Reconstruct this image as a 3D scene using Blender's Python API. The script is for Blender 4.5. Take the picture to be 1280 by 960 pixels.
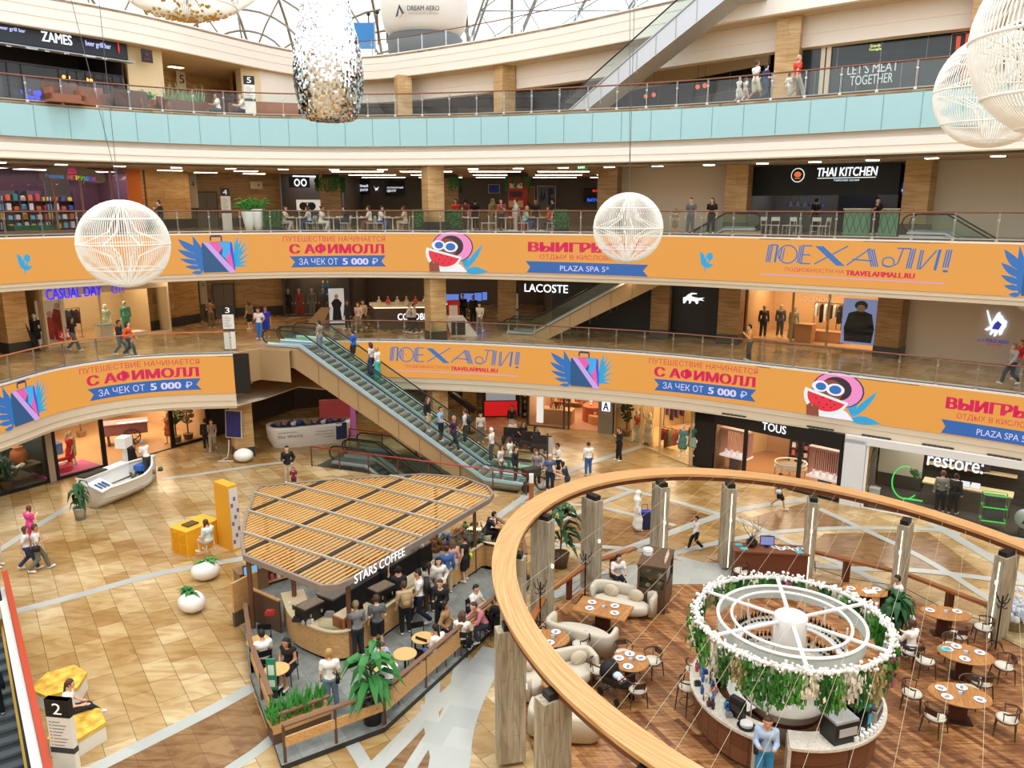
import bpy, math, random
import numpy as np
from math import pi, sin, cos, tan, radians as R, hypot, atan2, sqrt
from mathutils import Vector, Matrix
from mathutils.geometry import tessellate_polygon
for _o in list(bpy.data.objects): bpy.data.objects.remove(_o)
SC = bpy.context.scene
COL = SC.collection
random.seed(7)
# camera
EYE = 13.2
PITCH, FOC = R(12.7), 985.0
cam = bpy.data.objects.new('camera', bpy.data.cameras.new('camera'))
COL.objects.link(cam)
cam.location = (0, 0, EYE)
cam.rotation_euler = (pi / 2 - PITCH, 0, 0)
cam.data.sensor_width = 36
cam.data.lens = 36 * FOC / 1280
cam.data.clip_end = 400
SC.camera = cam
# light and exposure
SC.view_settings.view_transform = 'Standard'
SC.view_settings.look = 'None'
SC.view_settings.gamma = 1
SC.view_settings.use_curve_mapping = False
SC.view_settings.exposure = 0.0
W = bpy.data.worlds.new('daylight'); SC.world = W
W.use_nodes = True
_n = W.node_tree.nodes
_n['Background'].inputs[0].default_value = (0.97, 0.98, 1.0, 1)
_n['Background'].inputs[1].default_value = 2.15
SC.cycles.use_denoising = True
SC.cycles.max_bounces = 7
SC.cycles.diffuse_bounces = 3
SC.cycles.glossy_bounces = 3
SC.cycles.transparent_max_bounces = 16
SC.cycles.caustics_reflective = False
SC.cycles.caustics_refractive = False
SC.cycles.sample_clamp_indirect = 4
sun = bpy.data.objects.new('sun', bpy.data.lights.new('sun', 'SUN'))
sun.data.energy = 0.9; sun.data.angle = R(6); sun.data.color = (1, .93, .80)
sun.rotation_euler = (R(16), R(14), 0)
COL.objects.link(sun)
# measuring
def ray(x, y):
 v = 480 - y
 return x - 640, FOC * cos(PITCH) + v * sin(PITCH), v * cos(PITCH) - FOC * sin(PITCH)
def P(x, y, z=0.):
 d = ray(x, y); t = (z - EYE) / d[2]
 return Vector((d[0] * t, d[1] * t, z))
def AT(x, y, Y):
 d = ray(x, y); t = Y / d[1]
 return Vector((d[0] * t, Y, EYE + d[2] * t))
def PX(q):
 y, z = q[1], q[2] - EYE
 zc = y * cos(PITCH) - z * sin(PITCH)
 return 640 + FOC * q[0] / zc, 480 - FOC * (y * sin(PITCH) + z * cos(PITCH)) / zc
# materials
def lin(h):
 if not isinstance(h, str): return h
 c = [int(h[i:i + 2], 16) / 255 for i in (0, 2, 4)]
 return tuple(x / 12.92 if x <= .04045 else ((x + .055) / 1.055) ** 2.4 for x in c)
_M = {}
def M(h, rough=.6, metal=0., emit=0., alpha=1., spec=.5):
 k = (h, rough, metal, emit, alpha, spec)
 if k in _M: return _M[k]
 m = bpy.data.materials.new('m_' + str(h)); m.use_nodes = True
 b = m.node_tree.nodes['Principled BSDF']; c = lin(h) + (1,)
 b.inputs['Base Color'].default_value = c
 b.inputs['Roughness'].default_value = rough
 b.inputs['Metallic'].default_value = metal
 b.inputs['Specular IOR Level'].default_value = spec
 b.inputs['Alpha'].default_value = alpha
 if emit:
  b.inputs['Emission Color'].default_value = c
  b.inputs['Emission Strength'].default_value = emit
  if emit >= .9: b.inputs['Base Color'].default_value = (.02, .02, .02, 1)
 _M[k] = m
 return m
class NT:
 def __init__(s, name):
  s.m = bpy.data.materials.new(name); s.m.use_nodes = True
  s.t = s.m.node_tree; s.b = s.t.nodes['Principled BSDF']
 def n(s, typ, **kw):
  x = s.t.nodes.new(typ)
  for k, v in kw.items():
   if k.startswith('i_'):
    k = k[2:]; i = x.inputs[int(k)] if k.isdigit() else x.inputs[k.replace('_', ' ')]
    i.default_value = v
   else: setattr(x, k, v)
  return x
 def l(s, a, b): s.t.links.new(a, b)
 def coord(s, scale=(1, 1, 1), rot=(0, 0, 0)):
  c = s.n('ShaderNodeTexCoord'); mp = s.n('ShaderNodeMapping')
  mp.inputs['Scale'].default_value = scale; mp.inputs['Rotation'].default_value = rot
  s.l(c.outputs['Object'], mp.inputs['Vector']); return mp.outputs['Vector']
 def ramp(s, fac, stops):
  r = s.n('ShaderNodeValToRGB'); e = r.color_ramp.elements
  while len(e) < len(stops): e.new(.5)
  for x, (p, c) in zip(e, stops): x.position = p; x.color = lin(c) + (1,)
  s.l(fac, r.inputs[0]); return r.outputs[0]
 def mix(s, fac, a, b, mode='MIX'):
  x = s.n('ShaderNodeMixRGB', blend_type=mode)
  for i, v in enumerate((fac, a, b)):
   if hasattr(v, 'is_linked'): s.l(v, x.inputs[i])
   else: x.inputs[i].default_value = v if i == 0 else lin(v) + (1,)
  return x.outputs[0]
 def done(s, col, rough=.5, spec=.5, bump=None, bs=.1):
  s.l(col, s.b.inputs['Base Color']); s.b.inputs['Roughness'].default_value = rough
  s.b.inputs['Specular IOR Level'].default_value = spec
  if bump is not None:
   u = s.n('ShaderNodeBump'); u.inputs['Strength'].default_value = bs
   s.l(bump, u.inputs['Height']); s.l(u.outputs[0], s.b.inputs['Normal'])
  return s.m
def brickmat(name, c1, c2, mortar, bw, rh, rot=0, ms=.008, rough=.3, vein=None, spec=.5, tint=None, offs=.5):
 t = NT(name); R3 = rot if isinstance(rot, tuple) else (0, 0, 0 if rot == 'v' else rot); v = t.coord(rot=R3)
 if rot == 'v':
  t.m.name = name; c = t.n('ShaderNodeTexCoord'); sp = t.n('ShaderNodeSeparateXYZ'); ad = t.n('ShaderNodeMath'); cb = t.n('ShaderNodeCombineXYZ')
  t.l(c.outputs['Object'], sp.inputs[0]); t.l(sp.outputs[0], ad.inputs[0]); t.l(sp.outputs[1], ad.inputs[1]); t.l(sp.outputs[2], cb.inputs[0]); t.l(ad.outputs[0], cb.inputs[1]); v = cb.outputs[0]
 b = t.n('ShaderNodeTexBrick'); b.offset = offs
 t.l(v, b.inputs['Vector'])
 b.inputs['Color1'].default_value = lin(c1) + (1,); b.inputs['Color2'].default_value = lin(c2) + (1,)
 b.inputs['Mortar'].default_value = lin(mortar) + (1,)
 b.inputs['Scale'].default_value = 1; b.inputs['Mortar Size'].default_value = ms
 b.inputs['Brick Width'].default_value = bw; b.inputs['Row Height'].default_value = rh
 b.inputs['Bias'].default_value = 0
 col = b.outputs['Color']
 if vein:
  nz = t.n('ShaderNodeTexNoise'); nz.inputs['Scale'].default_value = vein[0]
  nz.inputs['Detail'].default_value = 8; nz.inputs['Distortion'].default_value = 1.6
  t.l(t.coord(scale=vein[3] if len(vein) > 3 else (1, 1, 1), rot=R3), nz.inputs['Vector'])
  r = t.ramp(nz.outputs[0], [(.35, vein[1]), (.6, 'ffffff')])
  col = t.mix(vein[2], col, r, 'MULTIPLY')
 if tint:
  nz = t.n('ShaderNodeTexNoise'); nz.inputs['Scale'].default_value = tint[0]
  t.l(t.coord(), nz.inputs['Vector'])
  col = t.mix(1, col, t.ramp(nz.outputs[0], [(.4, tint[1]), (.62, 'ffffff')]), 'MULTIPLY')
 return t.done(col, rough, spec)
def glassmat(name, tint=(.86, .93, .9), gloss=.10):
 m = bpy.data.materials.new(name); m.use_nodes = True; t = m.node_tree
 t.nodes.clear()
 o = t.nodes.new('ShaderNodeOutputMaterial'); x = t.nodes.new('ShaderNodeMixShader')
 a = t.nodes.new('ShaderNodeBsdfTransparent'); g = t.nodes.new('ShaderNodeBsdfGlossy')
 a.inputs[0].default_value = tint + (1,); g.inputs['Roughness'].default_value = .03
 f = t.nodes.new('ShaderNodeFresnel'); f.inputs[0].default_value = 1.3
 ad = t.nodes.new('ShaderNodeMath'); ad.operation = 'MULTIPLY_ADD'
 ad.inputs[1].default_value = 1.; ad.inputs[2].default_value = gloss * .4
 t.links.new(f.outputs[0], ad.inputs[0]); t.links.new(ad.outputs[0], x.inputs[0])
 t.links.new(a.outputs[0], x.inputs[1]); t.links.new(g.outputs[0], x.inputs[2])
 t.links.new(x.outputs[0], o.inputs[0])
 return m
def translucent(name, h, k=.7):
 m = bpy.data.materials.new(name); m.use_nodes = True; t = m.node_tree
 b = t.nodes['Principled BSDF']; b.inputs['Base Color'].default_value = lin(h) + (1,)
 o = t.nodes['Material Output']; x = t.nodes.new('ShaderNodeMixShader')
 a = t.nodes.new('ShaderNodeBsdfTranslucent'); a.inputs[0].default_value = lin(h) + (1,)
 x.inputs[0].default_value = k
 t.links.new(b.outputs[0], x.inputs[1]); t.links.new(a.outputs[0], x.inputs[2]); t.links.new(x.outputs[0], o.inputs[0])
 return m
def woodmat(name, c1, c2, scale=(1, 12, 12), rough=.45):
 t = NT(name); nz = t.n('ShaderNodeTexNoise'); nz.inputs['Scale'].default_value = 2.2
 nz.inputs['Detail'].default_value = 5; nz.inputs['Distortion'].default_value = .6
 t.l(t.coord(scale=scale), nz.inputs['Vector'])
 return t.done(t.ramp(nz.outputs[0], [(.3, c1), (.7, c2)]), rough)
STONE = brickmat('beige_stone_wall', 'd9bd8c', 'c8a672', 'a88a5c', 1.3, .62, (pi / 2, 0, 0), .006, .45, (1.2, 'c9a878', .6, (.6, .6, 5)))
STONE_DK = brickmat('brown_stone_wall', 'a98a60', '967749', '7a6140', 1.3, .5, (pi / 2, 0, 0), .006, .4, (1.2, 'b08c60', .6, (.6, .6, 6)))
CREAM = M('e9dcc4', .7); CREAM2 = M('efe6d4', .7); WHITE = M('f2f2ee', .5); WALL = M('d9cbb8', .8)
DARK = M('26262a', .5); BLACK = M('0e0e10', .45); CHROME = M('c9cbcc', .25, .9); STEEL = M('a9adb0', .35, .8)
BRONZE = M('c4a880', .4, .4); RED_RAIL = M('8a4630', .4); SOFFIT = M('d8c9b0', .8)
GLASS = glassmat('rail_glass'); SHOPGLASS = glassmat('shop_glass', (.93, .95, .94), .05)
ESCGLASS = glassmat('escalator_glass', (.72, .84, .80), .12)
TEAL = M('a2cdd3', .22, spec=.6); OAK = woodmat('oak', 'b98a54', 'd8ae74'); WALNUT = woodmat('walnut', '4a2c1a', '6e4428')
def ringwood():
 t = NT('ring_oak'); c = t.n('ShaderNodeTexCoord'); s = t.n('ShaderNodeSeparateXYZ'); a = t.n('ShaderNodeMath', operation='ARCTAN2'); l = t.n('ShaderNodeVectorMath', operation='LENGTH'); m = t.n('ShaderNodeMath', operation='MULTIPLY', i_1=3.); k = t.n('ShaderNodeMath', operation='MULTIPLY', i_1=14.); b = t.n('ShaderNodeCombineXYZ'); n = t.n('ShaderNodeTexNoise', i_Scale=1.6, i_Detail=6.)
 t.l(c.outputs['Object'], s.inputs[0]); t.l(c.outputs['Object'], l.inputs[0]); t.l(s.outputs[0], a.inputs[1]); t.l(s.outputs[1], a.inputs[0]); t.l(a.outputs[0], m.inputs[0]); t.l(l.outputs['Value'], k.inputs[0]); t.l(m.outputs[0], b.inputs[0]); t.l(k.outputs[0], b.inputs[1]); t.l(b.outputs[0], n.inputs['Vector'])
 return t.done(t.ramp(n.outputs[0], [(.3, 'b98650'), (.7, 'dcae78')]), .5)
RINGWOOD = ringwood(); TABLEWOOD = woodmat('table_wood', '9a6436', 'c08a50', (8, 1, 8))
SLATWOOD = M('cc9a58', .5); LIGHTWOOD = M('d9b071', .45); LAMP = M('fff4e0', emit=7.); LAMPW = M('ffe6c0', emit=4.)
LEAF = M('2f7a35', .5); LEAF2 = M('4f9a44', .5); LEAF3 = M('1f5428', .5); CREAMF = M('cfc6b4', .85); MARBLE = None
# mesh building
class MB:
 def __init__(s): s.V = []; s.F = []
 def add(s, V, F):
  o = len(s.V); s.V += [tuple(v) for v in V]; s.F += [tuple(i + o for i in f) for f in F]; return s
 def box(s, c, d, rz=0., tilt=0.):
  x, y, z = d[0] / 2, d[1] / 2, d[2] / 2
  V = [(a * x, b * y, e * z) for a in (-1, 1) for b in (-1, 1) for e in (-1, 1)]
  if tilt: V = [(p, q * cos(tilt) - r * sin(tilt), q * sin(tilt) + r * cos(tilt)) for p, q, r in V]
  cr, sr = cos(rz), sin(rz)
  V = [(c[0] + p * cr - q * sr, c[1] + p * sr + q * cr, c[2] + r) for p, q, r in V]
  return s.add(V, [(0, 1, 3, 2), (4, 6, 7, 5), (0, 4, 5, 1), (2, 3, 7, 6), (0, 2, 6, 4), (1, 5, 7, 3)])
 def bx(s, x0, x1, y0, y1, z0, z1): return s.box(((x0 + x1) / 2, (y0 + y1) / 2, (z0 + z1) / 2), (x1 - x0, y1 - y0, z1 - z0))
 def fb(s, f, s0, s1, d0, d1, z0, z1):
  V = [f.pt(a, b, e) for a in (s0, s1) for b in (d0, d1) for e in (z0, z1)]
  return s.add(V, [(0, 1, 3, 2), (4, 6, 7, 5), (0, 4, 5, 1), (2, 3, 7, 6), (0, 2, 6, 4), (1, 5, 7, 3)])
 def bar(s, p, q, w, h):
  p, q = Vector(p), Vector(q); d = (q - p).normalized()
  a = d.cross(Vector((0, 0, 1)))
  a = a.normalized() if a.length > 1e-4 else Vector((1, 0, 0))
  b = a.cross(d)
  V = [e + a * (w / 2 * i) + b * (h / 2 * j) for e in (p, q) for i, j in ((-1, -1), (1, -1), (1, 1), (-1, 1))]
  return s.add(V, [(3, 2, 1, 0), (4, 5, 6, 7)] + [(i, (i + 1) % 4, (i + 1) % 4 + 4, i + 4) for i in range(4)])
 def tube(s, pts, r, n=6, closed=False, caps=True):
  pts = [Vector(p) for p in pts]; m = len(pts); rr = r if isinstance(r, (list, tuple)) else [r] * m
  V = []; u = None
  for i, p in enumerate(pts):
   a = pts[(i - 1) % m] if closed or i else p; b = pts[(i + 1) % m] if closed or i < m - 1 else p
   d = (b - a).normalized() if (b - a).length > 1e-9 else Vector((0, 0, 1))
   if u is None:
    u = d.cross(Vector((0, 0, 1)))
    if u.length < .05: u = d.cross(Vector((1, 0, 0)))
   u = (u - d * u.dot(d)).normalized(); w = d.cross(u)
   V += [p + (u * cos(2 * pi * k / n) + w * sin(2 * pi * k / n)) * rr[i] for k in range(n)]
  F = []
  for i in range(m if closed else m - 1):
   j = (i + 1) % m
   F += [(i * n + k, i * n + (k + 1) % n, j * n + (k + 1) % n, j * n + k) for k in range(n)]
  if caps and not closed: F += [tuple(range(n))[::-1], tuple((m - 1) * n + k for k in range(n))]
  return s.add(V, F)
 def cyl(s, p, q, r, r2=None, n=12): return s.tube([p, q], [r, r if r2 is None else r2], n)
 def lathe(s, prof, n=20, c=(0, 0, 0), sx=1., sy=1.):
  V = [(c[0] + r * cos(2 * pi * k / n) * sx, c[1] + r * sin(2 * pi * k / n) * sy, c[2] + z) for r, z in prof for k in range(n)]
  F = [(i * n + k, i * n + (k + 1) % n, (i + 1) * n + (k + 1) % n, (i + 1) * n + k) for i in range(len(prof) - 1) for k in range(n)]
  if prof[0][0] > 1e-4: F.append(tuple(range(n))[::-1])
  if prof[-1][0] > 1e-4: F.append(tuple((len(prof) - 1) * n + k for k in range(n)))
  return s.add(V, F)
 def ball(s, c, r, n=12, m=8):
  r = r if isinstance(r, (tuple, list)) else (r, r, r)
  return s.lathe([(max(1e-5, sin(pi * i / m)) * r[0], -cos(pi * i / m) * r[2]) for i in range(m + 1)], n, c, 1, r[1] / r[0])
 def prism(s, poly, z0, z1):
  n = len(poly); V = [(p[0], p[1], z0) for p in poly] + [(p[0], p[1], z1) for p in poly]
  T = tessellate_polygon([[Vector((p[0], p[1], 0)) for p in poly]])
  F = [tuple(t) for t in T] + [tuple(i + n for i in t)[::-1] for t in T] + [(i, (i + 1) % n, (i + 1) % n + n, i + n) for i in range(n)]
  return s.add(V, F)
 def sweep(s, cv, prof, closed=False, ring=False):
  nm = normals(cv, ring); n = len(prof)
  V = [(p[0] + q[0] * o, p[1] + q[1] * o, z) for p, q in zip(cv, nm) for o, z in prof]
  F = []; m = len(cv)
  for i in range(m if ring else m - 1):
   j = (i + 1) % m
   F += [(i * n + k, j * n + k, j * n + (k + 1) % n, i * n + (k + 1) % n) for k in range(n if closed else n - 1)]
  if closed and not ring: F += [tuple(range(n)), tuple((m - 1) * n + k for k in range(n))[::-1]]
  return s.add(V, F)
 def tri(s, poly, fn, dz=0.):
  T = tessellate_polygon([[Vector((p[0], p[1], 0)) for p in poly]])
  return s.add([fn(p[0], p[1], dz) for p in poly], [tuple(t) for t in T])
 def build(s, name, mat, par=None, smooth=False, loc=None, rz=None):
  me = bpy.data.meshes.new(name); me.from_pydata(s.V, [], s.F); me.update()
  if smooth: me.polygons.foreach_set('use_smooth', [True] * len(me.polygons))
  me.materials.append(mat)
  o = bpy.data.objects.new(name, me); COL.objects.link(o)
  if par: o.parent = par
  if loc is not None: o.location = loc
  if rz is not None: o.rotation_euler = (0, 0, rz)
  return o
def normals(cv, ring=False):
 out = []; m = len(cv)
 for i in range(m):
  a = cv[(i - 1) % m] if ring or i else cv[0]; b = cv[(i + 1) % m] if ring or i < m - 1 else cv[-1]
  dx, dy = b[0] - a[0], b[1] - a[1]; L = hypot(dx, dy) or 1
  out.append((-dy / L, dx / L))
 return out
def off(cv, d):
 return [(p[0] + n[0] * d, p[1] + n[1] * d) for p, n in zip(cv, normals(cv))]
def spline(pts, k=8, closed=False):
 out = []; m = len(pts); g = lambda i: pts[i % m] if closed else pts[max(0, min(m - 1, i))]
 for i in range(m if closed else m - 1):
  a, b, c, d = g(i - 1), g(i), g(i + 1), g(i + 2)
  for j in range(k):
   t = j / k
   out.append(tuple(.5 * (2 * b[e] + (c[e] - a[e]) * t + (2 * a[e] - 5 * b[e] + 4 * c[e] - d[e]) * t * t + (3 * b[e] - a[e] - 3 * c[e] + d[e]) * t ** 3) for e in range(len(b))))
 if not closed: out.append(tuple(pts[-1]))
 return out
def thing(name, label, cat, loc=(0, 0, 0), rz=0., group=None):
 o = bpy.data.objects.new(name, None); COL.objects.link(o)
 o.empty_display_size = .1
 o.location = loc; o.rotation_euler = (0, 0, rz)
 return tag(o, label, cat, group)
def tag(o, label, cat, group=None):
 o['label'] = label; o['category'] = cat
 if group: o['group'] = group
 return o
def struct(name, mb, mat, smooth=False, **k):
 o = mb.build(name, mat, None, smooth, **k); o['kind'] = 'structure'; return o
def lab(o, label): o['label'] = label; return o
def dup(root, loc, rz=0., label=None, group=None, sc=None):
 r = root.copy(); COL.objects.link(r); r.location = loc; r.rotation_euler = (0, 0, rz)
 if label: r['label'] = label
 if group: r['group'] = group
 if sc: r.scale = (sc, sc, sc)
 for ch in list(root.children):
  c = ch.copy(); COL.objects.link(c); c.parent = r
  for g in list(ch.children):
   d = g.copy(); COL.objects.link(d); d.parent = c
 return r
def recolor(o, mat):
 o.material_slots[0].link = 'OBJECT'; o.material_slots[0].material = mat; return o
class Fr:
 def __init__(s, A, B, z=0.):
  s.A = (A[0], A[1]); s.L = hypot(B[0] - A[0], B[1] - A[1]); s.u = ((B[0] - A[0]) / s.L, (B[1] - A[1]) / s.L)
  s.n = (-s.u[1], s.u[0]); s.z = z; s.a = atan2(s.u[1], s.u[0])
 def pt(s, a, d, z): return (s.A[0] + s.u[0] * a + s.n[0] * d, s.A[1] + s.u[1] * a + s.n[1] * d, z)
 def px(s, x, y, d=0.):
  r = ray(x, y); k = r[0] * s.n[0] + r[1] * s.n[1]
  t = (s.A[0] * s.n[0] + s.A[1] * s.n[1] + d) / k
  return (r[0] * t - s.A[0]) * s.u[0] + (r[1] * t - s.A[1]) * s.u[1], EYE + r[2] * t
 def S(s, x, y=300, d=0.): return s.px(x, y, d)[0]
 def fn(s, d=-.02): return lambda a, z, o=0.: s.pt(a, d - o, z)
# lettering
_T = {}
def glyphs(txt, bold=0., ital=0.):
 k = (txt, bold, ital)
 if k in _T: return _T[k]
 cu = bpy.data.curves.new('lettering', 'FONT'); cu.body = txt; cu.size = 1; cu.offset = bold; cu.shear = ital
 cu.resolution_u = 3
 ob = bpy.data.objects.new('lettering', cu); me = bpy.data.meshes.new_from_object(ob)
 V = [(v.co.x, v.co.y) for v in me.vertices]; F = [tuple(p.vertices) for p in me.polygons]
 bpy.data.objects.remove(ob); bpy.data.curves.remove(cu); bpy.data.meshes.remove(me)
 x0 = min(v[0] for v in V); x1 = max(v[0] for v in V); y0 = min(v[1] for v in V); y1 = max(v[1] for v in V)
 _T[k] = ([((v[0] - x0) / (x1 - x0), (v[1] - y0) / (y1 - y0)) for v in V], F)
 return _T[k]
def text(mb, txt, fn, a0, a1, z0, z1, bold=0., ital=0., out=.02, dz=0.):
 V, F = glyphs(txt, 0., ital); q = bold * .55 * (z1 - z0)
 for dx, dy in (((0, 0),) if bold < .015 else ((-1, -.4), (1, .4), (-1, .4), (1, -.4), (0, 0))): mb.add([fn(a0 + v[0] * (a1 - a0) + dx * q * (1 if a1 > a0 else -1), z0 + v[1] * (z1 - z0) + dy * q, out + .001 * dx) for v in V], F)
 return mb
# the place: levels, edges, shop lines
Z3, Z4, Z5, Z6 = 5.92, 11.85, 17.77, 23.9
E0 = spline([(-33, 16), (-30, 23), (-26.5, 30.5), (-22.6, 36.2), (-18.2, 40.2), (-13.5, 42.5), (-8.8, 43.2), (-3.3, 42.6), (2.4, 41), (8, 38.7), (12.4, 35.9), (16, 33.3), (20.2, 30.2), (25, 25.8), (30, 19.5), (34, 12)], 10)
E3R = [(-10.6, 42.9)] + [p for p in E0 if p[0] > -10.2]
E3L = spline([(-30, 12), (-25.5, 21), (-22.4, 28), (-21.45, 32.2), (-20.9, 35.4), (-19.4, 37.6), (-17.2, 38.7), (-14.1, 39.15)], 8)
E6 = spline([(-44, 20), (-37, 28.5), (-25.9, 42.9), (-21.4, 48.6), (-16, 58.6), (-11.4, 61.8), (-5, 58.2), (2, 52.4), (10.2, 43.9), (17, 37.8), (25, 32), (32, 24), (38, 14)], 8)
FARB = [(60, 10), (60, 90), (-70, 90), (-70, 14)]
FLOOR = brickmat('stone_floor', 'dccba4', 'b79a68', '84704e', 1.15, .75, R(55), .009, .25, (.7, 'cba974', .55, (1, 3, 1)), .5, (.2, 'd6c4a2'), .35)
FLOOR_UP = brickmat('gallery_floor', 'c4a478', 'a88658', '6a5438', .9, .9, R(40), .006, .16, (.8, 'b89468', .45), .5)
GREYDECK = brickmat('grey_deck_tiles', '8f948f', '7c817e', '5c605e', .6, .6, R(57), .006, .5, (1.5, 'b8b8b4', .5))
# ground floor with the opening of the escalator down to the first level
U = Vector((-.933, .36, 0)); WV = Vector((.36, .933, 0)); UA = atan2(.36, -.933)
EO = Vector((.78, 35.4, 0))
def EP(a, b, z=0.): q = EO + U * a + WV * b; return (q[0], q[1], z)
hole = [EP(.4, -.45), EP(11.6, -.45), EP(11.6, 2.9), EP(.4, 2.9)]
big = [(-70, -14), (60, -14), (60, 90), (-70, 90)]
H2A, H2B = P(62, 968, 1.05), P(3, 702, 1.05); H2A.z = H2B.z = 0; H2U = (H2B - H2A).normalized(); H2A -= H2U * 2.2; H2N = Vector((-H2U[1], H2U[0], 0)) * 3.0
hole2 = [tuple(v) for v in (H2A, H2B, H2B + H2N, H2A + H2N)]
f = MB(); T = tessellate_polygon([[Vector((x, y, 0)) for x, y in big], [Vector(h) for h in hole], [Vector(h) for h in hole2]])
f.add([(x, y, 0) for x, y in big] + hole + hole2, [tuple(t) for t in T])
struct('floor', f, FLOOR)
w = MB()
for i in range(8):
 a, b = (hole, hole2)[i // 4][i % 4], (hole, hole2)[i // 4][(i + 1) % 4]; w.add([a, b, (b[0], b[1], -8), (a[0], a[1], -8)], [(0, 1, 2, 3)])
struct('wall_escalator_well', w, M('8d9a92', .5))
w = MB(); w.add([(h[0], h[1], -8) for h in hole + hole2], [(0, 1, 2, 3), (4, 5, 6, 7)]); struct('floor_lower_level', w, FLOOR_UP)
# pale stone bands let into the floor
BAND = brickmat('pale_stone_band', 'b9bdb8', 'aab0ab', 'a9aca6', .8, .8, .3, .004, .28)
INLAY = brickmat('brown_stone_inlay', '96754c', '86653e', '6d4f2e', 1.1, .7, R(55), .006, .25, (1, 'b0804c', .7, (1, 3, 1)))
def ribbon(pts, wd, z):
 b = MB(); c = spline([tuple(P(x, y)[:2]) for x, y in pts], 6); n = normals(c); V = []
 for p, q in zip(c, n): V += [(p[0] + q[0] * wd / 2, p[1] + q[1] * wd / 2, z), (p[0] - q[0] * wd / 2, p[1] - q[1] * wd / 2, z)]
 b.add(V, [(2 * i, 2 * i + 1, 2 * i + 3, 2 * i + 2) for i in range(len(c) - 1)]); return b
bands = [([(-40, 782), (25, 763), (106, 742), (198, 717), (304, 698)], .42), ([(90, 978), (120, 960), (198, 921), (265, 887), (316, 859)], .42),
 ([(250, 990), (290, 960), (320, 940), (342, 922)], .32), ([(-30, 705), (0, 687), (50, 655), (92, 630)], .35), ([(202, 599), (255, 592), (320, 582), (356, 578)], .35),
 ([(440, 985), (468, 960), (508, 920), (547, 880), (618, 815)], .45), ([(556, 985), (561, 960), (568, 915), (580, 880), (599, 842), (622, 812)], 1.0), ([(438, 927), (449, 944), (462, 966)], .35),
 ([(500, 985), (513, 960), (530, 933), (546, 908)], .32), ([(536, 880), (540, 905), (549, 945), (556, 985)], .45), ([(540, 890), (541, 860), (545, 838)], .4), ([(572, 856), (574, 840), (578, 822)], .4),
 ([(617, 650), (640, 633), (662, 617), (690, 598)], .4), ([(640, 628), (697, 630), (749, 634), (812, 649), (844, 657)], .28), ([(759, 605), (791, 614), (834, 624), (892, 641), (922, 649), (1004, 685), (1070, 714), (1110, 735)], .34),
 ([(700, 735), (751, 700), (812, 676), (895, 646), (942, 634), (1011, 624)], .42), ([(690, 682), (706, 681), (807, 689), (895, 710), (940, 722)], .32), ([(834, 694), (900, 678), (958, 667), (1017, 662), (1073, 660), (1162, 662), (1200, 668)], .34),
 ([(690, 655), (754, 628), (791, 614)], .32), ([(1024, 636), (1073, 659), (1135, 688), (1188, 718), (1240, 752)], .32), ([(1165, 654), (1205, 678), (1244, 701), (1300, 738)], .5), ([(1010, 706), (1063, 711), (1142, 713), (1237, 724), (1300, 733)], .38),
 ([(705, 592), (735, 580), (765, 570), (810, 556)], .4), ([(690, 745), (740, 730), (830, 712), (905, 708)], .5), ([(1100, 690), (1142, 713), (1200, 745)], .01)]
for i, (p, wd) in enumerate(bands): struct('floor_band', ribbon(p, wd, .004 + .0006 * i), BAND)
for i, poly in enumerate([[(697, 634), (790, 652), (838, 661), (805, 676), (757, 690), (706, 678)], [(756, 630), (788, 617), (698, 632)], [(838, 629), (890, 645), (815, 671), (842, 657), (800, 648)],
  [(924, 651), (1008, 628), (1022, 639), (1070, 658), (960, 665)], [(1030, 667), (1160, 665), (1235, 722), (1142, 710), (1065, 708), (1010, 684)], [(125, 962), (315, 864), (338, 922), (285, 962)], [(700, 640), (612, 668), (645, 642)],
  [(470, 962), (540, 895), (548, 960)], [(905, 708), (880, 696), (940, 716), (1000, 700), (960, 722)]]):
 b = MB(); b.tri([P(*q)[:2] for q in poly], lambda x, y, d: (x, y, .003)); struct('floor_inlay', b, INLAY)
# gallery slabs
def slab(edge, z, zc, fl, cl, back=FARB):
 b = MB(); b.prism(list(edge) + back, z - .12, z - .002); struct('floor', b, fl)
 b = MB(); b.prism(list(edge) + back, zc, zc + .06); struct('ceiling', b, cl)
CEIL = M('cfc0a8', .8)
E3 = E3L + [EP(14.9, -.1)[:2], EP(14.9, 2.9)[:2]] + E3R
slab(E3, Z3, 3.2, FLOOR_UP, CEIL)
slab(E0, Z4, 9.42, FLOOR_UP, CEIL)
slab(E0, Z5, 15.3, FLOOR_UP, CEIL)
slab(E6, Z6, 22.32, FLOOR_UP, CEIL)
def fascia(cv, prof, mat, name='trim_1'): b = MB(); b.sweep(cv, prof); return struct(name, b, mat)
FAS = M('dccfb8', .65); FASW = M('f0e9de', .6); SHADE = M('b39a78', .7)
fascia(E3R, [(.03, 3.9), (.03, 3.6), (.06, 3.58), (.06, 3.27), (.25, 3.22)], FAS)
fascia(E3L, [(.03, 3.9), (.03, 3.5), (.06, 3.48), (.06, 3.1), (.25, 3.05)], FAS)
fascia(E0, [(.05, 9.8), (.05, 9.6), (.12, 9.58), (.12, 9.4), (.8, 9.4)], FAS)
fascia(E0, [(.35, 16.3), (.35, 16.0), (.05, 15.98), (.05, 15.65), (.09, 15.64), (.09, 15.32), (.6, 15.3), (.6, 15.42)], FASW)
fascia(E0, [(.02, 16.27), (.4, 16.27), (.4, 16.22)], SHADE)  # underside of the teal overhang, its shadow line put in as darker tan
fascia(E0, [(.75, 15.28), (1.1, 15.28), (1.1, 15.2), (.75, 15.2)], FASW, 'trim_2')
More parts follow.
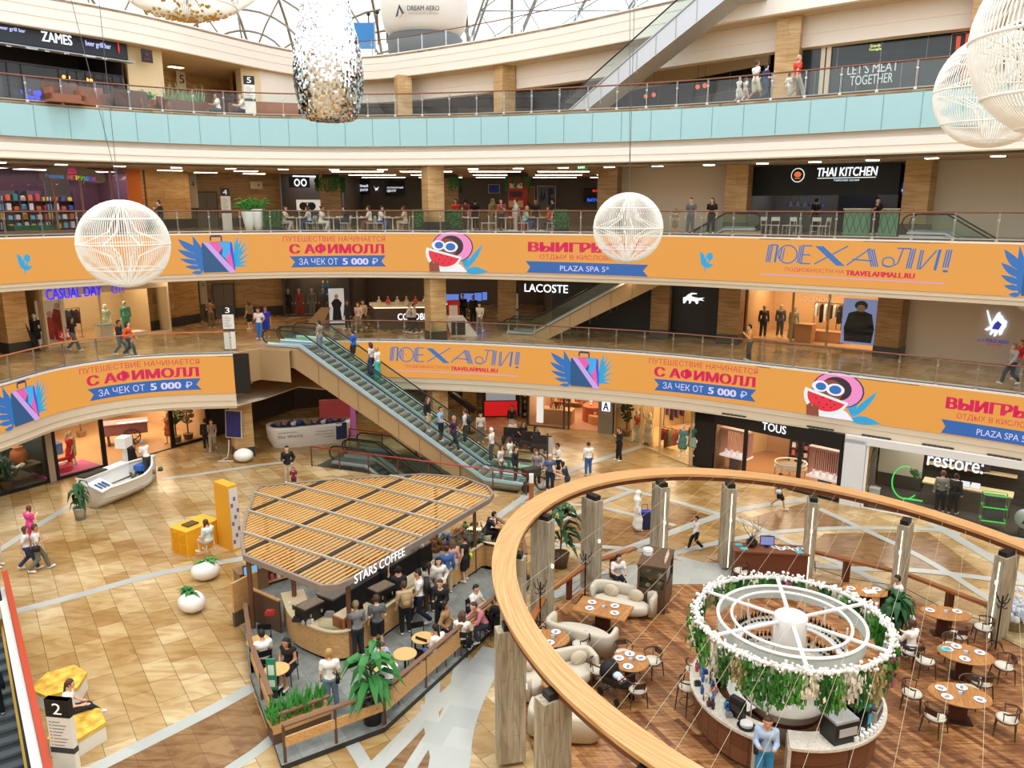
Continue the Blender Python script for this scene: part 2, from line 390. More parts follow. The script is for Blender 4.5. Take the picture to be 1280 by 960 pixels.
fascia(E6, [(0, 23.96), (0, 23.4), (.03, 23.38), (.03, 22.9), (.06, 22.88), (.06, 22.35), (.5, 22.34), (.5, 22.32)], FASW)
fascia(E6, [(-.06, 23.98), (-.06, 23.9), (.3, 23.9)], FASW)
fascia([p for p in E6 if p[0] > -15.5], [(1.5, 22.4), (1.5, 21.5), (1.53, 21.48), (1.53, 20.9), (2, 20.85), (2, 22)], FASW, 'trim_2')
fascia([p for p in E6 if p[0] > 10], [(-.12, 24.6), (-.12, 22.32), (.1, 22.28)], M('f3efe6', .6))
# teal back-painted glass below the fifth level rail, in panels
for z0, z1 in ((16.27, 17.72),):
 b = MB(); b.sweep(E0, [(0, z0), (0, z1), (.1, z1)]); struct('trim_3', b, TEAL)
LEN = [0.]
for p, q in zip(E0, E0[1:]): LEN.append(LEN[-1] + hypot(q[0] - p[0], q[1] - p[1]))
class Band:
 def __init__(s, cv):
  s.c = cv; s.l = [0.]
  for p, q in zip(cv, cv[1:]): s.l.append(s.l[-1] + hypot(q[0] - p[0], q[1] - p[1]))
  s.n = normals(cv); s.L = s.l[-1]
 def at(s, a):
  i = int(np.searchsorted(s.l, a)) - 1; i = max(0, min(len(s.c) - 2, i)); t = (a - s.l[i]) / (s.l[i + 1] - s.l[i])
  m = [s.c[i][k] + (s.c[i + 1][k] - s.c[i][k]) * t for k in (0, 1)]; n = [s.n[i][k] + (s.n[i + 1][k] - s.n[i][k]) * t for k in (0, 1)]
  return m, n
 def fn(s, out=0.):
  def g(a, z, o=0.): m, n = s.at(a); return (m[0] - n[0] * (o + out), m[1] - n[1] * (o + out), z)
  return g
 def S(s, x, z):
  lo = [a * s.L / 400 for a in range(401)]; best = min(lo, key=lambda a: abs(PX((*s.at(a)[0], z))[0] - x) if s.at(a)[0][1] > 14 else 9e9)
  for k in range(6):
   h = s.L / 400 / 4 ** k; best = min((best - h, best - h / 2, best, best + h / 2, best + h), key=lambda a: abs(PX((*s.at(a)[0], z))[0] - x))
  return best
B0, B3R, B3L, B6 = Band(E0), Band(E3R), Band(E3L), Band(E6)
b = MB(); g = B0.fn(.012); a = 20.
while a < B0.L - 20:
 V = [g(a - .012, 16.29), g(a + .012, 16.29), g(a + .012, 17.7), g(a - .012, 17.7)]; b.add(V, [(0, 1, 2, 3)]); a += 1.45
struct('trim_4', b, M('6f9ea6', .4))
# balustrades: posts, glass panels, wooden handrail
def balustrade(bd, a0, a1, z, label, rail, step=1.45, d=.12, h=1.12):
 m0, n0 = bd.at((a0 + a1) / 2)
 t = thing('glass_balustrade', label, 'railing', (m0[0] + n0[0] * d, m0[1] + n0[1] * d, z))
 lx, ly = t.location.x, t.location.y
 def pt(a, zz): m, n = bd.at(a); return (m[0] + n[0] * d - lx, m[1] + n[1] * d - ly, zz)
 k = max(1, round((a1 - a0) / step)); st = (a1 - a0) / k
 p0 = MB().box((-.022, 0, h / 2), (.014, .06, h)).box((.022, 0, h / 2), (.014, .06, h)).box((0, 0, .05), (.12, .14, .1)).box((0, 0, .82), (.1, .05, .05)).build('post', CHROME, t)
 r = MB(); n = max(8, int((a1 - a0) / .5)); r.tube([pt(a0 + (a1 - a0) * i / n, h) for i in range(n + 1)], .035, 8); r.build('handrail', rail, t, True)
 r = MB(); r.tube([pt(a0 + (a1 - a0) * i / n, .06) for i in range(n + 1)], .05, 4); r.build('base_rail', M('8d8a84', .4, .6), t)
 for i in range(k + 1):
  o = p0 if i == 0 else p0.copy()
  if i: COL.objects.link(o); o.parent = t
  o.location = pt(a0 + st * i, 0); nn = bd.at(a0 + st * i)[1]; o.rotation_euler = (0, 0, atan2(nn[1], nn[0]) - pi / 2)
  if i < k:
   b = MB(); q, w = pt(a0 + st * i + .06, 0), pt(a0 + st * (i + 1) - .06, 0)
   b.add([(q[0], q[1], .12), (w[0], w[1], .12), (w[0], w[1], h - .09), (q[0], q[1], h - .09)], [(0, 1, 2, 3)]); b.build('glass_panel', GLASS, t)
 return t
RAILB = M('7a4a34', .4); RAILO = M('b5713c', .4)
balustrade(B0, B0.S(-60, 17.8), B0.S(1500, 17.8), Z5, 'glass balustrade with brown handrail above the pale teal glass band of the fifth level', RAILB)
balustrade(B0, B0.S(-40, 11.9), B0.S(1500, 11.9), Z4, 'glass balustrade with reddish handrail above the long upper orange screen', RAILB, 1.5)
balustrade(B3R, .3, B3R.S(1450, 5.9), Z3, 'glass balustrade above the orange screen behind the crowded escalator', RAILB, 1.45)
balustrade(B3L, B3L.S(-60, 5.9), B3L.L - .1, Z3, 'glass balustrade above the short orange screen over the white boat', RAILO, 1.5)
balustrade(B6, B6.S(425, 24), B6.S(830, 24), Z6 + .06, 'glass balustrade at the top of the building in front of the white flight pod', RAILB, 2.2, .4)
# columns
def column(name, c, z0, z1, w, ang, mat, base=.55):
 b = MB(); b.box((0, 0, (z1 - z0) / 2 + base / 2), (w, w, z1 - z0 - base), 0)
 o = struct('column', b, mat); o.location = (c[0], c[1], z0); o.rotation_euler = (0, 0, ang)
 if base:
  b = MB(); b.box((0, 0, base / 2), (w + .04, w + .04, base)); q = struct('column_base', b, M('3b3a3a', .35)); q.location = o.location; q.rotation_euler = o.rotation_euler
for zf, zc in ((0, 3.1), (Z3, 9.45), (Z4, 15.3)):
 column('c', (-4.25, 43.55), zf, zc, .92, R(28), STONE)
column('c', (-14.6, 41.0), 0, 3.1, 1.0, R(30), STONE)
for z0, z1 in ((Z3, 9.45), (Z4, 15.3)):
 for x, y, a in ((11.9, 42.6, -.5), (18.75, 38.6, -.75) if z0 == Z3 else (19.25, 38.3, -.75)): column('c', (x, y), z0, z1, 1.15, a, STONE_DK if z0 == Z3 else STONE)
for x, y in ((5.4, 44.9),): column('c', (x, y), Z4, 15.3, 1.1, -.35, STONE_DK)
column('c', (8.4, 44.2), Z3, 9.45, 1.0, -.35, STONE_DK); column('c', (-.3, 47.6), Z3, 9.45, 1.1, 0, STONE_DK)
column('c', (-7.9, 60.5), Z5, 22.4, 1.05, .35, STONE); column('c', (-.5, 56), Z5, 22.4, 1.05, .6, STONE)
for x, y, a in ((13.9, 42.2, -.5), (20.6, 36.6, -.75)): column('c', (x, y), Z5, 22.4, 1.15, a, STONE, 0)
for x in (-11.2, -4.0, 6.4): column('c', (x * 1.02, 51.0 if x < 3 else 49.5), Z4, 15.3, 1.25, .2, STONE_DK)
column('c', (-25.5, 39.9), Z3, 9.45, 1.1, R(57), STONE); column('c', (-26.6, 38.6), Z4, 15.3, 1.1, R(57), STONE)
# shop lines (wall frames) shared by the floors
FL2 = Fr((-27, 29.9), (-17, 45.3)); FA2 = Fr((.9, 46.95), (6.0, 45.14)); FM2 = Fr((6.0, 45.14), (9.3, 39.1)); FT2 = Fr((9.45, 39.3), (14.95, 33.9)); FR2 = Fr((14.95, 33.9), (26.28, 25.95))
FC3 = Fr((-24.3, 40.6), (-20.3, 46.7)); FK3 = Fr((2.4, 47.2), (12.2, 43.55)); FO3 = Fr((12.6, 43.9), (18.75, 39.2)); FP3 = Fr((19.2, 38.9), (33.24, 26.84))
FZ5 = Fr((-33, 34.5), (-22.2, 49.2)); FW5a = Fr((6.2, 60), (14.2, 46.5)); FW5b = Fr((13.6, 43), (27.6, 32.6))
def wall(name, f, s0, s1, z0, z1, mat, d=0., th=.15): b = MB(); b.fb(f, s0, s1, d, d + th, z0, z1); return struct(name, b, mat)
def face(mat_pts, name, mat): b = MB(); b.add(mat_pts, [(0, 1, 2, 3)]); return struct(name, b, mat)
def vwall(name, pts, z0, z1, mat):
 b = MB(); n = len(pts); b.add([(x, y, z) for x, y in pts for z in (z0, z1)], [(2 * i, 2 * i + 2, 2 * i + 3, 2 * i + 1) for i in range(n - 1)]); return struct(name, b, mat)
# outer enclosure behind the visitor and around the galleries
vwall('wall_front', [(60, 12), (40, 2), (28, -9), (0, -12), (-28, -9), (-44, 2), (-70, 16)], 0, 24, CREAM)
vwall('wall_back', [(-70, 14), (-70, 80), (60, 80), (60, 10)], -1, 24, CREAM)
# lift lobbies and back walls
for z0, z1 in ((Z3, 9.45), (Z4, 15.3)):
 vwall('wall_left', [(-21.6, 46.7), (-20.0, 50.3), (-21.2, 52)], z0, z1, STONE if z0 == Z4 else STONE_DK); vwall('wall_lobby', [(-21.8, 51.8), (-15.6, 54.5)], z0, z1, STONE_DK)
 b = MB(); b.add([(-21.55, 46.6, z0 + .02), (-19.95, 50.2, z0 + .02), (-19.95, 50.2, z0 + .6), (-21.55, 46.6, z0 + .6)], [(0, 1, 2, 3)]); struct('baseboard_left', b, DARK)
 b = MB(); b.add([(-21.75, 51.7, z0 + .02), (-15.6, 54.4, z0 + .02), (-15.6, 54.4, z0 + .6), (-21.75, 51.7, z0 + .6)], [(0, 1, 2, 3)]); struct('baseboard_back', b, DARK)
vwall('wall_lobby', [tuple(FZ5.pt(FZ5.S(204, 90), .1, 0)[:2]), (-25.8, 54.5), (-21.0, 62), (-19.4, 58)], Z5, 22.4, STONE)
vwall('wall_back', [(-21, 62), (-17, 67), (9, 67), (6.2, 60)], Z5, 22.4, brickmat('painted_reflection_wall', 'b9a684', '6d6a5c', '4f4a40', 9, .7, (pi / 2, 0, 0), .05, .3))  # horizontal reflections in the rear glass, painted as stripes
vwall('wall_back', [(-15.6, 54.5), (-11.5, 56), (-11.5, 62), (14, 62)], Z4, 15.3, M('6f665c', .7))
vwall('wall_back', [(-15.6, 54.5), (-11, 55), (-11, 60), (2.4, 60), (2.4, 47.2)], Z3, 9.45, M('665a50', .6))
vwall('wall_back', [(-17, 45.3), (-14.5, 51), (-9, 53), (-9, 60), (1, 60), (.9, 47)], 0, 3.1, M('3d3a38', .35))
# ceiling lamps: downlights on the galleries, plus added lobby panels (each its own fitting)
def downlight(pts, z, size, label, group, mat=LAMPW):
 t0 = None
 for x, y, a in pts:
  if t0 is None:
   t0 = thing('ceiling_light', label, 'ceiling light', (x, y, z), a, group)
   MB().box((0, 0, -.065), (size[0], size[1], .02)).build('lamp', mat, MB().box((0, 0, -.03), (size[0] + .08, size[1] + .08, .05)).build('frame', WHITE, t0))
  else: dup(t0, (x, y, z), a, group=group)
def along(bd, x0, x1, z, n, d):
 out = []
 a0, a1 = bd.S(x0, z), bd.S(x1, z)
 for i in range(n):
  m, q = bd.at(a0 + (a1 - a0) * i / (n - 1)); out.append((m[0] + q[0] * d, m[1] + q[1] * d, atan2(q[1], q[0]) - pi / 2))
 return out
downlight(along(B0, 20, 1240, 15.3, 20, 2.4), 15.26, (.5, .25), 'small rectangular downlight in the fourth level ceiling', 'fourth level gallery downlights', M('ffe9c8', emit=26.))
downlight(along(B0, 20, 1240, 9.4, 18, 2.6), 9.38, (.9, .3), 'rectangular downlight in the third level ceiling', 'third level gallery downlights', M('ffe0b4', emit=20.))
downlight(along(B3R, 450, 1240, 3.2, 12, 2.2), 3.17, (.9, .3), 'rectangular downlight over the ground floor arcade', 'ground floor arcade downlights', M('ffdfb0', emit=16.))
downlight([(-24 + 1.2 * i, 35.5 + 1.5 * i, .95) for i in range(6)], 3.17, (.9, .3), 'rectangular downlight over the arcade behind the white boat', 'left arcade downlights', M('ffdfb0', emit=8.))
downlight([(*P(x, y, 22.28)[:2], -.5) for x, y in ((938, 37), (992, 29), (1046, 22), (1106, 15), (1168, 8))], 22.28, (.75, .25), 'white rectangular downlight in the overhang above the fifth level windows', 'fifth level overhang downlights', M('fff6e8', emit=8.))
downlight([(-24.2, 53.4, .9), (-22.3, 55.6, .9)], 22.26, (.9, .45), 'bright rectangular downlight over the fifth level lobby', 'fifth level lobby downlights', M('ffd98a', emit=12.))
for z, nm in ((15.26, 'fourth'), (9.38, 'third')): downlight([(-18.6, 49.5, .4), (-16.2, 51.2, .4), (-19.5, 46.5, .4), (-15.5, 47.5, .4)], z, (1.3, .5), 'warm ceiling panel in the %s level lift lobby' % nm, nm + ' level lobby panels', M('ffdcae', emit=14.))  # glowing panels added to brighten the lobby walls
fo = [(x, y, 0) for x in (-9, -5, -1, 3, 7) for y in (47.5, 52.5, 57)]
downlight(fo, 15.24, (3., .12), 'long slim strip light over the fourth level food court', 'food court strip lights', M('fff1dc', emit=18.))
downlight([(x, y, 0) for x in (-13, -9, -5, -1) for y in (48, 53, 57)], 9.36, (1.2, .3), 'strip light over the third level shops behind the escalator', 'third level strip lights', M('ffe6c8', emit=14.))
downlight([(x, y, 0) for x in (-12, -8, -3, 0) for y in (47, 52)], 3.15, (1.2, .3), 'strip light in the ground floor passage behind the escalator', 'ground floor passage lights', M('ffe0b8', emit=10.))
# LED ribbon screens and what they show
def E_(h, k=1.0): return M(h, .5, 0, k)
ORG = E_('e39a3f', 1.0); MAG = E_('d3124f', 1.0); NAVYB = E_('1b5fa8', 1.0); LILAC = E_('d7d0f4', 1.0); BLU = E_('1d6cb4', 1.); CYAN = E_('1fa0d0', 1.); PINK = E_('e65aa8', 1.)
PALEB = E_('38a8e8', 1.); PINKL = E_('f08cc4', 1.); SKIN_ = E_('8a4030', 1.); HAIR_ = E_('2a1624', 1.); WM = E_('e8203c', 1.); DKN = E_('1c2560', 1.); WHT_ = E_('f3efff', 1.); SEED = E_('3a0e1e', 1.); LIL2 = E_('c9a0e6', 1.); DKB = E_('12507e', 1.)
def clipx(p, x, sg):
 r = []
 for a, c in zip(p, p[1:] + p[:1]):
  ia, ic = (a[0] - x) * sg >= 0, (c[0] - x) * sg >= 0
  if ia: r.append(a)
  if ia != ic: t = (x - a[0]) / (c[0] - a[0]); r.append((x, a[1] + (c[1] - a[1]) * t))
 return r
class Scr:
 def __init__(s, bd, a0, a1, zb, zt, label):
  s.bd, s.zb, s.zt = bd, zb, zt; s.g = bd.fn(); s.h = zt - zb
  b = MB(); n = max(6, int((a1 - a0) / .7)); cv = [bd.at(a0 + (a1 - a0) * i / n)[0] for i in range(n + 1)]
  b.sweep(cv, [(0, zb), (0, zt), (.12, zt), (.12, zb)], True)
  s.o = tag(b.build('led_screen', ORG), label, 'screen')
  b = MB(); b.sweep(cv, [(-.03, zt - .01), (-.03, zt + .06), (.14, zt + .06)]); b.build('top_edge', M('e9e6e0', .5), s.o)
 def S(s, x): return s.bd.S(x, (s.zb + s.zt) / 2)
 def box(s, x0, x1): s.a0, s.a1 = s.S(x0), s.S(x1); return s
 def f(s, x, y, o=0.): return s.g(s.a0 + x * (s.a1 - s.a0), s.zb + y * s.h, .012 + o)
 def poly(s, name, polys, mat, o=0., par=None):
  b = MB()
  st = .5 / max(.1, s.a1 - s.a0)
  for p in polys:
   x0, x1 = min(q[0] for q in p), max(q[0] for q in p); n = max(1, int((x1 - x0) / st + .5)) if name in ('banner_ribbon', 'small_print_line', 'suitcase_graphic', 'hat', 'hat_outline') else 1
   for i in range(n):
    q = p if n == 1 else clipx(clipx(p, x0 + (x1 - x0) * i / n, 1), x0 + (x1 - x0) * (i + 1) / n, -1)
    if len(q) > 2: b.tri(q, lambda x, y, d: s.f(x, y, o * 2.2))
  s.last = b.build(name, mat, par or s.o); return s.last
 def txt(s, t, x0, x1, y0, y1, mat, bold=0., name='lettering', ital=0.):
  b = MB(); text(b, t, lambda x, y, o: s.f(x, y, .02), x0, x1, y0, y1, bold, ital); return b.build(name, mat, s.o)
def arc(cx, cy, rx, ry, a0=0, a1=360, n=20): return [(cx + rx * cos(R(a0 + (a1 - a0) * i / n)), cy + ry * sin(R(a0 + (a1 - a0) * i / n))) for i in range(n + (a1 - a0 < 360))]
def leafp(x0, y0, x1, y1, w, k=8, bend=0.):
 dx, dy = x1 - x0, y1 - y0; l = hypot(dx, dy); nx, ny = -dy / l, dx / l; a = []; b = []
 for i in range(k + 1):
  t = i / k; c = bend * sin(pi * t); q = w * sin(pi * t ** .8) ; a.append((x0 + dx * t + nx * (c + q), y0 + dy * t + ny * (c + q)))
  if 0 < i < k: b.append((x0 + dx * t + nx * (c - q), y0 + dy * t + ny * (c - q)))
 return a + b[::-1]
def sprig(s, x):
 s.box(x - 10, x + 10)
 s.poly('sprig_graphic', [leafp(.45, .15, .5, .65, .06), leafp(.45, .32, .08, .66, .13), leafp(.45, .3, .98, .36, .05), arc(.72, .55, .2, .09), leafp(.5, .3, .75, .5, .05)], CYAN)
def suitcase(s, x0, x1):
 s.box(x0, x1)
 s.poly('monstera_graphic', [leafp(*q) for q in ((.31, .02, .22, .98, .07, 8, -.03), (.29, .5, .02, .9, .07), (.3, .36, .0, .64, .065), (.31, .24, .02, .4, .06), (.31, .14, .08, .2, .055), (.32, .04, .16, .03, .045))], BLU, .003)
 s.poly('palm_graphic', [leafp(.76, .15, q[0], q[1], q[2], 6, q[3]) for q in ((.84, .98, .03, .0), (.9, .9, .025, .02), (.97, .84, .025, .03), (.8, .9, .012, 0), (.99, .68, .025, .04), (1., .5, .025, .03), (.98, .3, .028, .03), (.95, .15, .03, .03), (1.02, .74, .01, .03))], CYAN, .003)
 q = s.poly('suitcase_graphic', [[(.33, .02), (.33, .74), (.35, .8), (.73, .82), (.755, .76), (.77, .02)]], DKB, .006)
 s.poly('suitcase_stripe', [[(.35, .8), (.43, .8), (.775, .04), (.76, .0), (.69, .0)]], LIL2, .009, q)
 s.poly('suitcase_facet', [[(.43, .8), (.56, .8), (.62, .66), (.56, .52)], [(.65, .36), (.72, .58), (.755, .1), (.74, .1)]], PINK, .012, q)
 s.poly('suitcase_facet', [[(.56, .8), (.73, .82), (.72, .58), (.65, .36), (.6, .46), (.62, .66)]], PALEB, .012, q)
 s.poly('suitcase_side', [[(.73, .82), (.755, .76), (.775, .06), (.755, .12), (.72, .6)]], E_('2a48d8', 1.), .013, q)
 s.poly('suitcase_handle', [[(.45, .84), (.45, .94), (.47, .98), (.6, .98), (.62, .94), (.62, .82), (.6, .82), (.6, .93), (.47, .93), (.47, .84)]], DKN, .009, q)
def slogan(s, x0, x1):
 s.box(x0, x1)
 s.txt('ПУТЕШЕСТВИЕ НАЧИНАЕТСЯ', .0, 1, .79, .93, MAG, .008)
 s.txt('С АФИМОЛЛ', .06, .98, .46, .73, MAG, .055)
 s.poly('banner_ribbon', [[(.05, .40), (1., .42), (.955, .26), (1., .12), (.06, .1), (.1, .25)]], NAVYB, .004)
 s.txt('ЗА ЧЕК ОТ', .14, .52, .17, .34, LILAC, .01); s.txt('5 000', .57, .82, .17, .34, LILAC, .05); s.txt('₽', .86, .92, .17, .34, LILAC, .01)
def winner(s, x0, x1):
 s.box(x0, x1)
 s.txt('ВЫИГРЫВАЙ', .03, .97, .57, .88, MAG, .055); s.txt('ОТДЫХ В КИСЛОВОДСКЕ', .12, .9, .36, .5, MAG, .006)
 s.poly('banner_ribbon', [[(0, .32), (1, .3), (.96, .15), (1, 0.01), (0.01, .02), (.04, .17)]], NAVYB, .004); s.txt('PLAZA SPA 5*', .29, .69, .09, .23, LILAC, .008)
def woman(s, x0, x1):
 s.box(x0, x1)
 s.poly('leaf_graphic', [leafp(.62, .1, .68, .7, .04), leafp(.64, .08, .92, .74, .05), leafp(.6, .02, 1., .02, .09, 8, .03), leafp(.64, .1, .55, .5, .03)], CYAN, .002)
 s.poly('hat_outline', [arc(.42, .66, .34, .42)], DKN, .003); s.poly('hat', [arc(.42, .66, .32, .4)], PINKL, .005)
 s.poly('hair', [arc(.4, .68, .2, .28)], HAIR_, .008); s.poly('face', [arc(.33, .62, .16, .26)], SKIN_, .011)
 s.poly('shirt', [[(.12, .0), (.2, .2), (.45, .26), (.56, .18), (.66, .0)]], WHT_, .011)
 q = s.poly('sunglasses', [arc(.19, .7, .11, .13), arc(.39, .66, .12, .14)], WHT_, .014); s.poly('sunglass_lens', [arc(.2, .7, .07, .09), arc(.39, .66, .08, .1)], BLU, .017, q)
 q = s.poly('melon_rind', [[(.0, .64)] + arc(.28, .5, .3, .46, 170, 345, 14) + [(.56, .4)]], E_('dff0e8', 1.), .018)
 s.poly('melon_flesh', [[(.04, .56)] + arc(.29, .5, .26, .37, 172, 345, 14) + [(.52, .36)]], WM, .026, q)
 s.poly('melon_seed', [arc(x, y, .012, .018, 0, 360, 6) for x, y in ((.15, .42), (.24, .45), (.34, .4), (.2, .32), (.3, .3), (.4, .32), (.26, .22), (.36, .24))], SEED, .032, q)
 s.poly('hand', [[(.04, .0), (.03, .22), (.08, .3), (.11, .22), (.13, .3), (.16, .22), (.19, .28), (.21, .0)]], SKIN_, .034)
def strokes(s, mat, name, lines, w):
 b = MB(); sx = (s.a1 - s.a0) / s.h
 for (x0, y0, x1, y1) in lines:
  dx, dy = (x1 - x0) * sx, y1 - y0; l = hypot(dx, dy) or 1; nx, ny = -dy / l * w / sx, dx / l * w
  b.tri([(x0 + nx, y0 + ny), (x1 + nx, y1 + ny), (x1 - nx, y1 - ny), (x0 - nx, y0 - ny)], lambda x, y, d: s.f(x, y, .02))
 return b.build(name, mat, s.o)
def lets_go(s, x0, x1):
 s.box(x0, x1); L = []
 t, m = .86, .47
 def ring(cx, cy, rx, ry, a0=0, a1=360, n=22):
  p = arc(cx, cy, rx, ry, a0, a1, n); p = p + [p[0]] if a1 - a0 == 360 else p; return [(*p[i], *p[i + 1]) for i in range(len(p) - 1)]
 for d in (0, .011, .022): L.append((.004 + d, m, .016 + d, t))
 L += [(.03, t, .065, t), (.065, t, .055, m), (.07, t, .06, m)]
 L += ring(.13, .66, .055, .2) + [(.1, .52, .11, .8), (.085, .54, .095, .82), (.128, .66, .132, .66)]
 for d in (0, .011, .022): L.append((.19 + d, m, .2 + d, t))
 L += [(.215, t, .27, t), (.212, .66, .262, .66), (.205, m, .265, m)]
 for d in (0, .012, .024, .036): L.append((.29 + d, t, .42 + d, m - .02))
 L += [(.47, t + .02, .29, m)]
 L += [(.47, m, .59, t - .02), (.5, .6, .61, .58)]
 for d in (0, .011, .022, .033): L.append((.575 + d, t - .03, .605 + d, m - .01))
 L += ring(.69, .57, .03, .1, -20, 300, 14) + [(.66, .5, .7, m), (.7, m, .74, .55), (.74, .55, .76, t), (.73, t, .8, t)]
 for d in (0, .011, .022): L.append((.785 + d, m - .02, .8 + d, t))
 for d in (0, .011): L.append((.84 + d, m - .03, .85 + d, t - .02))
 L += [(.855, m - .02, .925, t - .02), (.93, m - .03, .945, t), (.923, m - .03, .938, t)]
 for d in (0, .011, .022): L.append((.965 + d, .5, .975 + d, t))
 L += [(.965, m - .05, .99, m - .05), (.965, m - .03, .99, m - .03)]
 strokes(s, BLU, 'deco_lettering', L, .014)
 s.txt('ПОДРОБНОСТИ НА', .12, .46, .27, .37, MAG, .006); s.txt('TRAVELAFIMALL.RU', .47, .83, .25, .36, MAG, .04)
 s.poly('small_print_line', [[(-.02, .2), (.98, .19), (.98, .17), (-.02, .18)]], LIL2, .004)
s4 = Scr(B0, B0.S(-90, 10.8), B0.S(1640, 10.8), 9.78, 11.78, 'long curved orange advertising screen below the upper balustrade, with blue suitcase and deco lettering')
sprig(s4, 30); suitcase(s4, 222, 313); slogan(s4, 355, 482); woman(s4, 534, 610); winner(s4, 657, 811); sprig(s4, 883); lets_go(s4, 957, 1188); suitcase(s4, 1250, 1345)
s3 = Scr(B3R, .35, B3R.S(1600, 4.9), 3.88, 5.86, 'curved orange advertising screen of the third level, starting behind the long escalator')
lets_go(s3, 487, 650); suitcase(s3, 687, 768); slogan(s3, 811, 946); woman(s3, 1007, 1104); winner(s3, 1178, 1345)
s3l = Scr(B3L, B3L.S(-60, 4.9), B3L.L, 3.9, 5.86, 'short curved orange screen over the shop arcade with the white boat in front')
suitcase(s3l, -12, 61); slogan(s3l, 101, 251)
b = MB(); m, n = B3L.at(B3L.L); b.box((m[0] + .35, m[1] + .15, 4.9), (.75, .2, 2.05), R(10)); struct('trim_5', b, BLACK)
# bronze front of the bridge that carries the escalator landing
b = MB(); b.sweep([(-14.0, 39.3), EP(14.9, -.25)[:2], EP(13.0, -.25)[:2]], [(0, 4.3), (0, 5.95), (.2, 5.95)]); struct('trim_6', b, BRONZE)
b = MB(); b.sweep([(-14.0, 39.3), EP(15.2, -.25)[:2]], [(.02, 4.3), (1.1, 3.3)]); struct('trim_7', b, M('c3a98a', .5))
# escalators (local x climbs)
CLADG = M('c4c9cf', .4, .35); STEPM = M('6f7a80', .5, .2); RUBBER = M('121214', .4); SKIRTL = M('d6ecf2', .3, 0, .55); SKIRTY = M('e8dc8a', .4, 0, .35)
def esc(name, label, O, ang, lanes, rise, clad, f0=2.3, f1=2.4, lanew=1.42, lamp=True, depth=1.05, step_people=None):
 t = thing(name, label, 'escalator', O, ang)
 run = rise / tan(R(30)); L = f0 + run + f1; W_ = lanes * lanew
 def zz(x): return max(0, min(rise, (x - f0) * tan(R(30))))
 pr = [(0, 0), (f0, 0), (f0 + run, rise), (L, rise)]
 b = MB()
 up = [(0, .12), (f0, .12), (f0 + run, rise + .12), (L, rise + .12)]; lo = [(L, rise - .9), (f0 + run + .35, rise - .9), (f0 + 1.0, -.02), (0, -.02)]
 n = len(up) + len(lo); pts = up + lo
 b.add([(x, y, z) for y in (-.05, W_ + .05) for x, z in pts], [tuple(range(n)), tuple(range(2 * n - 1, n - 1, -1))] + [(i, (i + 1) % n, (i + 1) % n + n, i + n) for i in range(n)])
 for i in range(4): pass
 b.build('cladding', clad, t)
 b = MB()
 for y in (-.07, W_ + .07):
  for i in range(1, 9):
   x = f0 + run * i / 9; b.add([(x - .012, y, zz(x) - 1.0 if i > 1 else zz(x) - .4), (x + .012, y, zz(x) - 1.0 if i > 1 else zz(x) - .4), (x + .012, y, zz(x) + .1), (x - .012, y, zz(x) + .1)], [(0, 1, 2, 3)])
  b.bar((f0, y, .14), (f0 + run, y, rise + .14), .06, .05)
 b.build('cladding_joint', M('7e6a4e' if clad is BRONZE else '9aa0a6', .5), t)
 for k in range(lanes):
  y0 = k * lanew + .2; y1 = (k + 1) * lanew - .2
  b = MB(); x = f0 - .1; i = 0
  b.bx(.1, f0, y0, y1, .1, .135); b.bx(f0 + run, L - .1, y0, y1, rise + .1, rise + .135)
  while x < f0 + run:
   z = zz(x + .2) + .14; b.bx(x, x + .42, y0, y1, z - .05, z); b.bx(x - .02, x + .01, y0, y1, z - .24, z - .02); x += .36
  b.build('steps', STEPM, t)
  b = MB()
  for y in (y0 - .01, y1 + .01): b.add([(0.3, y, .14), (f0, y, .14), (f0 + run, y, rise + .14), (L - .3, y, rise + .14), (L - .3, y, rise + .34), (f0 + run, y, rise + .34), (f0, y, .34), (.3, y, .34)], [tuple(range(8))])
  b.build('skirt_panel', SKIRTL if lamp else STEEL, t)
  for y in (y0 - .09, y1 + .09):
   hp = [(.55, .95), (.3, .93), (.1, .78), (.04, .58), (.12, .36), (.3, .25)][::-1] + [(f0, .95), (f0 + run, rise + .95), (L - .55, rise + .95), (L - .3, rise + .93), (L - .1, rise + .78), (L - .04, rise + .58), (L - .12, rise + .36), (L - .3, rise + .25)]
   b = MB(); g = hp[1:-1]; b.add([(x, y, z) for x, z in g] + [(f0 + run, y, rise + .2), (f0, y, .2)], [tuple(range(len(g) + 2))]); gl = b.build('glass_balustrade', ESCGLASS, t); b = MB(); b.tube([(x, y, z + .06) for x, z in hp], .04, 6); b.build('handrail', RUBBER, gl, True)
   b = MB(); b.bar((.3, y, .22), (f0, y, .22), .2, .08); b.bar((f0, y, .22), (f0 + run, y, rise + .22), .2, .08); b.bar((f0 + run, y, rise + .22), (L - .3, y, rise + .22), .2, .08); b.build('deck_strip', SKIRTY if lamp and abs(y - y0) < .2 and k == 0 else CLADG, t)
 return t
esc('escalator', 'long bronze-sided pair of escalators carrying people down across the hall', EP(0, 2.84), UA, 2, Z3, BRONZE)
# escalators of the other levels
esc('escalator', 'bronze-sided escalator climbing in front of the black shop front of the third level', (-.6, 44.9, Z3), atan2(-.34, .94), 1, Z4 - Z3, BRONZE, 1.8, 1.8, lamp=False)
esc('escalator', 'pale grey escalator climbing to the top level past the fifth level windows', (1.3, 50.2, Z5), atan2(-8.6, 9.), 1, Z6 - Z5, CLADG, 1.6, 1.8, lamp=False)
esc('escalator', 'escalator head with green glass sides beside the dark Thai restaurant on the right', (28.2, 27.2, Z3), atan2(9.0, -10.4), 1, Z4 - Z3, CLADG, 1.6, 1.8, lamp=False)
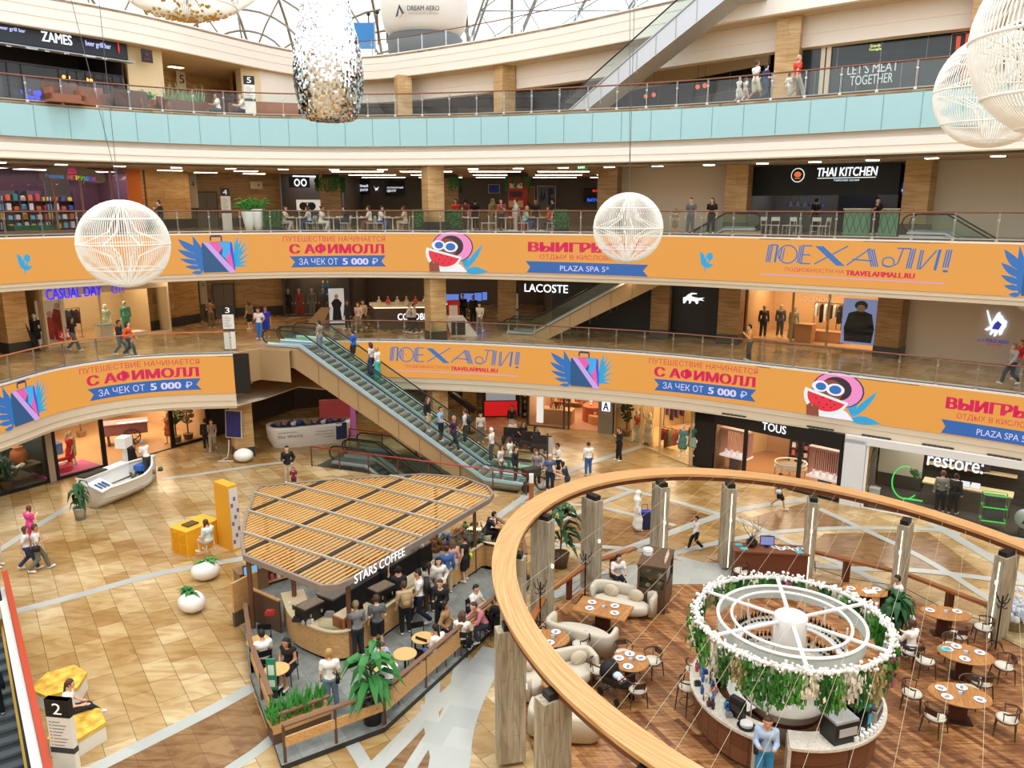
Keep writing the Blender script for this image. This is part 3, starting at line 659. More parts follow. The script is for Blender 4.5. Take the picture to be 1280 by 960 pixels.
# moving stairs down to the first level, inside the floor opening
def esc_down(label, O, ang, f1, L, strip=CLADG):
 t = thing('escalator', label, 'escalator', O, ang)
 for k in (0, 1):
  y0 = -.2 - k * 1.45 - .0; y1 = y0 - 1.0
  b = MB(); b.bx(0, f1, y1, y0, -.04, .02)
  for i in range(int((L - f1) / .36)): x = f1 + i * .36; b.bx(x, x + .4, y1, y0, -.05 - .21 * (i + 1), -.21 * (i + 1)); b.bx(x - .02, x + .01, y1, y0, -.21 * (i + 1), -.21 * i)
  b.build('steps', STEPM, t)
  for y in (y0 + .1, y1 - .1):
   hp = [(.3, .2), (.1, .36), (.04, .58), (.1, .78), (.3, .93), (.55, .95), (f1, .95), (L, .95 - (L - f1) * .577)]
   MB().tube([(x, y, z + .05) for x, z in hp], .045, 6).build('handrail', RUBBER, t, True)
   b = MB(); b.add([(x, y, z) for x, z in hp] + [(L, y, .1 - (L - f1) * .577), (f1, y, .1)], [tuple(range(10))]); b.build('glass_balustrade', ESCGLASS, t)
   b = MB(); b.bar((.2, y, .1), (f1, y, .1), .22, .12); b.bar((f1, y, .1), (L, y, .1 - (L - f1) * .577), .22, .12); b.build('deck_strip', strip, t)
esc_down('escalator pair sinking through the floor opening below the bronze one', EP(11.2, 2.9), UA + pi, 2.2, 8.2)
esc_down('escalator pair going down in the floor opening at the bottom left corner', tuple(H2B + H2N * .05), atan2(-H2U[1], -H2U[0]), 1.2, 14.5, M('e3b53c', .4))
def railbox(label, pts, h=1.05, rail=M('a23a2a', .35)):
 t = thing('glass_balustrade', label, 'railing', (pts[0][0], pts[0][1], 0))
 q = [(x - pts[0][0], y - pts[0][1]) for x, y in pts]
 MB().tube([(x, y, h) for x, y in q], .04, 8).build('handrail', rail, t, True)
 for (x0, y0), (x1, y1) in zip(q, q[1:]):
  n = max(1, round(hypot(x1 - x0, y1 - y0) / 1.7))
  for i in range(n):
   a, c = i / n, (i + 1) / n
   MB().box((x0 + (x1 - x0) * a, y0 + (y1 - y0) * a, h / 2), (.06, .06, h)).build('post', M('6d4a3a', .4, .5), t)
   b = MB(); b.add([(x0 + (x1 - x0) * e, y0 + (y1 - y0) * e, z) for e, z in ((a, .06), (c, .06), (c, h - .1), (a, h - .1))], [(0, 1, 2, 3)]); b.build('glass_panel', GLASS, t)
 MB().box((q[-1][0], q[-1][1], h / 2), (.06, .06, h)).build('post', M('6d4a3a', .4, .5), t)
railbox('glass balustrade with red handrail in front of the escalator opening, behind the slatted kiosk roof', [EP(11.8, -.55)[:2], EP(-.1, -.55)[:2]])
railbox('short glass balustrade with red handrail on the far side of the escalator opening', [EP(11.8, 3.05)[:2], EP(7.6, 3.05)[:2]])
t = thing('glass_balustrade', 'orange-red handrail running along the floor opening at the bottom left corner', 'railing', tuple(H2A)); d = H2B - H2A - H2U; MB().bar((0, 0, 1.05), d + Vector((0, 0, 1.05)), .16, .09).build('handrail', M('b8432a', .4), t); MB().bar(H2N * .06 + Vector((0, 0, .5)), d + H2N * .06 + Vector((0, 0, .5)), .22, .05).build('white_ledge', WHITE, t)
for i in range(8): a = d * (i / 8); c = d * ((i + 1) / 8); b = MB(); b.add([a, c, c + Vector((0, 0, 1.0)), a + Vector((0, 0, 1.0))], [(0, 1, 2, 3)]); b.build('glass_panel', GLASS, t); MB().box(a + Vector((0, 0, .5)), (.05, .05, 1.)).build('post', CHROME, t)
# a red-and-wood end post at the foot of the big escalator
t = thing('end_post', 'square wooden end post with white top at the foot of the long escalator', 'post', P(664, 632)); MB().box((0, 0, .55), (.2, .2, 1.1)).build('shaft', M('a5602f', .4), t); MB().box((0, 0, 1.3), (.2, .2, .4)).build('cap', WHITE, t)
# hanging lights
def globe(label, c, r, cables, strands=117, sx=1., white=M('f0f0ea', .4, 0, .12), tr=.012, top=False, gold=False):
 t = thing('globe_chandelier', label, 'chandelier', c)
 for h in range(3):
  b = MB()
  for k in range(h, strands, 3):
   a = 2 * pi * k / strands; b.tube([(r * sx * sin(R(p)) * cos(a), r * sx * sin(R(p)) * sin(a), r * cos(R(p))) for p in range(6, 178, 9)], tr, 4)
  b.build('bead_strands', white, t)
 for p in (30, 55, 90, 125, 152):
  b = MB(); b.tube([(r * 1.005 * sx * sin(R(p)) * cos(2 * pi * k / 40), r * 1.005 * sx * sin(R(p)) * sin(2 * pi * k / 40), r * cos(R(p))) for k in range(40)], tr * 1.9, 6, True); b.build('ring', white, t, True)
 b = MB()
 for k in range(8):
  a = 2 * pi * k / 8; b.tube([(0, 0, r * .98), (r * sx * .32 * cos(a), r * sx * .32 * sin(a), r * .28), (r * sx * .99 * cos(a), r * sx * .99 * sin(a), 0), (r * sx * .32 * cos(a), r * sx * .32 * sin(a), -r * .28), (0, 0, -r * .98)], tr * 2, 5)
 b.build('inner_star', white, t)
 if gold: b = MB(); [b.ball((r * sx * sin(R(p)) * cos(a), r * sx * sin(R(p)) * sin(a), -r * cos(R(p))), .05, 6, 4) for p, a in [(random.uniform(2, 24), random.uniform(0, 7)) for _ in range(150)]]; b.build('gold_drops', M('d8b25a', .25, .7), t)['kind'] = 'stuff'
 b = MB(); b.tube([(0, 0, r), (0, 0, r + .6)], .02, 5)
 for dx in cables: b.tube([(0, 0, r + .6), (dx, .1, 31 - c[2])], .012, 4)
 b.build('cable', M('6a6a68', .4, .5), t)
def sph(px, py, Y): q = AT(px, py, Y); return q
globe('white bead globe chandelier hanging in front of the upper screen on the left', sph(155, 305, 29), 1.56, (-2.6, .05))
globe('white bead globe chandelier hanging before the red prize lettering of the upper screen', sph(785, 285, 35), 1.5, (-.5, -.05))
globe('white bead globe chandelier beside the orange restaurant poster, half behind a larger one', sph(1244, 113, 23), 1.52, (0.2, -.2))
globe('largest and nearest white bead chandelier, cut by the right edge of the view', sph(1352, 45, 15), 1.75, (.1, -.1), 120, 1., tr=.018)
globe('big bead dome chandelier with gold drops at the top left', sph(222, -118, 26), 3.15, (1, -1), 110, 1.0, M('efeee8', .4, 0, .08), gold=True)
# mirrored drop made of small tilted mirror tiles
def drop():
 t = thing('mirror_drop', 'tall bottle-shaped hanging sculpture covered in small mirror tiles', 'chandelier', sph(409, 60, 30))
 prof = spline([(.0, -2.5), (.75, -2.47), (1.02, -2.2), (1.2, -1.4), (1.22, -.6), (1.12, .2), (.92, 1.0), (.8, 2.0), (.8, 3.2), (.85, 4.6)], 5)
 L = [0]
 for p, q in zip(prof, prof[1:]): L.append(L[-1] + hypot(q[0] - p[0], q[1] - p[1]))
 rng = random.Random(3); b = MB(); st = .075; a = st / 2
 while a < L[-1]:
  i = max(0, int(np.searchsorted(L, a)) - 1); u = (a - L[i]) / (L[i + 1] - L[i]); r = prof[i][0] + (prof[i + 1][0] - prof[i][0]) * u; z = prof[i][1] + (prof[i + 1][1] - prof[i][1]) * u
  dr, dz = prof[i + 1][0] - prof[i][0], prof[i + 1][1] - prof[i][1]; n = max(6, int(2 * pi * r / st))
  for k in range(n):
   th = 2 * pi * k / n; e = Vector((-sin(th), cos(th), 0)); v = Vector((dr * cos(th), dr * sin(th), dz)).normalized(); nn = e.cross(v)
   j = Vector((rng.gauss(0, .12), rng.gauss(0, .12), rng.gauss(0, .12))); e2 = (e + nn * e.dot(j)).normalized(); v2 = (v + nn * v.dot(j)).normalized(); c = Vector((r * cos(th), r * sin(th), z)); s = st * .49
   b.add([c - e2 * s - v2 * s, c + e2 * s - v2 * s, c + e2 * s + v2 * s, c - e2 * s + v2 * s], [(0, 1, 2, 3)])
  a += st
 b.build('mirror_tiles', M('eef2f6', .06, 1.), t)
 b = MB(); b.lathe([(max(.001, r - .05), z) for r, z in prof], 24); b.build('core', M('9aa2aa', .3, .8), t, True)
drop()
# roof: pale vault with ribs on the left, steel lattice under glass on the right
VAULT = translucent('frosted_vault', 'f4f2ea', .75); RIB = M('8f8c84', .5, .3); TRUSS = M('a9b8c4', .45, .4)
vp = lambda u, v: (-62 + u * 62, 88 - 42 * (1 - cos(v * pi / 2)) - 0 * u, 23.5 + 17 * sin(v * pi / 2))
b = MB(); nu, nv = 14, 10
b.add([vp(i / nu, j / nv) for i in range(nu + 1) for j in range(nv + 1)], [(i * (nv + 1) + j, (i + 1) * (nv + 1) + j, (i + 1) * (nv + 1) + j + 1, i * (nv + 1) + j + 1) for i in range(nu) for j in range(nv)])
struct('ceiling_vault', b, VAULT, True)
b = MB()
for i in range(0, nu + 1, 1): b.tube([(q[0], q[1] - .3, q[2] - .3) for q in (vp(i / nu, j / 10) for j in range(11))], .14, 6)
struct('beam', b, RIB, True)
b = MB()
for i in range(4):
 for k in range(4):
  x0 = -50 + i * 13; r = 2.2 + 1.9 * k
  b.tube([(x0 + r * 1.0 * cos(R(a)), 76 - .6 * k, 24 + r * .85 * sin(R(a)) + 1.0) for a in range(0, 181, 12)], .1, 5)
 for a in (30, 62, 90, 118, 150): b.tube([(x0, 76, 25)] + [(x0 + q * cos(R(a)), 74.5, 25 + q * .85 * sin(R(a))) for q in (5, 9)], .08, 5)
struct('beam', b, RIB, True)
t = MB()
def bayt(x0, y0, x1, y1, z0, z1):
 n = 7; A = [Vector((x0 + (x1 - x0) * i / n, y0 + (y1 - y0) * i / n, z0 + (z1 - z0) * i / n)) for i in range(n + 1)]; B = [p + Vector((.9, 1.2, 1.9)) for p in A]
 t.tube(A, .1, 6); t.tube(B, .12, 6)
 for i in range(n): t.tube([A[i], B[i]], .05, 4); t.tube([A[i + 1], B[i]], .05, 4)
for i in range(9):
 x = -6 + 4.2 * i; bayt(x, 82, x + 10, 50, 23.8, 40)
 if i < 8:
  for k in range(6):
   a = k / 6; p = (x + 10 * a, 82 - 32 * a, 23.8 + 16.2 * a); q = (x + 4.2 + 10 * (a + .16), 82 - 32 * (a + .16), 23.8 + 16.2 * (a + .16)); t.tube([p, q], .05, 4); t.tube([(p[0] + 4.2, p[1], p[2]), (q[0] - 4.2, q[1], q[2])], .05, 4); t.tube([p, (p[0] + 4.2, p[1], p[2])], .06, 4)
struct('beam', t, TRUSS, True)
b = MB(); b.add([(-8, 84, 25), (40, 84, 25), (52, 50, 43), (2, 50, 43)], [(0, 1, 2, 3)]); struct('window_1', b, glassmat('roof_glass', (.93, .97, 1.), .05))
# flight pod on the top level
t = thing('flight_pod', 'big white flight simulator pod with dark underside on the top level', 'ride', AT(531, 40, 66))
b = MB(); b.lathe([(.01, -.6), (2.6, -.5), (3.15, .2), (3.4, 1.6), (3.3, 3.4), (2.6, 4.8), (1.2, 5.6), (.01, 5.8)], 32); b.build('shell', M('e6e6e2', .4), t, True)
b = MB(); b.lathe([(2.2, -2.5), (2.75, -1.7), (2.95, -.6), (2.6, -.2)], 28); b.build('underside', M('5d6468', .6), t, True)
b = MB()
for k in range(6): a = k * pi / 3; b.tube([(2.2 * cos(a), 2.2 * sin(a), -2.2), (1.5 * cos(a + .5), 1.5 * sin(a + .5), -3.2)], .09, 6)
b.build('jack', DARK, t)
f6 = lambda x, z, o=0.: (x, -3.43 - o + .13 * x * x * .35, z)
b = MB(); text(b, 'DREAM AERO', f6, -.9, 1.45, .78, 1.12, .02); b.build('lettering', M('3a4048', .5), t)
b = MB(); text(b, 'ПРИКЛЮЧЕНИЕ ДЛЯ ВСЕХ', f6, -.85, 1.4, .5, .66); b.build('lettering', M('7a6a60', .5), t)
b = MB(); b.tri([(-1.8, .35), (-1.5, 1.25), (-1.15, .6), (-1.3, .55), (-1.5, .95), (-1.62, .42)], lambda x, y, d: f6(x, y, .03)); b.build('emblem', M('30363c', .5), t)
b = MB(); b.tri([(-1.55, .3), (-1.0, .75), (-1.2, .66), (-1.45, .35)], lambda x, y, d: f6(x, y, .03)); b.build('emblem', M('c04a3a', .5), t)
# blue play structure beside the pod
t = thing('play_structure', 'small bright blue banner on posts at the left of the flight pod', 'banner', AT(450, 66, 66)); b = MB(); b.bx(-1.2, 1.2, 0, .1, .3, 2.2); b.build('banner_panel', M('2f86d0', .5), t); [MB().cyl((x, .05, 0), (x, .05, 2.3), .06).build('post', STEEL, t) for x in (-1.2, 1.2)]
for k in range(5):
 q = AT(462 + 11 * k, 58 - 2 * k, 67); t0 = thing('lamp_post', 'slim dark lamp stand on the top level terrace left of the pod', 'lamp', q, 0, 'dark lamp stands on the top terrace'); MB().cyl((0, 0, 0), (0, 0, 2.3), .05).ball((0, 0, 2.4), .16).build('stand', DARK, t0)
# restaurant: timber ring on columns, plank floor
CX, CY = 8.27, 18.53; LA = (.35, -.937); LB = (.937, .35)
def ell(a, k1, k2): c, s = cos(a), sin(a); return (CX + LA[0] * k1 * c + LB[0] * k2 * s, CY + LA[1] * k1 * c + LB[1] * k2 * s)
rz_ = lambda x: 3.9 - .05 * x
t = thing('timber_ring', 'huge oval oak ring carried on columns around the restaurant', 'ring', (CX, CY, 0))
def ringstrip(lo, hi, dz0, dz1, n=150):
 b = MB(); V = []
 for i in range(n):
  a = -2 * pi * i / n; o, q = ell(a, *hi), ell(a, *lo); zo = rz_(o[0]); zq = rz_(q[0])
  V += [(o[0] - CX, o[1] - CY, zo + dz1), (q[0] - CX, q[1] - CY, zq + dz1), (q[0] - CX, q[1] - CY, zq + dz0), (o[0] - CX, o[1] - CY, zo + dz0)]
 b.add(V, [(i * 4 + k, ((i + 1) % n) * 4 + k, ((i + 1) % n) * 4 + (k + 1) % 4, i * 4 + (k + 1) % 4) for i in range(n) for k in range(4)]); return b
OUT_, INN_ = (10.05, 8.62), (9.28, 8.0)
ringstrip(INN_, OUT_, -.1, 0).build('ring_top', RINGWOOD, t)
ringstrip((9.33, 8.05), (10.0, 8.57), -.26, -.1).build('ring_edge', M('6b3a20', .45), t)
COLB = brickmat('column_planks', 'bcb39f', 'aea48e', '7f7664', 1.5, .15, 'v', .004, .6, (1.2, 'a89e88', .6, (5, 5, .6)))
PLACES = [('at the left edge, first in front of the kiosk', -120.2), ('beside the left coat rack', -140), ('behind the rectangular table with two sofas', -159), ('behind the glass pastry cabinet', 177.6), ('beside the reception desk with the monitor', 158.6), ('right of the reception desk', 138.1), ('behind the leafy plant and the reading man', 117), ('behind the right coat rack', 97.1),
 ('tallest at the bottom, nearest the coffee kiosk', -96.8), ('at the bottom, in front of the grey two-seat sofa', -81.3), ('at the bottom edge, its top just showing under the ring', -66)]
for k, (wh, ad) in enumerate(PLACES):
 a = R(ad); rr = (.941, .925, .893, .899, .893, .86, .86, .899, .985, .998, .998)[k]; x, y = ell(a, 10.05 * rr, 8.62 * rr); an = atan2(y - CY, x - CX); zt = rz_(x) - .26
 t = thing('ring_column', 'pale stone-clad ring column ' + wh, 'column', (x, y, .12), an, 'stone-clad columns of the oak ring')
 b = MB(); b.box((0, 0, (zt - .16) / 2), (.68, .37, zt - .16)); b.build('shaft', COLB, t)
 MB().box((-.04, 0, zt - .09), (.44, .26, .16)).build('bracket', BLACK, t)
 if k in (3, 4, 5, 6, 7):
  MB().box((-.345, 0, zt / 2 - .15), (.02, .03, zt - .35)).build('light_strip', M('fff3da', emit=2.2), t)
 MB().box((-.37, 0, 1.9), (.08, .07, .12)).build('wall_lamp', M('f8f4ea', .4, 0, .6), t)
PLANK = brickmat('walnut_planks', 'c2915e', '7a4f32', '4a3020', 1.5, .15, R(63), .003, .35, (1.1, 'a06a3a', .8, (1, 9, 1)), .5)
pf = [ell(2 * pi * i / 90, 9.15, 7.85) for i in range(90)]
b = MB(); b.prism([(x, min(y, 25.6 + .02 * x)) for x, y in pf], .0, .12); struct('floor', b, PLANK)
b = MB(); b.sweep([pf[-i] for i in range(90)], [(.0, .0), (.02, .13), (-.1, .135)], False, True);
GREYPAD = [P(705, 735)[:2], P(760, 712)[:2], P(830, 700)[:2], P(905, 705)[:2], P(985, 735)[:2], P(985, 760)[:2], P(820, 760)[:2], P(740, 770)[:2]]
b = MB(); b.tri(GREYPAD, lambda x, y, d: (x, y, .018)); struct('floor_pad', b, BAND)
# low oak rails between the columns
def lowrail(label, pts, posts=True):
 t = thing('low_rail', label, 'railing', pts[0]); p0 = Vector(pts[0])
 for q, w in zip(pts, pts[1:]):
  b = MB(); b.bar(Vector(q) - p0 + Vector((0, 0, .82)), Vector(w) - p0 + Vector((0, 0, .82)), .2, .09); b.build('top_rail', M('9a5f34', .45), t)
  m = (Vector(q) + Vector(w)) / 2 - p0; MB().box((m[0], m[1], .4), (.2, .2, .8)).build('post', M('5f2f1c', .5), t)
  b = MB(); b.tube([Vector(q) - p0 + Vector((0, 0, .3)), m + Vector((0, 0, .12)), Vector(w) - p0 + Vector((0, 0, .3))], .014, 5); b.build('rope', M('6a5a44', .7), t)
def ringpt(ad, k=9.2, k2=7.9): x, y = ell(R(ad), k, k2); return (x, y, .12)
lowrail('low oak rail between the two left ring columns, above the coffee tables', [ringpt(-122), ringpt(-141)])
lowrail('low oak rail left of the pastry cabinet, behind the two coat racks', [ringpt(-142), ringpt(-160), ringpt(-176)])
lowrail('low oak rail behind the man reading at the table', [ringpt(140), ringpt(118)])
lowrail('low oak rail behind the oval table laid for two', [ringpt(116), ringpt(98)])
# thin festoon wires stretched over the restaurant
b = MB()
wu, wv = (.52, .854), (.854, -.52)
for k in range(-10, 10):
 o = (CX + wv[0] * .68 * k, CY + wv[1] * .68 * k); e = [s * .05 for s in range(-220, 221) if ((lambda x, y: ((x * LA[0] + y * LA[1]) / 9.25) ** 2 + ((x * LB[0] + y * LB[1]) / 7.95) ** 2 < 1)(o[0] + wu[0] * s * .05 - CX, o[1] + wu[1] * s * .05 - CY))]
 if e: p, q = [(o[0] + wu[0] * s, o[1] + wu[1] * s) for s in (e[0], e[-1])]; b.tube([(p[0], p[1], rz_(p[0]) - .1), (q[0], q[1], rz_(q[0]) - .1)], .004, 4)
tag(b.build('festoon_wires', M('cfc0a2', .4)), 'thin bright wires stretched across the restaurant ring', 'wires')
# people: one continuous skin per pose, clothing and hair as parts
def nets(fn, lo, hi, h):
 ax = [np.arange(lo[i], hi[i] + h, h) for i in range(3)]
 X, Y, Z = np.meshgrid(*ax, indexing='ij'); D = fn(X, Y, Z); S = D < 0; nx, ny, nz = D.shape
 cr = np.zeros((nx - 1, ny - 1, nz - 1, 3)); ct = np.zeros((nx - 1, ny - 1, nz - 1))
 I = np.indices((nx, ny, nz)).transpose(1, 2, 3, 0).astype(float)
 for a in range(3):
  s0 = [slice(None)] * 3; s1 = [slice(None)] * 3; s0[a] = slice(0, -1); s1[a] = slice(1, None); s0, s1 = tuple(s0), tuple(s1)
  x = S[s0] != S[s1]; d0, d1 = D[s0], D[s1]
  t = np.where(x, d0 / np.where(d0 == d1, 1, d0 - d1), 0); p = I[s0].copy(); p[..., a] += t; p[~x] = 0
  o = [b for b in range(3) if b != a]
  for u in (0, 1):
   for v in (0, 1):
    sl = [slice(0, -1)] * 3; sl[a] = slice(None); sl[o[0]] = slice(u, u - 1 or None); sl[o[1]] = slice(v, v - 1 or None); sl = tuple(sl)
    cr += p[sl]; ct += x[sl]
 m = ct > 0; idx = -np.ones(m.shape, int); idx[m] = np.arange(m.sum())
 V = cr[m] / ct[m][:, None] * h + np.array(lo); F = []
 for a in range(3):
  s0 = [slice(None)] * 3; s1 = [slice(None)] * 3; s0[a] = slice(0, -1); s1[a] = slice(1, None)
  x = S[tuple(s0)] != S[tuple(s1)]; b, c = (a + 1) % 3, (a + 2) % 3; q = np.argwhere(x)
  q = q[(q[:, b] > 0) & (q[:, c] > 0) & (q[:, b] < m.shape[b]) & (q[:, c] < m.shape[c])]
  if not len(q): continue
  k = []
  for db, dc in ((1, 1), (0, 1), (0, 0), (1, 0)): e = q.copy(); e[:, b] -= db; e[:, c] -= dc; k.append(idx[e[:, 0], e[:, 1], e[:, 2]])
  k = np.stack(k, 1); fl = S[q[:, 0], q[:, 1], q[:, 2]]; k[~fl] = k[~fl][:, ::-1]; F.append(k)
 return V, np.concatenate(F)
def cone(X, Y, Z, a, b, r0, r1):
 ab = [b[i] - a[i] for i in range(3)]; L = sum(e * e for e in ab) or 1e-9
 t = np.clip(((X - a[0]) * ab[0] + (Y - a[1]) * ab[1] + (Z - a[2]) * ab[2]) / L, 0, 1)
 return np.sqrt((X - a[0] - ab[0] * t) ** 2 + (Y - a[1] - ab[1] * t) ** 2 + (Z - a[2] - ab[2] * t) ** 2) - (r0 + (r1 - r0) * t)
def blob(segs, k=.035, h=.024, cut=None, pad=.06):
 P_ = np.array([s[0] for s in segs] + [s[1] for s in segs]); rm = max(max(s[2], s[3]) for s in segs) + pad
 def fn(X, Y, Z):
  D = None
  for a, b, r0, r1 in segs:
   d = cone(X, Y, Z, a, b, r0, r1)
   if D is None: D = d
   else: q = np.clip(k - np.abs(D - d), 0, None) / k; D = np.minimum(D, d) - q * q * k / 4
  return D if cut is None else cut(X, Y, Z, D)
 return nets(fn, P_.min(0) - rm, P_.max(0) + rm, h)
def mid(a, b, t): return tuple(a[i] + (b[i] - a[i]) * t for i in range(3))
POSES = {}
def pose(name, hip=.93, lean=0., arms=None, legs=None, head=(0, 0), seated=False):
 J = {}; p = (0, 0, hip); ch = (0, .44 * sin(lean), hip + .44 * cos(lean)); J['pel'], J['ch'] = p, ch
 J['nk'] = mid(p, ch, 1.26); n = J['nk']; J['hd'] = (n[0] + head[0], n[1] + .03 + head[1] + .1 * sin(lean), n[2] + .15)
 for s, k in ((-1, 0), (1, 1)):
  sh = (s * .185, ch[1] - .01, ch[2] + .04); J['sh%d' % k] = sh; el, wr = arms[k]
  J['el%d' % k] = (s * el[0], sh[1] + el[1], sh[2] + el[2]); J['wr%d' % k] = (s * wr[0], sh[1] + wr[1], sh[2] + wr[2])
  hp = (s * .095, 0, hip - .03); J['hp%d' % k] = hp; kn, an = legs[k]
  J['kn%d' % k] = (s * kn[0], kn[1], kn[2]); J['an%d' % k] = (s * an[0], an[1], an[2])
  fw = an[3] if len(an) > 3 else 0.; J['to%d' % k] = (s * (an[0] + .02), an[1] + .16, max(.045, an[2] - .045 + fw))
 POSES[name] = (J, seated)
down = ((.235, -.02, -.29), (.25, .06, -.53)); fwd = ((.23, .02, -.28), (.19, .25, -.24)); phone = ((.22, .06, -.27), (.1, .26, -.12)); ear = ((.26, .1, -.2), (.13, .12, .12)); hipb = ((.3, -.08, -.24), (.2, .08, -.42))
table = ((.25, .14, -.24), (.16, .36, -.24)); lap = ((.24, .05, -.27), (.12, .28, -.35)); raild = ((.26, .1, -.25), (.32, .33, -.3)); swf = ((.23, .09, -.27), (.22, .26, -.45)); swb = ((.23, -.14, -.26), (.24, -.17, -.5)); tray = ((.22, .06, -.28), (.15, .3, -.25))
sl = ((.1, .02, .49), (.11, -.03, .09)); sl2 = ((.11, .06, .49), (.14, .05, .09))
pose('stand', arms=(down, down), legs=(sl, sl2)); pose('phone', arms=(phone, phone), legs=(sl, sl2), head=(0, .04)); pose('bag', arms=(hipb, fwd), legs=(sl2, sl)); pose('call', arms=(down, ear), legs=(sl, sl2))
pose('tray', arms=(tray, tray), legs=(sl, sl2), lean=.06); pose('rail', arms=(down, raild), legs=(sl, sl2)); pose('reach', lean=.3, arms=(fwd, ((.22, .2, -.2), (.2, .45, -.16))), legs=(sl, sl2), head=(0, .03))
pose('walk', arms=(swf, swb), legs=(((.1, .02, .5), (.1, -.32, .17, -.05)), ((.1, .2, .52), (.1, .3, .09, .04)))); pose('walk2', arms=(swb, tray), legs=(((.1, .2, .52), (.1, .3, .09, .04)), ((.1, .0, .5), (.1, -.3, .16, -.05))))
st = ((.12, .42, .5), (.13, .4, .09)); st2 = ((.13, .43, .5), (.16, .28, .09)); cr_ = ((.06, .44, .58), (-.1, .62, .3)); ot = ((.13, .42, .5), (.16, .62, .1))
pose('sit', hip=.53, arms=(table, table), legs=(st, st2), lean=.12, seated=True); pose('sitphone', hip=.53, arms=(lap, phone), legs=(st, st), head=(0, .05), seated=True)
pose('sitcross', hip=.53, arms=(lap, lap), legs=(st, cr_), head=(0, .05), seated=True); pose('sitlean', hip=.53, lean=.42, arms=(((.25, .2, -.22), (.12, .4, -.2)), ((.25, .2, -.22), (.12, .4, -.2))), legs=(st2, st), head=(0, .05), seated=True)
pose('sitback', hip=.53, lean=-.14, arms=(lap, hipb), legs=(st, ot), seated=True)
_PM = {}
def handsegs(g):
 s = [((0, 0, 0), (0, .012, -.07), .028, .034), ((-.014, .012, -.06), (.016, .012, -.065), .022, .022)]
 for i, (x, l) in enumerate(((-.03, .066), (-.01, .078), (.01, .072), (.029, .056))):
  k = (x * 1.05, .016 + g * .02, -.085 - l * .45); e = (x, .02 + g * .055, -.09 - l * (1 - .45 * g)); s += [((x * .9, .01, -.075), k, .0095, .009), (k, e, .009, .0075)]
 return s + [((.024, .01, -.02), (.05, .03, -.05), .013, .011), ((.05, .03, -.05), (.045, .045, -.082), .01, .0085)]
def meshof(key, fn):
 if key not in _PM:
  V, F = fn(); me = bpy.data.meshes.new(str(key[0])); me.from_pydata(V.tolist() if hasattr(V, 'tolist') else V, [], F.tolist() if hasattr(F, 'tolist') else F); me.update()
  me.polygons.foreach_set('use_smooth', [True] * len(me.polygons)); me.materials.append(None); _PM[key] = me
 return _PM[key]
def bodymesh(po):
 J = POSES[po][0]; j = J.get; n, hd = J['nk'], J['hd']; up = lambda p, d: (p[0], p[1], p[2] + d)
 S = [(up(n, -.08), hd, .055, .055), (mid(J['pel'], J['ch'], 0), J['ch'], .1, .1), ((-.055, J['pel'][1], J['pel'][2]), (.055, J['pel'][1], J['pel'][2]), .115, .115)]
 S += [((-.07, J['ch'][1], J['ch'][2] - .03), (.07, J['ch'][1], J['ch'][2] - .03), .115, .115), (J['sh0'], J['sh1'], .055, .055)]
 for k in '01': S += [(J['sh' + k], J['el' + k], .052, .04), (J['el' + k], J['wr' + k], .04, .026), (J['hp' + k], J['kn' + k], .088, .056), (J['kn' + k], J['an' + k], .056, .036), (J['an' + k], J['to' + k], .042, .034)]
 S += [(up(hd, .02), up(hd, .045), .092, .094), ((hd[0], hd[1] + .03, hd[2] - .04), (hd[0], hd[1] + .05, hd[2] - .075), .066, .046)]
 V, F = blob(S, .04, .022)
 H = [((0, .07, .0), (0, .1, -.025), .012, .016), ((-.095, 0, .0), (-.095, -.005, .02), .014, .016), ((.095, 0, .0), (.095, -.005, .02), .014, .016), ((-.03, .082, -.048), (.03, .082, -.048), .01, .01), ((-.05, .078, .035), (.05, .078, .035), .012, .012), ((0, 0, .02), (0, 0, .045), .092, .094), ((0, .03, -.04), (0, .05, -.075), .066, .046)]
 v, f = blob(H, .02, .013); parts = [(v + np.array(hd), f)]
 for k in '01':
  d = Vector(J['wr' + k]) - Vector(J['el' + k]); q = Vector((0, 0, -1)).rotation_difference(d).to_matrix()
  v, f = _hand[0 if k == '1' else 1]; parts.append((v @ np.array(q).T + np.array(J['wr' + k]), f))
 for v, f in parts: F = np.concatenate([F, f + len(V)]); V = np.concatenate([V, v])
 return V, F
_hv, _hf = blob(handsegs(.6), .008, .0072, pad=.012); _hand = [(_hv, _hf), (_hv * np.array([-1, 1, 1]), _hf[:, ::-1])]
def topmesh(po, kind):
 J = POSES[po][0]; g = .018 if kind != 'jacket' else .03; S = [(J['pel'], J['ch'], .105 + g, .1 + g), ((-.07, J['ch'][1], J['ch'][2] - .03), (.07, J['ch'][1], J['ch'][2] - .03), .118 + g, .118 + g), ((-.05, 0, J['pel'][2] + .02), (.05, 0, J['pel'][2] + .02), .115 + g, .115 + g), (J['sh0'], J['sh1'], .056 + g, .056 + g)]
 for k in '01':
  if kind == 'tee': S += [(J['sh' + k], mid(J['sh' + k], J['el' + k], .62), .056 + g, .052 + g)]
  elif kind in ('long', 'jacket'): S += [(J['sh' + k], J['el' + k], .054 + g, .043 + g), (J['el' + k], mid(J['el' + k], J['wr' + k], .93), .043 + g, .034 + g)]
 zc = J['pel'][2] - .05
 nk = J['nk']; cut = lambda X, Y, Z, D: np.maximum(D, np.maximum(zc - Z, np.maximum(.088 - np.sqrt((X - nk[0]) ** 2 + (Y - nk[1] - .02) ** 2 + (Z - nk[2] - .0) ** 2), Z - nk[2] - .01)))
 return blob(S, .03, .024, cut)
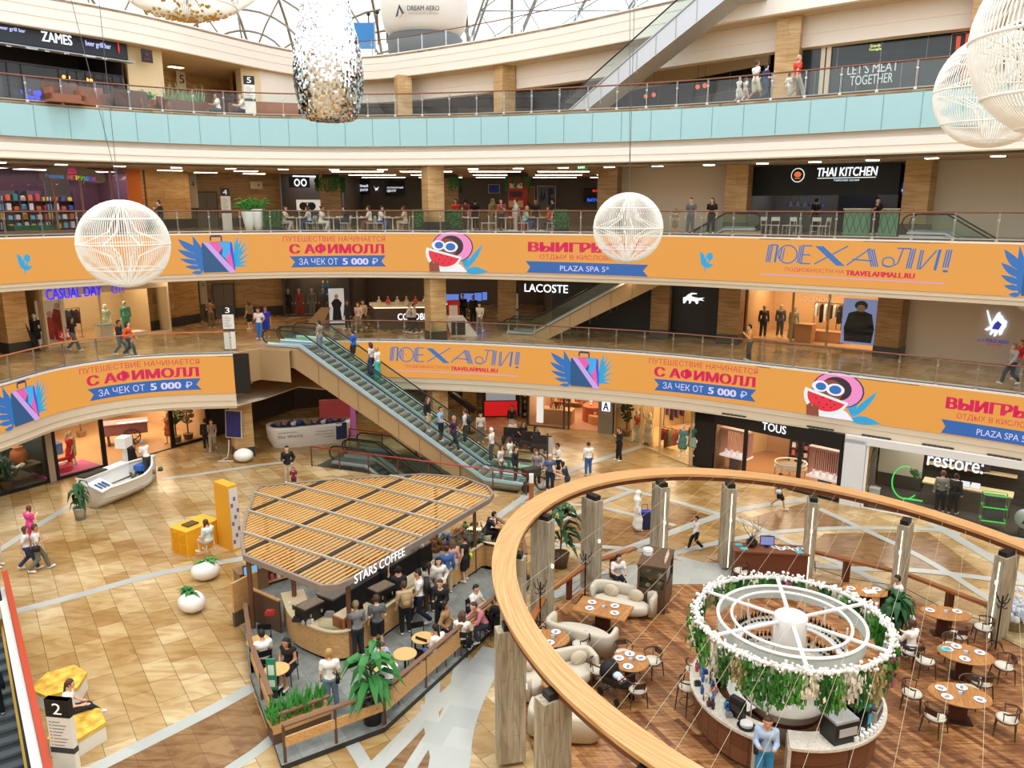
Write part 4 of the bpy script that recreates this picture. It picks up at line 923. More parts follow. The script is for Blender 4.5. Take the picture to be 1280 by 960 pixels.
def botmesh(po, kind):
 J, seat = POSES[po]; g = .02; pz = J['pel']; S = [((-.05, pz[1], pz[2]), (.05, pz[1], pz[2]), .118 + g, .118 + g)]; t = {'pants': 1, 'shorts': .82, 'skirt': .7, 'long_skirt': 1}.get(kind, 1)
 for k in '01':
  a, b, c = J['hp' + k], J['kn' + k], J['an' + k]
  if kind == 'pants': S += [(a, b, .09 + g, .062 + g), (b, mid(b, c, .93), .062 + g, .05 + g)]
  elif kind == 'shorts': S += [(a, mid(a, b, .85), .092 + g, .085 + g)]
  elif kind == 'skirt': S += [(a, mid(a, b, .8), .1 + g, .12 + g)]
  else: S += [(a, b, .1 + g, .13 + g), (b, mid(b, c, .8), .13 + g, .15 + g)]
 zt = pz[2] + .09
 return blob(S, .09 if 'skirt' in kind else .03, .024, lambda X, Y, Z, D: np.maximum(D, Z - zt))
def hairmesh(po, kind):
 hd = POSES[po][0]['hd']; h = lambda x, y, z: (hd[0] + x, hd[1] + y, hd[2] + z)
 S = [(h(0, -.012, .03), h(0, -.012, .055), .103, .102)]
 if kind == 'long': S += [(h(-.05, -.06, .02), h(-.06, -.08, -.22), .07, .05), (h(.05, -.06, .02), h(.06, -.08, -.22), .07, .05)]
 if kind == 'bob': S += [(h(-.06, -.03, .0), h(-.07, -.03, -.1), .055, .04), (h(.06, -.03, .0), h(.07, -.03, -.1), .055, .04)]
 if kind == 'bun': S += [(h(0, -.1, .08), h(0, -.12, .1), .045, .045)]
 if kind == 'tail': S += [(h(0, -.1, .04), h(0, -.16, -.2), .04, .025)]
 if kind == 'hood': S = [(h(0, -.01, .02), h(0, -.01, .05), .118, .115), (h(0, -.02, -.05), h(0, -.03, -.22), .12, .19)]
 fz = hd[2] + (.055 if kind != 'hood' else .06); fy = hd[1] + .045
 cut = lambda X, Y, Z, D: np.maximum(D, -np.maximum(np.maximum(Z - fz, fy - Y), -1)) if kind != 'short' else np.maximum(D, np.minimum(1, -np.maximum(np.maximum(Z - fz, hd[1] + .0 - Y), -1)))
 if kind == 'short': S = [(h(0, -.012, .04), h(0, -.01, .055), .103, .102), (h(0, -.045, .0), h(0, -.045, .02), .08, .08)]
 return blob(S, .02, .017, cut, .03)
def shoemesh(po):
 J = POSES[po][0]; S = []
 for k in '01': a, t = J['an' + k], J['to' + k]; S += [((a[0], a[1] - .02, a[2] - .035), (t[0], t[1], t[2] - .0), .05, .043), (a, (a[0], a[1], a[2] - .03), .046, .05)]
 return blob(S, .02, .02, lambda X, Y, Z, D: D, .04)
def eyemesh(po):
 hd = POSES[po][0]['hd']; b = MB()
 for x in (-.035, .035): b.ball((hd[0] + x, hd[1] + .085, hd[2] + .012), (.013, .01, .007), 8, 5)
 return b.V, b.F
def bagmesh(po):
 J = POSES[po][0]; b = MB(); c = J['pel']; b.box((.2, -.02, c[2] + .0), (.09, .26, .2)); s = J['sh0']
 b.tube([(.2, .0, c[2] + .1), (.1, .14, c[2] + .28), (-.1, .06, s[2] + .07), (-.08, -.12, s[2] - .1), (.18, -.06, c[2] + .1)], .012, 5); return b.V, b.F
def packmesh(po):
 J = POSES[po][0]; c = mid(J['pel'], J['ch'], .72); b = MB(); b.box((c[0], c[1] - .23, c[2]), (.29, .15, .42)); b.box((c[0], c[1] - .32, c[2] - .08), (.2, .06, .2)); return b.V, b.F
SK = ['e0b090', 'd19c78', 'c08a66', 'eabfa2']
NP = [0]
def person(loc, face, po, label, top, bot, hair=('short', '2a211c'), shoes='e8e8e6', tk='tee', bk='pants', h=1.72, group=None, bag=None, pack=None, skin=None, name='person'):
 rz = R(face); NP[0] += 1; s = h / 1.72
 r = thing(name, label, name, loc, rz, group or ('visitors of the mall' if name == 'person' else 'mannequins of the shops')); r.scale = (s, s, s)
 def add(nm, me, mat, par=None): o = bpy.data.objects.new(nm, me); COL.objects.link(o); o.parent = par or r; return recolor(o, mat)
 bd = add('body', meshof(('body', po), lambda: bodymesh(po)), M(skin or SK[NP[0] % 4], .55))
 add('hair', meshof(('hair', po, hair[0]), lambda: hairmesh(po, hair[0])), M(hair[1], .65))
 add('top', meshof(('top', po, tk), lambda: topmesh(po, tk)), M(top, .8)); add({'pants': 'trousers'}.get(bk, bk), meshof((bk, po), lambda: botmesh(po, bk)), M(bot, .8))
 add('shoes', meshof(('shoes', po), lambda: shoemesh(po)), M(shoes, .6)); add('eyes', meshof(('eyes', po), lambda: eyemesh(po)), M('20181a', .3), bd)
 if bag: add('shoulder_bag', meshof(('bag', po), lambda: bagmesh(po)), M(bag, .6))
 if pack: add('backpack', meshof(('pack', po), lambda: packmesh(po)), M(pack, .7))
 return r
# shops
def bay(f, s0, s1, depth, z0, z1, wm, fm, lamp=LAMPW, what='shop', nl=2, d0=.1, sides=True):
 for q in ((s0, s1, depth, depth + .1),) + (((s0 - .08, s0, d0, depth), (s1, s1 + .08, d0, depth)) if sides else ()): b = MB(); b.fb(f, *q, z0, z1); struct('wall_shop', b, wm)
 b = MB(); b.fb(f, s0, s1, d0, depth, z0 - .05, z0 + .03); struct('floor', b, fm)
 for i in range(nl):
  a = s0 + (s1 - s0) * (i + .5) / nl; p = f.pt(a, depth * .45, z1 - .06)
  t = thing('ceiling_light', 'glowing ceiling panel inside ' + what, 'ceiling light', p, f.a, 'ceiling panels inside ' + what)
  MB().box((0, 0, .02), (min(2.4, (s1 - s0) / nl * .7) + .1, depth * .5 + .1, .05)).build('frame', WHITE, t); MB().box((0, 0, -.015), (min(2.4, (s1 - s0) / nl * .7), depth * .5, .02)).build('lamp', lamp, t)
WN = [0]
def front(f, s0, s1, z0, z1, posts, fm, head=.0, hm=None, sill=.12, glass=True, pw=.1):
 WN[0] += 1
 if glass: b = MB(); b.add([f.pt(s0, 0, z0), f.pt(s1, 0, z0), f.pt(s1, 0, z1), f.pt(s0, 0, z1)], [(0, 1, 2, 3)]); struct('window_%d' % (WN[0] + 1), b, SHOPGLASS)
 b = MB(); b.fb(f, s0, s1, -.04, .06, z0, z0 + sill)
 for p in posts: b.fb(f, p - pw / 2, p + pw / 2, -.05, .06, z0, z1)
 struct('trim_8', b, fm)
 if head: b = MB(); b.fb(f, s0, s1, -.06, .06, z1 - head, z1); struct('trim_9', b, hm or fm)
def sign(f, name, label, rows, back=None, cat='sign', d=-.06):
 pts = []; t = None
 x, y = (rows[0][1] + rows[0][2]) / 2, (rows[0][3] + rows[0][4]) / 2; a, z = f.px(x, y, d); o = f.pt(a, d, z)
 t = thing(name, label, cat, o)
 if back:
  s0, s1 = f.px(back[0], y, d)[0], f.px(back[1], y, d)[0]; xm = (back[0] + back[1]) / 2; z1, z0 = f.px(xm, back[2], d)[1], f.px(xm, back[3], d)[1]
  b = MB(); b.fb(f, s0, s1, d, d + .05, z0, z1); b.V = [(v[0] - o[0], v[1] - o[1], v[2] - o[2]) for v in b.V]; b.build('board', back[4], t)
 for r in rows:
  tx, x0, x1, yt, yb, mat = r[:6]; bold = r[6] if len(r) > 6 else .02; ital = r[7] if len(r) > 7 else 0
  ym = (yt + yb) / 2; xm = (x0 + x1) / 2; s0, s1 = f.px(x0, ym, d)[0], f.px(x1, ym, d)[0]; z1, z0 = f.px(xm, yt, d)[1], f.px(xm, yb, d)[1]
  b = MB()
  if isinstance(tx, str): text(b, tx, lambda u, v, q: (lambda p: (p[0] - o[0], p[1] - o[1], p[2] - o[2]))(f.pt(u, d - .03, v)), s0, s1, z0, z1, bold, ital)
  else:
   for poly in tx: b.tri(poly, lambda u, v, q: (lambda p: (p[0] - o[0], p[1] - o[1], p[2] - o[2]))(f.pt(s0 + u * (s1 - s0), d - .03 - (r[8] if len(r) > 8 else 0), z0 + v * (z1 - z0))))
  b.build('lettering' if isinstance(tx, str) else 'emblem', mat, t)
 return t
def local(f, a, d, z): return f.pt(a, d, z), f.a
def garment_rack(loc, rz, cols, label, w=1.6, h=1.5):
 t = thing('clothes_rack', label, 'clothes rack', loc, rz)
 for x in (-w / 2, w / 2): MB().cyl((x, 0, 0), (x, 0, h), .02).box((x, 0, .02), (.06, .5, .04)).build('upright', DARK, t)
 MB().cyl((-w / 2, 0, h), (w / 2, 0, h), .02).build('rail', DARK, t)
 n = len(cols)
 for i, c in enumerate(cols):
  x = -w / 2 + w * (i + .5) / n; L = .75 + .12 * ((i * 7) % 4); b = MB()
  b.tube([(x, 0, h), (x, 0, h - .08)], .006, 4); b.add([(x - .03, -.06, h - .07), (x - .03, .06, h - .07), (x - .05, .23, h - .16), (x - .05, .2, h - L), (x - .05, -.2, h - L), (x - .05, -.23, h - .16), (x + .03, -.06, h - .07), (x + .03, .06, h - .07), (x + .05, .23, h - .16), (x + .05, .2, h - L), (x + .05, -.2, h - L), (x + .05, -.23, h - .16)], [(0, 1, 2, 3, 4, 5), (11, 10, 9, 8, 7, 6)] + [(k, k + 6, (k + 1) % 6 + 6, (k + 1) % 6) for k in range(6)])
  o = b.build('hanging_garment', M(c, .85)); o.location = loc; o.rotation_euler = (0, 0, rz); tag(o, 'garment on the ' + label.split(',')[0], 'clothes', 'garments on the ' + label.split(',')[0])
def dummy(loc, face, label, top, bot, po='stand', tk='tee', bk='pants', skin='efece6'): return person(loc, face, po, label, top, bot, ('short', skin), skin, tk, bk, 1.76, None, None, None, skin, 'mannequin')
def table(loc, rz, label, sz, mt, ml, name='display_table', cat='table'):
 t = thing(name, label, cat, loc, rz); MB().box((0, 0, sz[2] - .03), (sz[0], sz[1], .06)).build('table_top', mt, t)
 for x in (-1, 1):
  for y in (-1, 1): MB().box((x * (sz[0] / 2 - .06), y * (sz[1] / 2 - .06), (sz[2] - .06) / 2), (.06, .06, sz[2] - .06)).build('leg', ml, t)
 return t
def plinth(loc, rz, label, sz, mat, top=None, name='display_plinth', cat='plinth'):
 t = thing(name, label, cat, loc, rz); MB().box((0, 0, sz[2] / 2), sz).build('body', mat, t); MB().box((0, 0, sz[2] + .015), (sz[0] + .05, sz[1] + .05, .03)).build('top', top or mat, t); return t
def shelf(loc, rz, label, w, h, dp, n, mat, cols, per=5, name='shelf_unit', goods='boxed item'):
 t = thing(name, label, 'shelf', loc, rz)
 MB().bx(-w / 2, w / 2, dp - .03, dp, 0, h).build('back_panel', mat, t)
 for x in (-w / 2, w / 2): MB().bx(x - .02, x + .02, 0, dp, 0, h).build('side_panel', mat, t)
 for i in range(n):
  z = .1 + (h - .15) * i / n; MB().bx(-w / 2, w / 2, 0, dp, z, z + .03).build('shelf_board', mat, t)
  for k in range(per):
   x = -w / 2 + w * (k + .5) / per; hh = (h / n) * (.35 + .3 * ((k * 5 + i * 3) % 4) / 3); c, s = cos(rz), sin(rz); o = MB().box((0, 0, hh / 2), (w / per * .55, dp * .55, hh)).box((0, 0, hh + .01), (w / per * .4, dp * .4, .02)).build('shop_item', M(cols[(i + k) % len(cols)], .5))
   o.location = (loc[0] + x * c - dp * .45 * s, loc[1] + x * s + dp * .45 * c, loc[2] + z + .03); o.rotation_euler = (0, 0, rz); tag(o, 'small ' + goods + ' standing on the ' + label.split(',')[0], 'goods', 'goods on the ' + label.split(',')[0])
 return t
def poster(f, label, x0, x1, yt, yb, mat, art=None, d=-.08, name='poster', frame=WHITE):
 t = sign(f, name, label, [([[(0, 0), (1, 0), (1, 1), (0, 1)]], x0, x1, yt, yb, mat)] + (art or []), (x0 - .6, x1 + .6, yt - .6, yb + .6, frame), 'poster', d); return t
SF = M('c9a777', .35); WARM = M('d9ab74', .7); WARM2 = M('c08a58', .7); DKSHOP = M('3a3230', .7)
# ---- third level left: clothes shop with blue sign
f = FC3; L = f.L
bay(f, .1, L - .1, 5, Z3, 9.4, M('c9b28e', .7), M('a8855a', .4), M('ffe2b8', emit=7.), 'the blue-signed clothes shop', 3)
front(f, .1, L - .1, Z3, 9.35, [.1, f.S(78, 400), f.S(127, 400), L - .12], M('cdbfa6', .5), .75, M('d8ccb8', .6))
sign(f, 'shop_sign', 'glowing blue clothes shop sign, two bold words, above the third level shop window', [('CASUAL DAY', 57, 127, 359, 372, E_('2a20e8', 1.3), .05), ('CITY', 139, 156, 356, 366, E_('2a20e8', 1.3), .02)])
poster(f, 'tall pale poster of two people in red clothes in the blue-signed shop window', 47, 82, 375, 428, M('e9e2da', .6), [([[(.55, .05), (.9, .02), (.95, .3), (.8, .75), (.6, .8), (.45, .5)]], 47, 82, 375, 428, M('8f1f1c', .8), 0, 0, .01), ([[(.25, .1), (.5, .05), (.55, .5), (.45, .62), (.3, .6)]], 47, 82, 375, 428, M('b8302a', .8), 0, 0, .02), ([arc(.72, .86, .1, .07), arc(.42, .68, .1, .07)], 47, 82, 375, 428, M('c99a7c', .8), 0, 0, .03)], .5)
sign(f, 'sale_sign', 'red square sale sign with minus fifty percent in the blue-signed shop window', [('-50%', 74.5, 86.5, 416, 422, M('f4f0ee', .5, 0, .3), .03)], (73, 88, 413, 425, M('c2161c', .6, 0, .3)), 'sign', .3)
dummy(f.pt(f.S(54, 430), .6, Z3), 180 + 30, 'mannequin in black jacket and shorts in front of the red-clothes poster', '17171b', '1c1c20', tk='jacket', bk='shorts')
dummy(f.pt(f.S(168, 405), .8, Z3 + .15), 200, 'mannequin in mint green suit on a low white step', '5fb89a', '4fae90', tk='long')
dummy(f.pt(f.S(153, 405), 1.6, Z3), 190, 'mannequin in pale green shirt behind the mint green one', 'b9cdb4', 'd8d2c2')
plinth(f.pt(f.S(171, 405), .8, Z3), f.a, 'low white step under the mint green mannequin', (1.6, .9, .14), WHITE)
garment_rack(f.pt(f.S(104, 415), 2.2, Z3), f.a, ['1d1d20', '6b2b33', '222226', '7a2f38', '1a1a1d', '38383c', '202023', '5a2a30'], 'clothes rack of dark garments, in the blue-signed shop', 2.2, 1.7)
plinth(f.pt(f.S(138, 410), .7, Z3), f.a, 'pale plinth with green basket in the blue-signed shop window', (.7, .6, .8), M('e4dccc', .6), M('3f9a86', .6))
t = thing('wet_floor_sign', 'narrow black folded stand at the left of the blue-signed shop', 'stand', f.pt(f.S(41, 427), -.3, Z3), f.a); MB().prism([(-.35, 0), (.1, 0), (-.25, .1)], 0, .02).build('base', DARK, t); b = MB(); b.add([(-.4, 0, 1.5), (-.35, .05, 1.5), (-.05, 0, 0), (.25, .05, 0), (-.05, .15, 0), (.2, .2, 0)], [(0, 2, 3, 1), (0, 4, 5, 1), (0, 2, 4), (1, 3, 5)]); b.build('panel', BLACK, t)
# ---- third and fourth level lift lobbies
for zf, num, xs, ys in ((Z3, '3', (347, 357), (345, 350)), (Z4, '4', (236, 246), (224, 234))):
 lf = Fr((-21.7, 51.6), (-15.6, 54.3))
 for k, xx in enumerate((227, 262) if zf == Z4 else (235, 274)):
  s = lf.S(xx, 300); t = thing('lift_door', ('left' if k == 0 else 'right') + ' dark lift door in the stone lobby of the %s level' % ('third' if num == '3' else 'fourth'), 'door', lf.pt(s, -.06, zf), lf.a)
  for x in (-.3, .3): MB().box((x, 0, 1.1), (.58, .06, 2.2)).build('door_leaf', M('5a544c', .3, .5), t)
  MB().bx(-.68, -.6, -.05, .05, 0, 2.3).bx(.6, .68, -.05, .05, 0, 2.3).bx(-.68, .68, -.05, .05, 2.2, 2.3).build('door_frame', M('3c3834', .4, .4), t)
  t = thing('wall_plaque', ('left' if k == 0 else 'right') + ' small framed notice between the lift doors of the %s level' % ('third' if num == '3' else 'fourth'), 'notice', lf.pt(lf.S((233, 252)[k] if zf == Z4 else (246, 263)[k], 300), -.05, zf + 1.6), lf.a); MB().box((0, 0, 0), (.42, .04, .42)).build('frame', DARK, t); MB().box((0, -.025, 0), (.34, .01, .34)).build('sheet', M('8f8672', .6), t)
lf = Fr((-21.7, 51.6), (-15.6, 54.3)); ls = Fr((-25.8, 54.5), (-21.0, 62))
sign(lf, 'floor_number_sign', 'grey hanging floor sign with black 4 on the lobby wall', [('4', 239, 243, 226, 234, BLACK, .01)], (236, 246, 214, 260, M('b9b5ac', .6)), 'sign', -.5)
sign(lf, 'floor_number_sign', 'grey floor sign high on the third level lobby wall, cut by the fascia', [('3', 252, 255, 354, 358, BLACK, .01)], (249, 258, 350, 380, M('a9a294', .6)), 'sign', -.3)
sign(ls, 'floor_number_sign', 'white floor sign with black 5 on the fifth level lobby wall', [('5', 224, 230, 94, 104, BLACK, .01)], (221, 232, 83, 112, M('f0ebe0', .6)), 'sign', -.5)
sign(lf, 'wall_box', 'pale framed box on the stone wall right of the lobby pylon', [('B', 322, 325, 230, 233, DARK)], (313, 328, 227, 236, M('c9c2b2', .6)), 'sign', -.1)
def pylon(loc, face, label, num, h=2.1, w=.5):
 t = thing('directory_pylon', label, 'pylon', loc, R(face)); b = MB(); b.box((0, 0, h / 2), (w, .14, h)); b.build('slab', M('e6e5e0', .5), t); np_ = MB().box((0, .0, h - .22), (w + .01, .15, .44)).build('number_panel', BLACK, t); MB().box((0, .0, h * .45), (w + .01, .15, .14)).build('middle_band', M('3a3a3c', .5), t)
 b = MB(); text(b, num, lambda x, z, o: (x, -.078 - o * .1, z), -.11, .11, h - .36, h - .08, .0); b.build('lettering', M('f6f6f2', .5, 0, .3), np_)
 b = MB()
 for i in range(9):
  z = h - .58 - i * .085
  if abs(z - h * .45) > .09: b.bx(-w * .3, w * (.05 + .25 * ((i * 3) % 4) / 3), -.0745, -.072, z, z + .025); b.bx(-w * .42, -w * .35, -.0745, -.072, z, z + .03)
 b.build('print', M('8a8a88', .6), t)
 MB().box((0, 0, .02), (w + .1, .3, .04)).build('foot', DARK, t)
q = AT(286, 300, 45.2); pylon((q[0], q[1], Z4), 12, 'directory pylon with white 4 on black top in the fourth level lobby', '4', 2.35, .5)
q = AT(279, 440, 39.6); pylon((q[0] + .1, 40.4, Z3), 12, 'directory pylon with white 3 on black top beside the escalator landing', '3', 2.3, .55)
q = AT(313, 130, 44.5); pylon((q[0], q[1], Z5), 20, 'dark directory pylon with white 5 on the fifth level', '5', 2.2, .55)
# ---- third level, dark fashion shop and coffee counter behind the escalator
f = Fr((-15.4, 52.9), (-10.9, 53.6))
bay(f, .05, f.L - .05, 4, Z3, 9.4, M('4a3a34', .7), M('8a6a48', .4), M('ffe0c0', emit=4.), 'the dark dress shop behind the escalator', 1)
front(f, .05, f.L - .05, Z3, 9.3, [.1, f.L - .1], DARK, .3)
for i, (px, c1, c2, k) in enumerate(((360, '1a1a1e', '222', 'black'), (374, 'b8443a', 'a03c34', 'coral red'), (390, '8a8884', '3a3a3c', 'grey'), (404, '6a6460', '2c2c30', 'taupe'))):
 dummy(f.pt(f.S(px, 395), .7, Z3), 185, k + ' dressed mannequin in the window of the dark dress shop', c1, c1, tk='long', bk='long_skirt' if i == 1 else 'pants', skin='d8c8b8')
for i, px in enumerate((405, 411)): dummy(f.pt(f.S(px - 2, 380) + .0, 1.6, Z3 + .5), 185, 'mannequin in blue suit, raised, at the right of the dress shop' if i else 'second mannequin in blue suit, raised, behind its twin', '3f8fd0', '3a86c4', tk='long')
t = thing('standing_banner', 'tall lit banner of a person in black on pale blue by the escalator head', 'banner', P(422, 405, Z3), R(10)); MB().box((0, 0, 1.15), (.95, .08, 2.2)).build('panel', M('d9e4f2', .5, 0, .25), t)
b = MB(); b.tri([(-.3, .25), (.3, .25), (.22, 1.0), (.33, 1.35), (.12, 1.6), (-.12, 1.6), (-.33, 1.35), (-.22, 1.0)], lambda x, y, d: (x, -.045, y)); b.build('figure', M('1b1b22', .7), t); b = MB(); b.tri(arc(0, 1.75, .12, .15), lambda x, y, d: (x, -.046, y)); b.build('figure', M('c89a80', .7), t); MB().box((0, 0, .03), (1., .4, .06)).build('foot', DARK, t)
# jewellery counter with white letters
c0 = P(463, 406, Z3); t = thing('shop_counter', 'dark island counter with glowing white lettering behind the third level balustrade', 'counter', (c0[0], c0[1], Z3))
cu = [(0, 0), (.6, -1.9), (4.6, -1.5), (4.9, .8)]
b = MB(); b.prism(cu, 0, 1.35); b.build('body', M('4a3a2c', .45), t); b = MB(); b.prism([(x * 1.02 - .03, y * 1.02) for x, y in cu], 1.35, 1.42); b.build('worktop', M('d8c8a8', .5), t)
b = MB(); b.prism([(x * 1.01, y * 1.01) for x, y in cu], 1.28, 1.33); b.build('light_line', M('ffe8b8', emit=2.5), t)
b = MB(); text(b, 'COKOBERRY', lambda x, z, o: (x, -1.93 + (x - .6) * .1, z), 2.0, 4.6, .55, .95, .03); b.build('lettering', M('f4f4ff', emit=1.6), t)
for i in range(7): o = MB().lathe([(.12, 0), (.14, .25), (.05, .3), (.05, .5)], 10).build('glass_jar', M(['e0c8a0', 'c0524a', 'd8d0c4'][i % 3], .3)); o.location = (c0[0] + .8 + i * .55, c0[1] - 1.2 + .06 * i, Z3 + 1.42); tag(o, 'small jar on the dark island counter with white lettering', 'jar', 'jars on the dark island counter')
t = thing('vending_machine', 'red vending kiosk just right of the central stone column on the third level', 'kiosk', P(567, 413, Z3), .1); MB().box((0, 0, .9), (.7, .6, 1.8)).build('cabinet', M('c01c20', .4), t); MB().box((0, -.31, 1.1), (.5, .02, .9)).build('front_panel', M('e8e0dc', .4), t)
t = thing('information_desk', 'black and white slanted desk beside the central column of the third level', 'desk', P(577, 419, Z3), .1); b = MB(); b.add([(-.6, -.5, 0), (.9, -.5, 0), (.9, .5, 0), (-.6, .5, 0), (-.9, -.5, 1.1), (.1, -.5, 1.1), (.1, .5, 1.1), (-.9, .5, 1.1)], [(0, 1, 5, 4), (1, 2, 6, 5), (2, 3, 7, 6), (3, 0, 4, 7), (4, 5, 6, 7)]); b.build('body', M('e4ddd2', .5), t); MB().box((-.2, -.52, .5), (.8, .03, .8)).build('front_panel', BLACK, t)
for i, px in enumerate((565, 584, 594, 601)):
 t = thing('wall_screen', 'small lit blue screen in the electronics corner, %s from the column' % ['first', 'second', 'third', 'fourth'][i], 'screen', AT(px, 373 - i, 50 + i * 1.2), .1); MB().box((0, 0, 0), (.95, .06, .62)).build('bezel', BLACK, t); MB().box((0, -.035, 0), (.86, .01, .54)).build('display', M('5a78c8', emit=1.1), t); MB().box((0, 0, -.62 + (.0)), (.06, .05, .7)).build('stand', DARK, t)
t = thing('leaning_board', 'long tan seat cover leaning over the landing near the banner', 'bench', P(398, 408, Z3), .5); b = MB(); b.add([(-.9, 0, 0), (.2, 0, 0), (.9, .2, 1.1), (.3, .2, 1.15)], [(0, 1, 2, 3)]); b.add([(-.9, .12, 0), (.2, .12, 0), (.9, .32, 1.1), (.3, .32, 1.15)], [(0, 3, 2, 1)]); b.build('board', M('a88660', .7), t)
q = P(643, 411, Z3); pylon(q, -4, 'dark slim directory pylon left of the black third level shop front', 'i', 2.6, .45)
# ---- third level right: black facade, warm fashion shop, grey wall
f = FK3; b = MB(); b.fb(f, 0, f.L, 0, .2, Z3, 9.42); struct('wall_right', b, brickmat('black_slats', '17171a', '121215', '08080a', 6, .35, (pi / 2, 0, 0), .01, .45))
sign(f, 'shop_sign', 'white illuminated word on the black third level shop front', [('LACOSTE', 656, 710, 355.5, 365.5, E_('f4f6fa', 1.5), .03)])
CROC = [[(.0, .55), (.12, .62), (.2, .8), (.38, 1.), (.62, .98), (.64, .9), (.42, .86), (.36, .7), (.5, .62), (.7, .55), (1., .6), (.86, .48), (.98, .3), (.8, .36), (.7, .3), (.72, .1), (.62, .0), (.56, .24), (.4, .3), (.36, .06), (.28, .02), (.28, .3), (.18, .34), (.1, .05), (.02, .02), (.0, .3)]]
sign(f, 'wall_emblem', 'white illuminated reptile emblem on the black third level shop front', [(CROC, 854, 881, 366, 380, E_('f4f8f6', 1.4))])
f = FO3; bay(f, .5, f.L - .3, 4.5, Z3, 9.3, WARM, M('c8a070', .35), M('ffe6c4', emit=8.), 'the warm timber fashion shop', 3)
front(f, .5, f.L - .3, Z3, 9.25, [.55, f.S(990, 400), f.S(1035, 400)], M('b08a5c', .4), .25)
sign(f, 'shop_sign', 'thin wide-spaced lettering over the warm timber fashion shop window', [('LOCENOVA', 1000, 1043, 371, 377, M('e6d8c0', .4, 0, .4), .0)])
poster(f, 'large blue backlit poster of a person in dark clothes in the timber shop window', 1053, 1096, 374, 430, M('8fa3dc', .5, 0, .45), [([[(.1, .04), (.9, .04), (.95, .35), (.85, .68), (.62, .74), (.4, .74), (.17, .68), (.06, .35)]], 1053, 1096, 374, 430, M('1d2431', .8), 0, 0, .01), ([arc(.52, .86, .19, .11)], 1053, 1096, 374, 430, M('1a1a1e', .8), 0, 0, .02), ([arc(.52, .8, .13, .08)], 1053, 1096, 374, 430, M('d8b8a4', .8), 0, 0, .03)], .1)
for i, (px, c) in enumerate(((947, '2a2a2e'), (982, '9a9a80'), (962, '4a4a50'))): dummy(f.pt(max(.9, f.S(px, 420)), .8 + .4 * i, Z3 + .1), 170, ['black dressed mannequin at the left of the timber shop', 'mannequin in long olive dress in the timber shop', 'mannequin in charcoal jacket at the timber shop entrance'][i], c, c, tk='long', bk='long_skirt' if i == 1 else 'pants', skin='c8a888')
garment_rack(f.pt(f.S(1012, 410), 3.2, Z3 + .5), f.a, ['e8e4dc', '1c1c20', 'f0ece4', '26262a', 'ded6c8', '1e1e22'], 'clothes rack of black and cream garments, in the timber shop', 1.5)
garment_rack(f.pt(f.S(1040, 410), 2.6, Z3 + .3), f.a, ['202024', '3a3430', '1c1c20', 'e6e0d6'], 'short clothes rack, beside the blue poster', 1.)
plinth(f.pt(f.S(997, 425), 1.2, Z3), f.a, 'warm wooden cabinet in the middle of the timber shop', (.9, .7, 1.0), WARM2); plinth(f.pt(f.S(1020, 425), 2.0, Z3), f.a, 'long low wooden bench table in the timber shop', (1.9, .8, .6), WARM2)
b = MB(); b.fb(f, .6, f.L - .5, 1.4, 1.5, 8.6, 8.9); struct('trim_1', b, M('fff0d8', emit=2.))
f = FP3; wall('wall_right', f, 0, f.L, Z3, 9.42, M('c9c0b4', .8));
POLO = [[(.3, .45), (.1, .98), (.16, 1.), (.4, .52)], [(.38, .55), (.55, .9), (.66, .97), (.7, .86), (.78, .82), (.86, .7), (1., .62), (.98, .4), (.9, .3), (.86, .12), (.74, .06), (.72, .2), (.6, .02), (.52, .0), (.54, .2), (.4, .04), (.34, .08), (.4, .26), (.2, .2), (.12, .26), (.3, .38)]]
sign(f, 'wall_emblem', 'blue and white illuminated rider emblem with lettering on the grey third level wall', [(POLO, 1228, 1259, 388, 421, E_('e8ecff', 1.2)), ([[(.42, .3), (.7, .28), (.8, .5), (.62, .62), (.5, .5)]], 1228, 1259, 388, 421, E_('2430a0', 1.), 0, 0, .02), ('U.S. POLO ASSN.', 1222, 1262, 424, 428, E_('2a2f9a', 1.), .03), ('SINCE 1890', 1233, 1252, 430, 432, E_('b03038', .9), .02)])
# ---- fourth level left: toy shop
f = Fr((-26.2, 39.6), (-21.2, 47.2)); L = f.L
bay(f, .1, L - .1, 5, Z4, 15.25, M('6a4450', .7), M('7a5a48', .4), M('f2e6ff', emit=5.), 'the toy shop', 3)
front(f, .1, L - 1.0, Z4, 15.2, [.1, f.S(70, 260), f.S(104, 260), f.S(142, 260)], M('a07a70', .5), .12)
wall('wall_left', f, L - 1.2, L - .4, Z4, 15.25, M('d9762e', .6), -.05)
CLOUD = [(0, .25), (.0, .55), (.1, .68), (.15, .9), (.35, 1.), (.6, 1.), (.8, .85), (.9, .7), (1., .55), (1., .2), (.9, .1), (.5, .25), (.1, .15)]
sign(f, 'shop_sign', 'cloud-shaped toy shop sign with letters in rainbow colours', [([CLOUD], 48, 131, 208, 231, M('8f8a88', .6)), ('Город', 57, 79, 218, 223.5, E_('2f8ef0', 1.2), .04), ([[(.0, 0), (1, 0), (1, .6), (.5, 1), (0, .6)]], 84, 95, 209, 217, E_('d03a70', .8))] + [(ch, 84 + i * 5.2, 88.4 + i * 5.2, 219 + .4 * i, 224 + .4 * i, E_(c, 1.1), .05) for i, (ch, c) in enumerate(zip('ИГРУШЕК', ('e04a9a', 'f0602a', 'f2c22a', '6ac23a', '2fb0c8', '4a5ae0', 'c040b0')))])
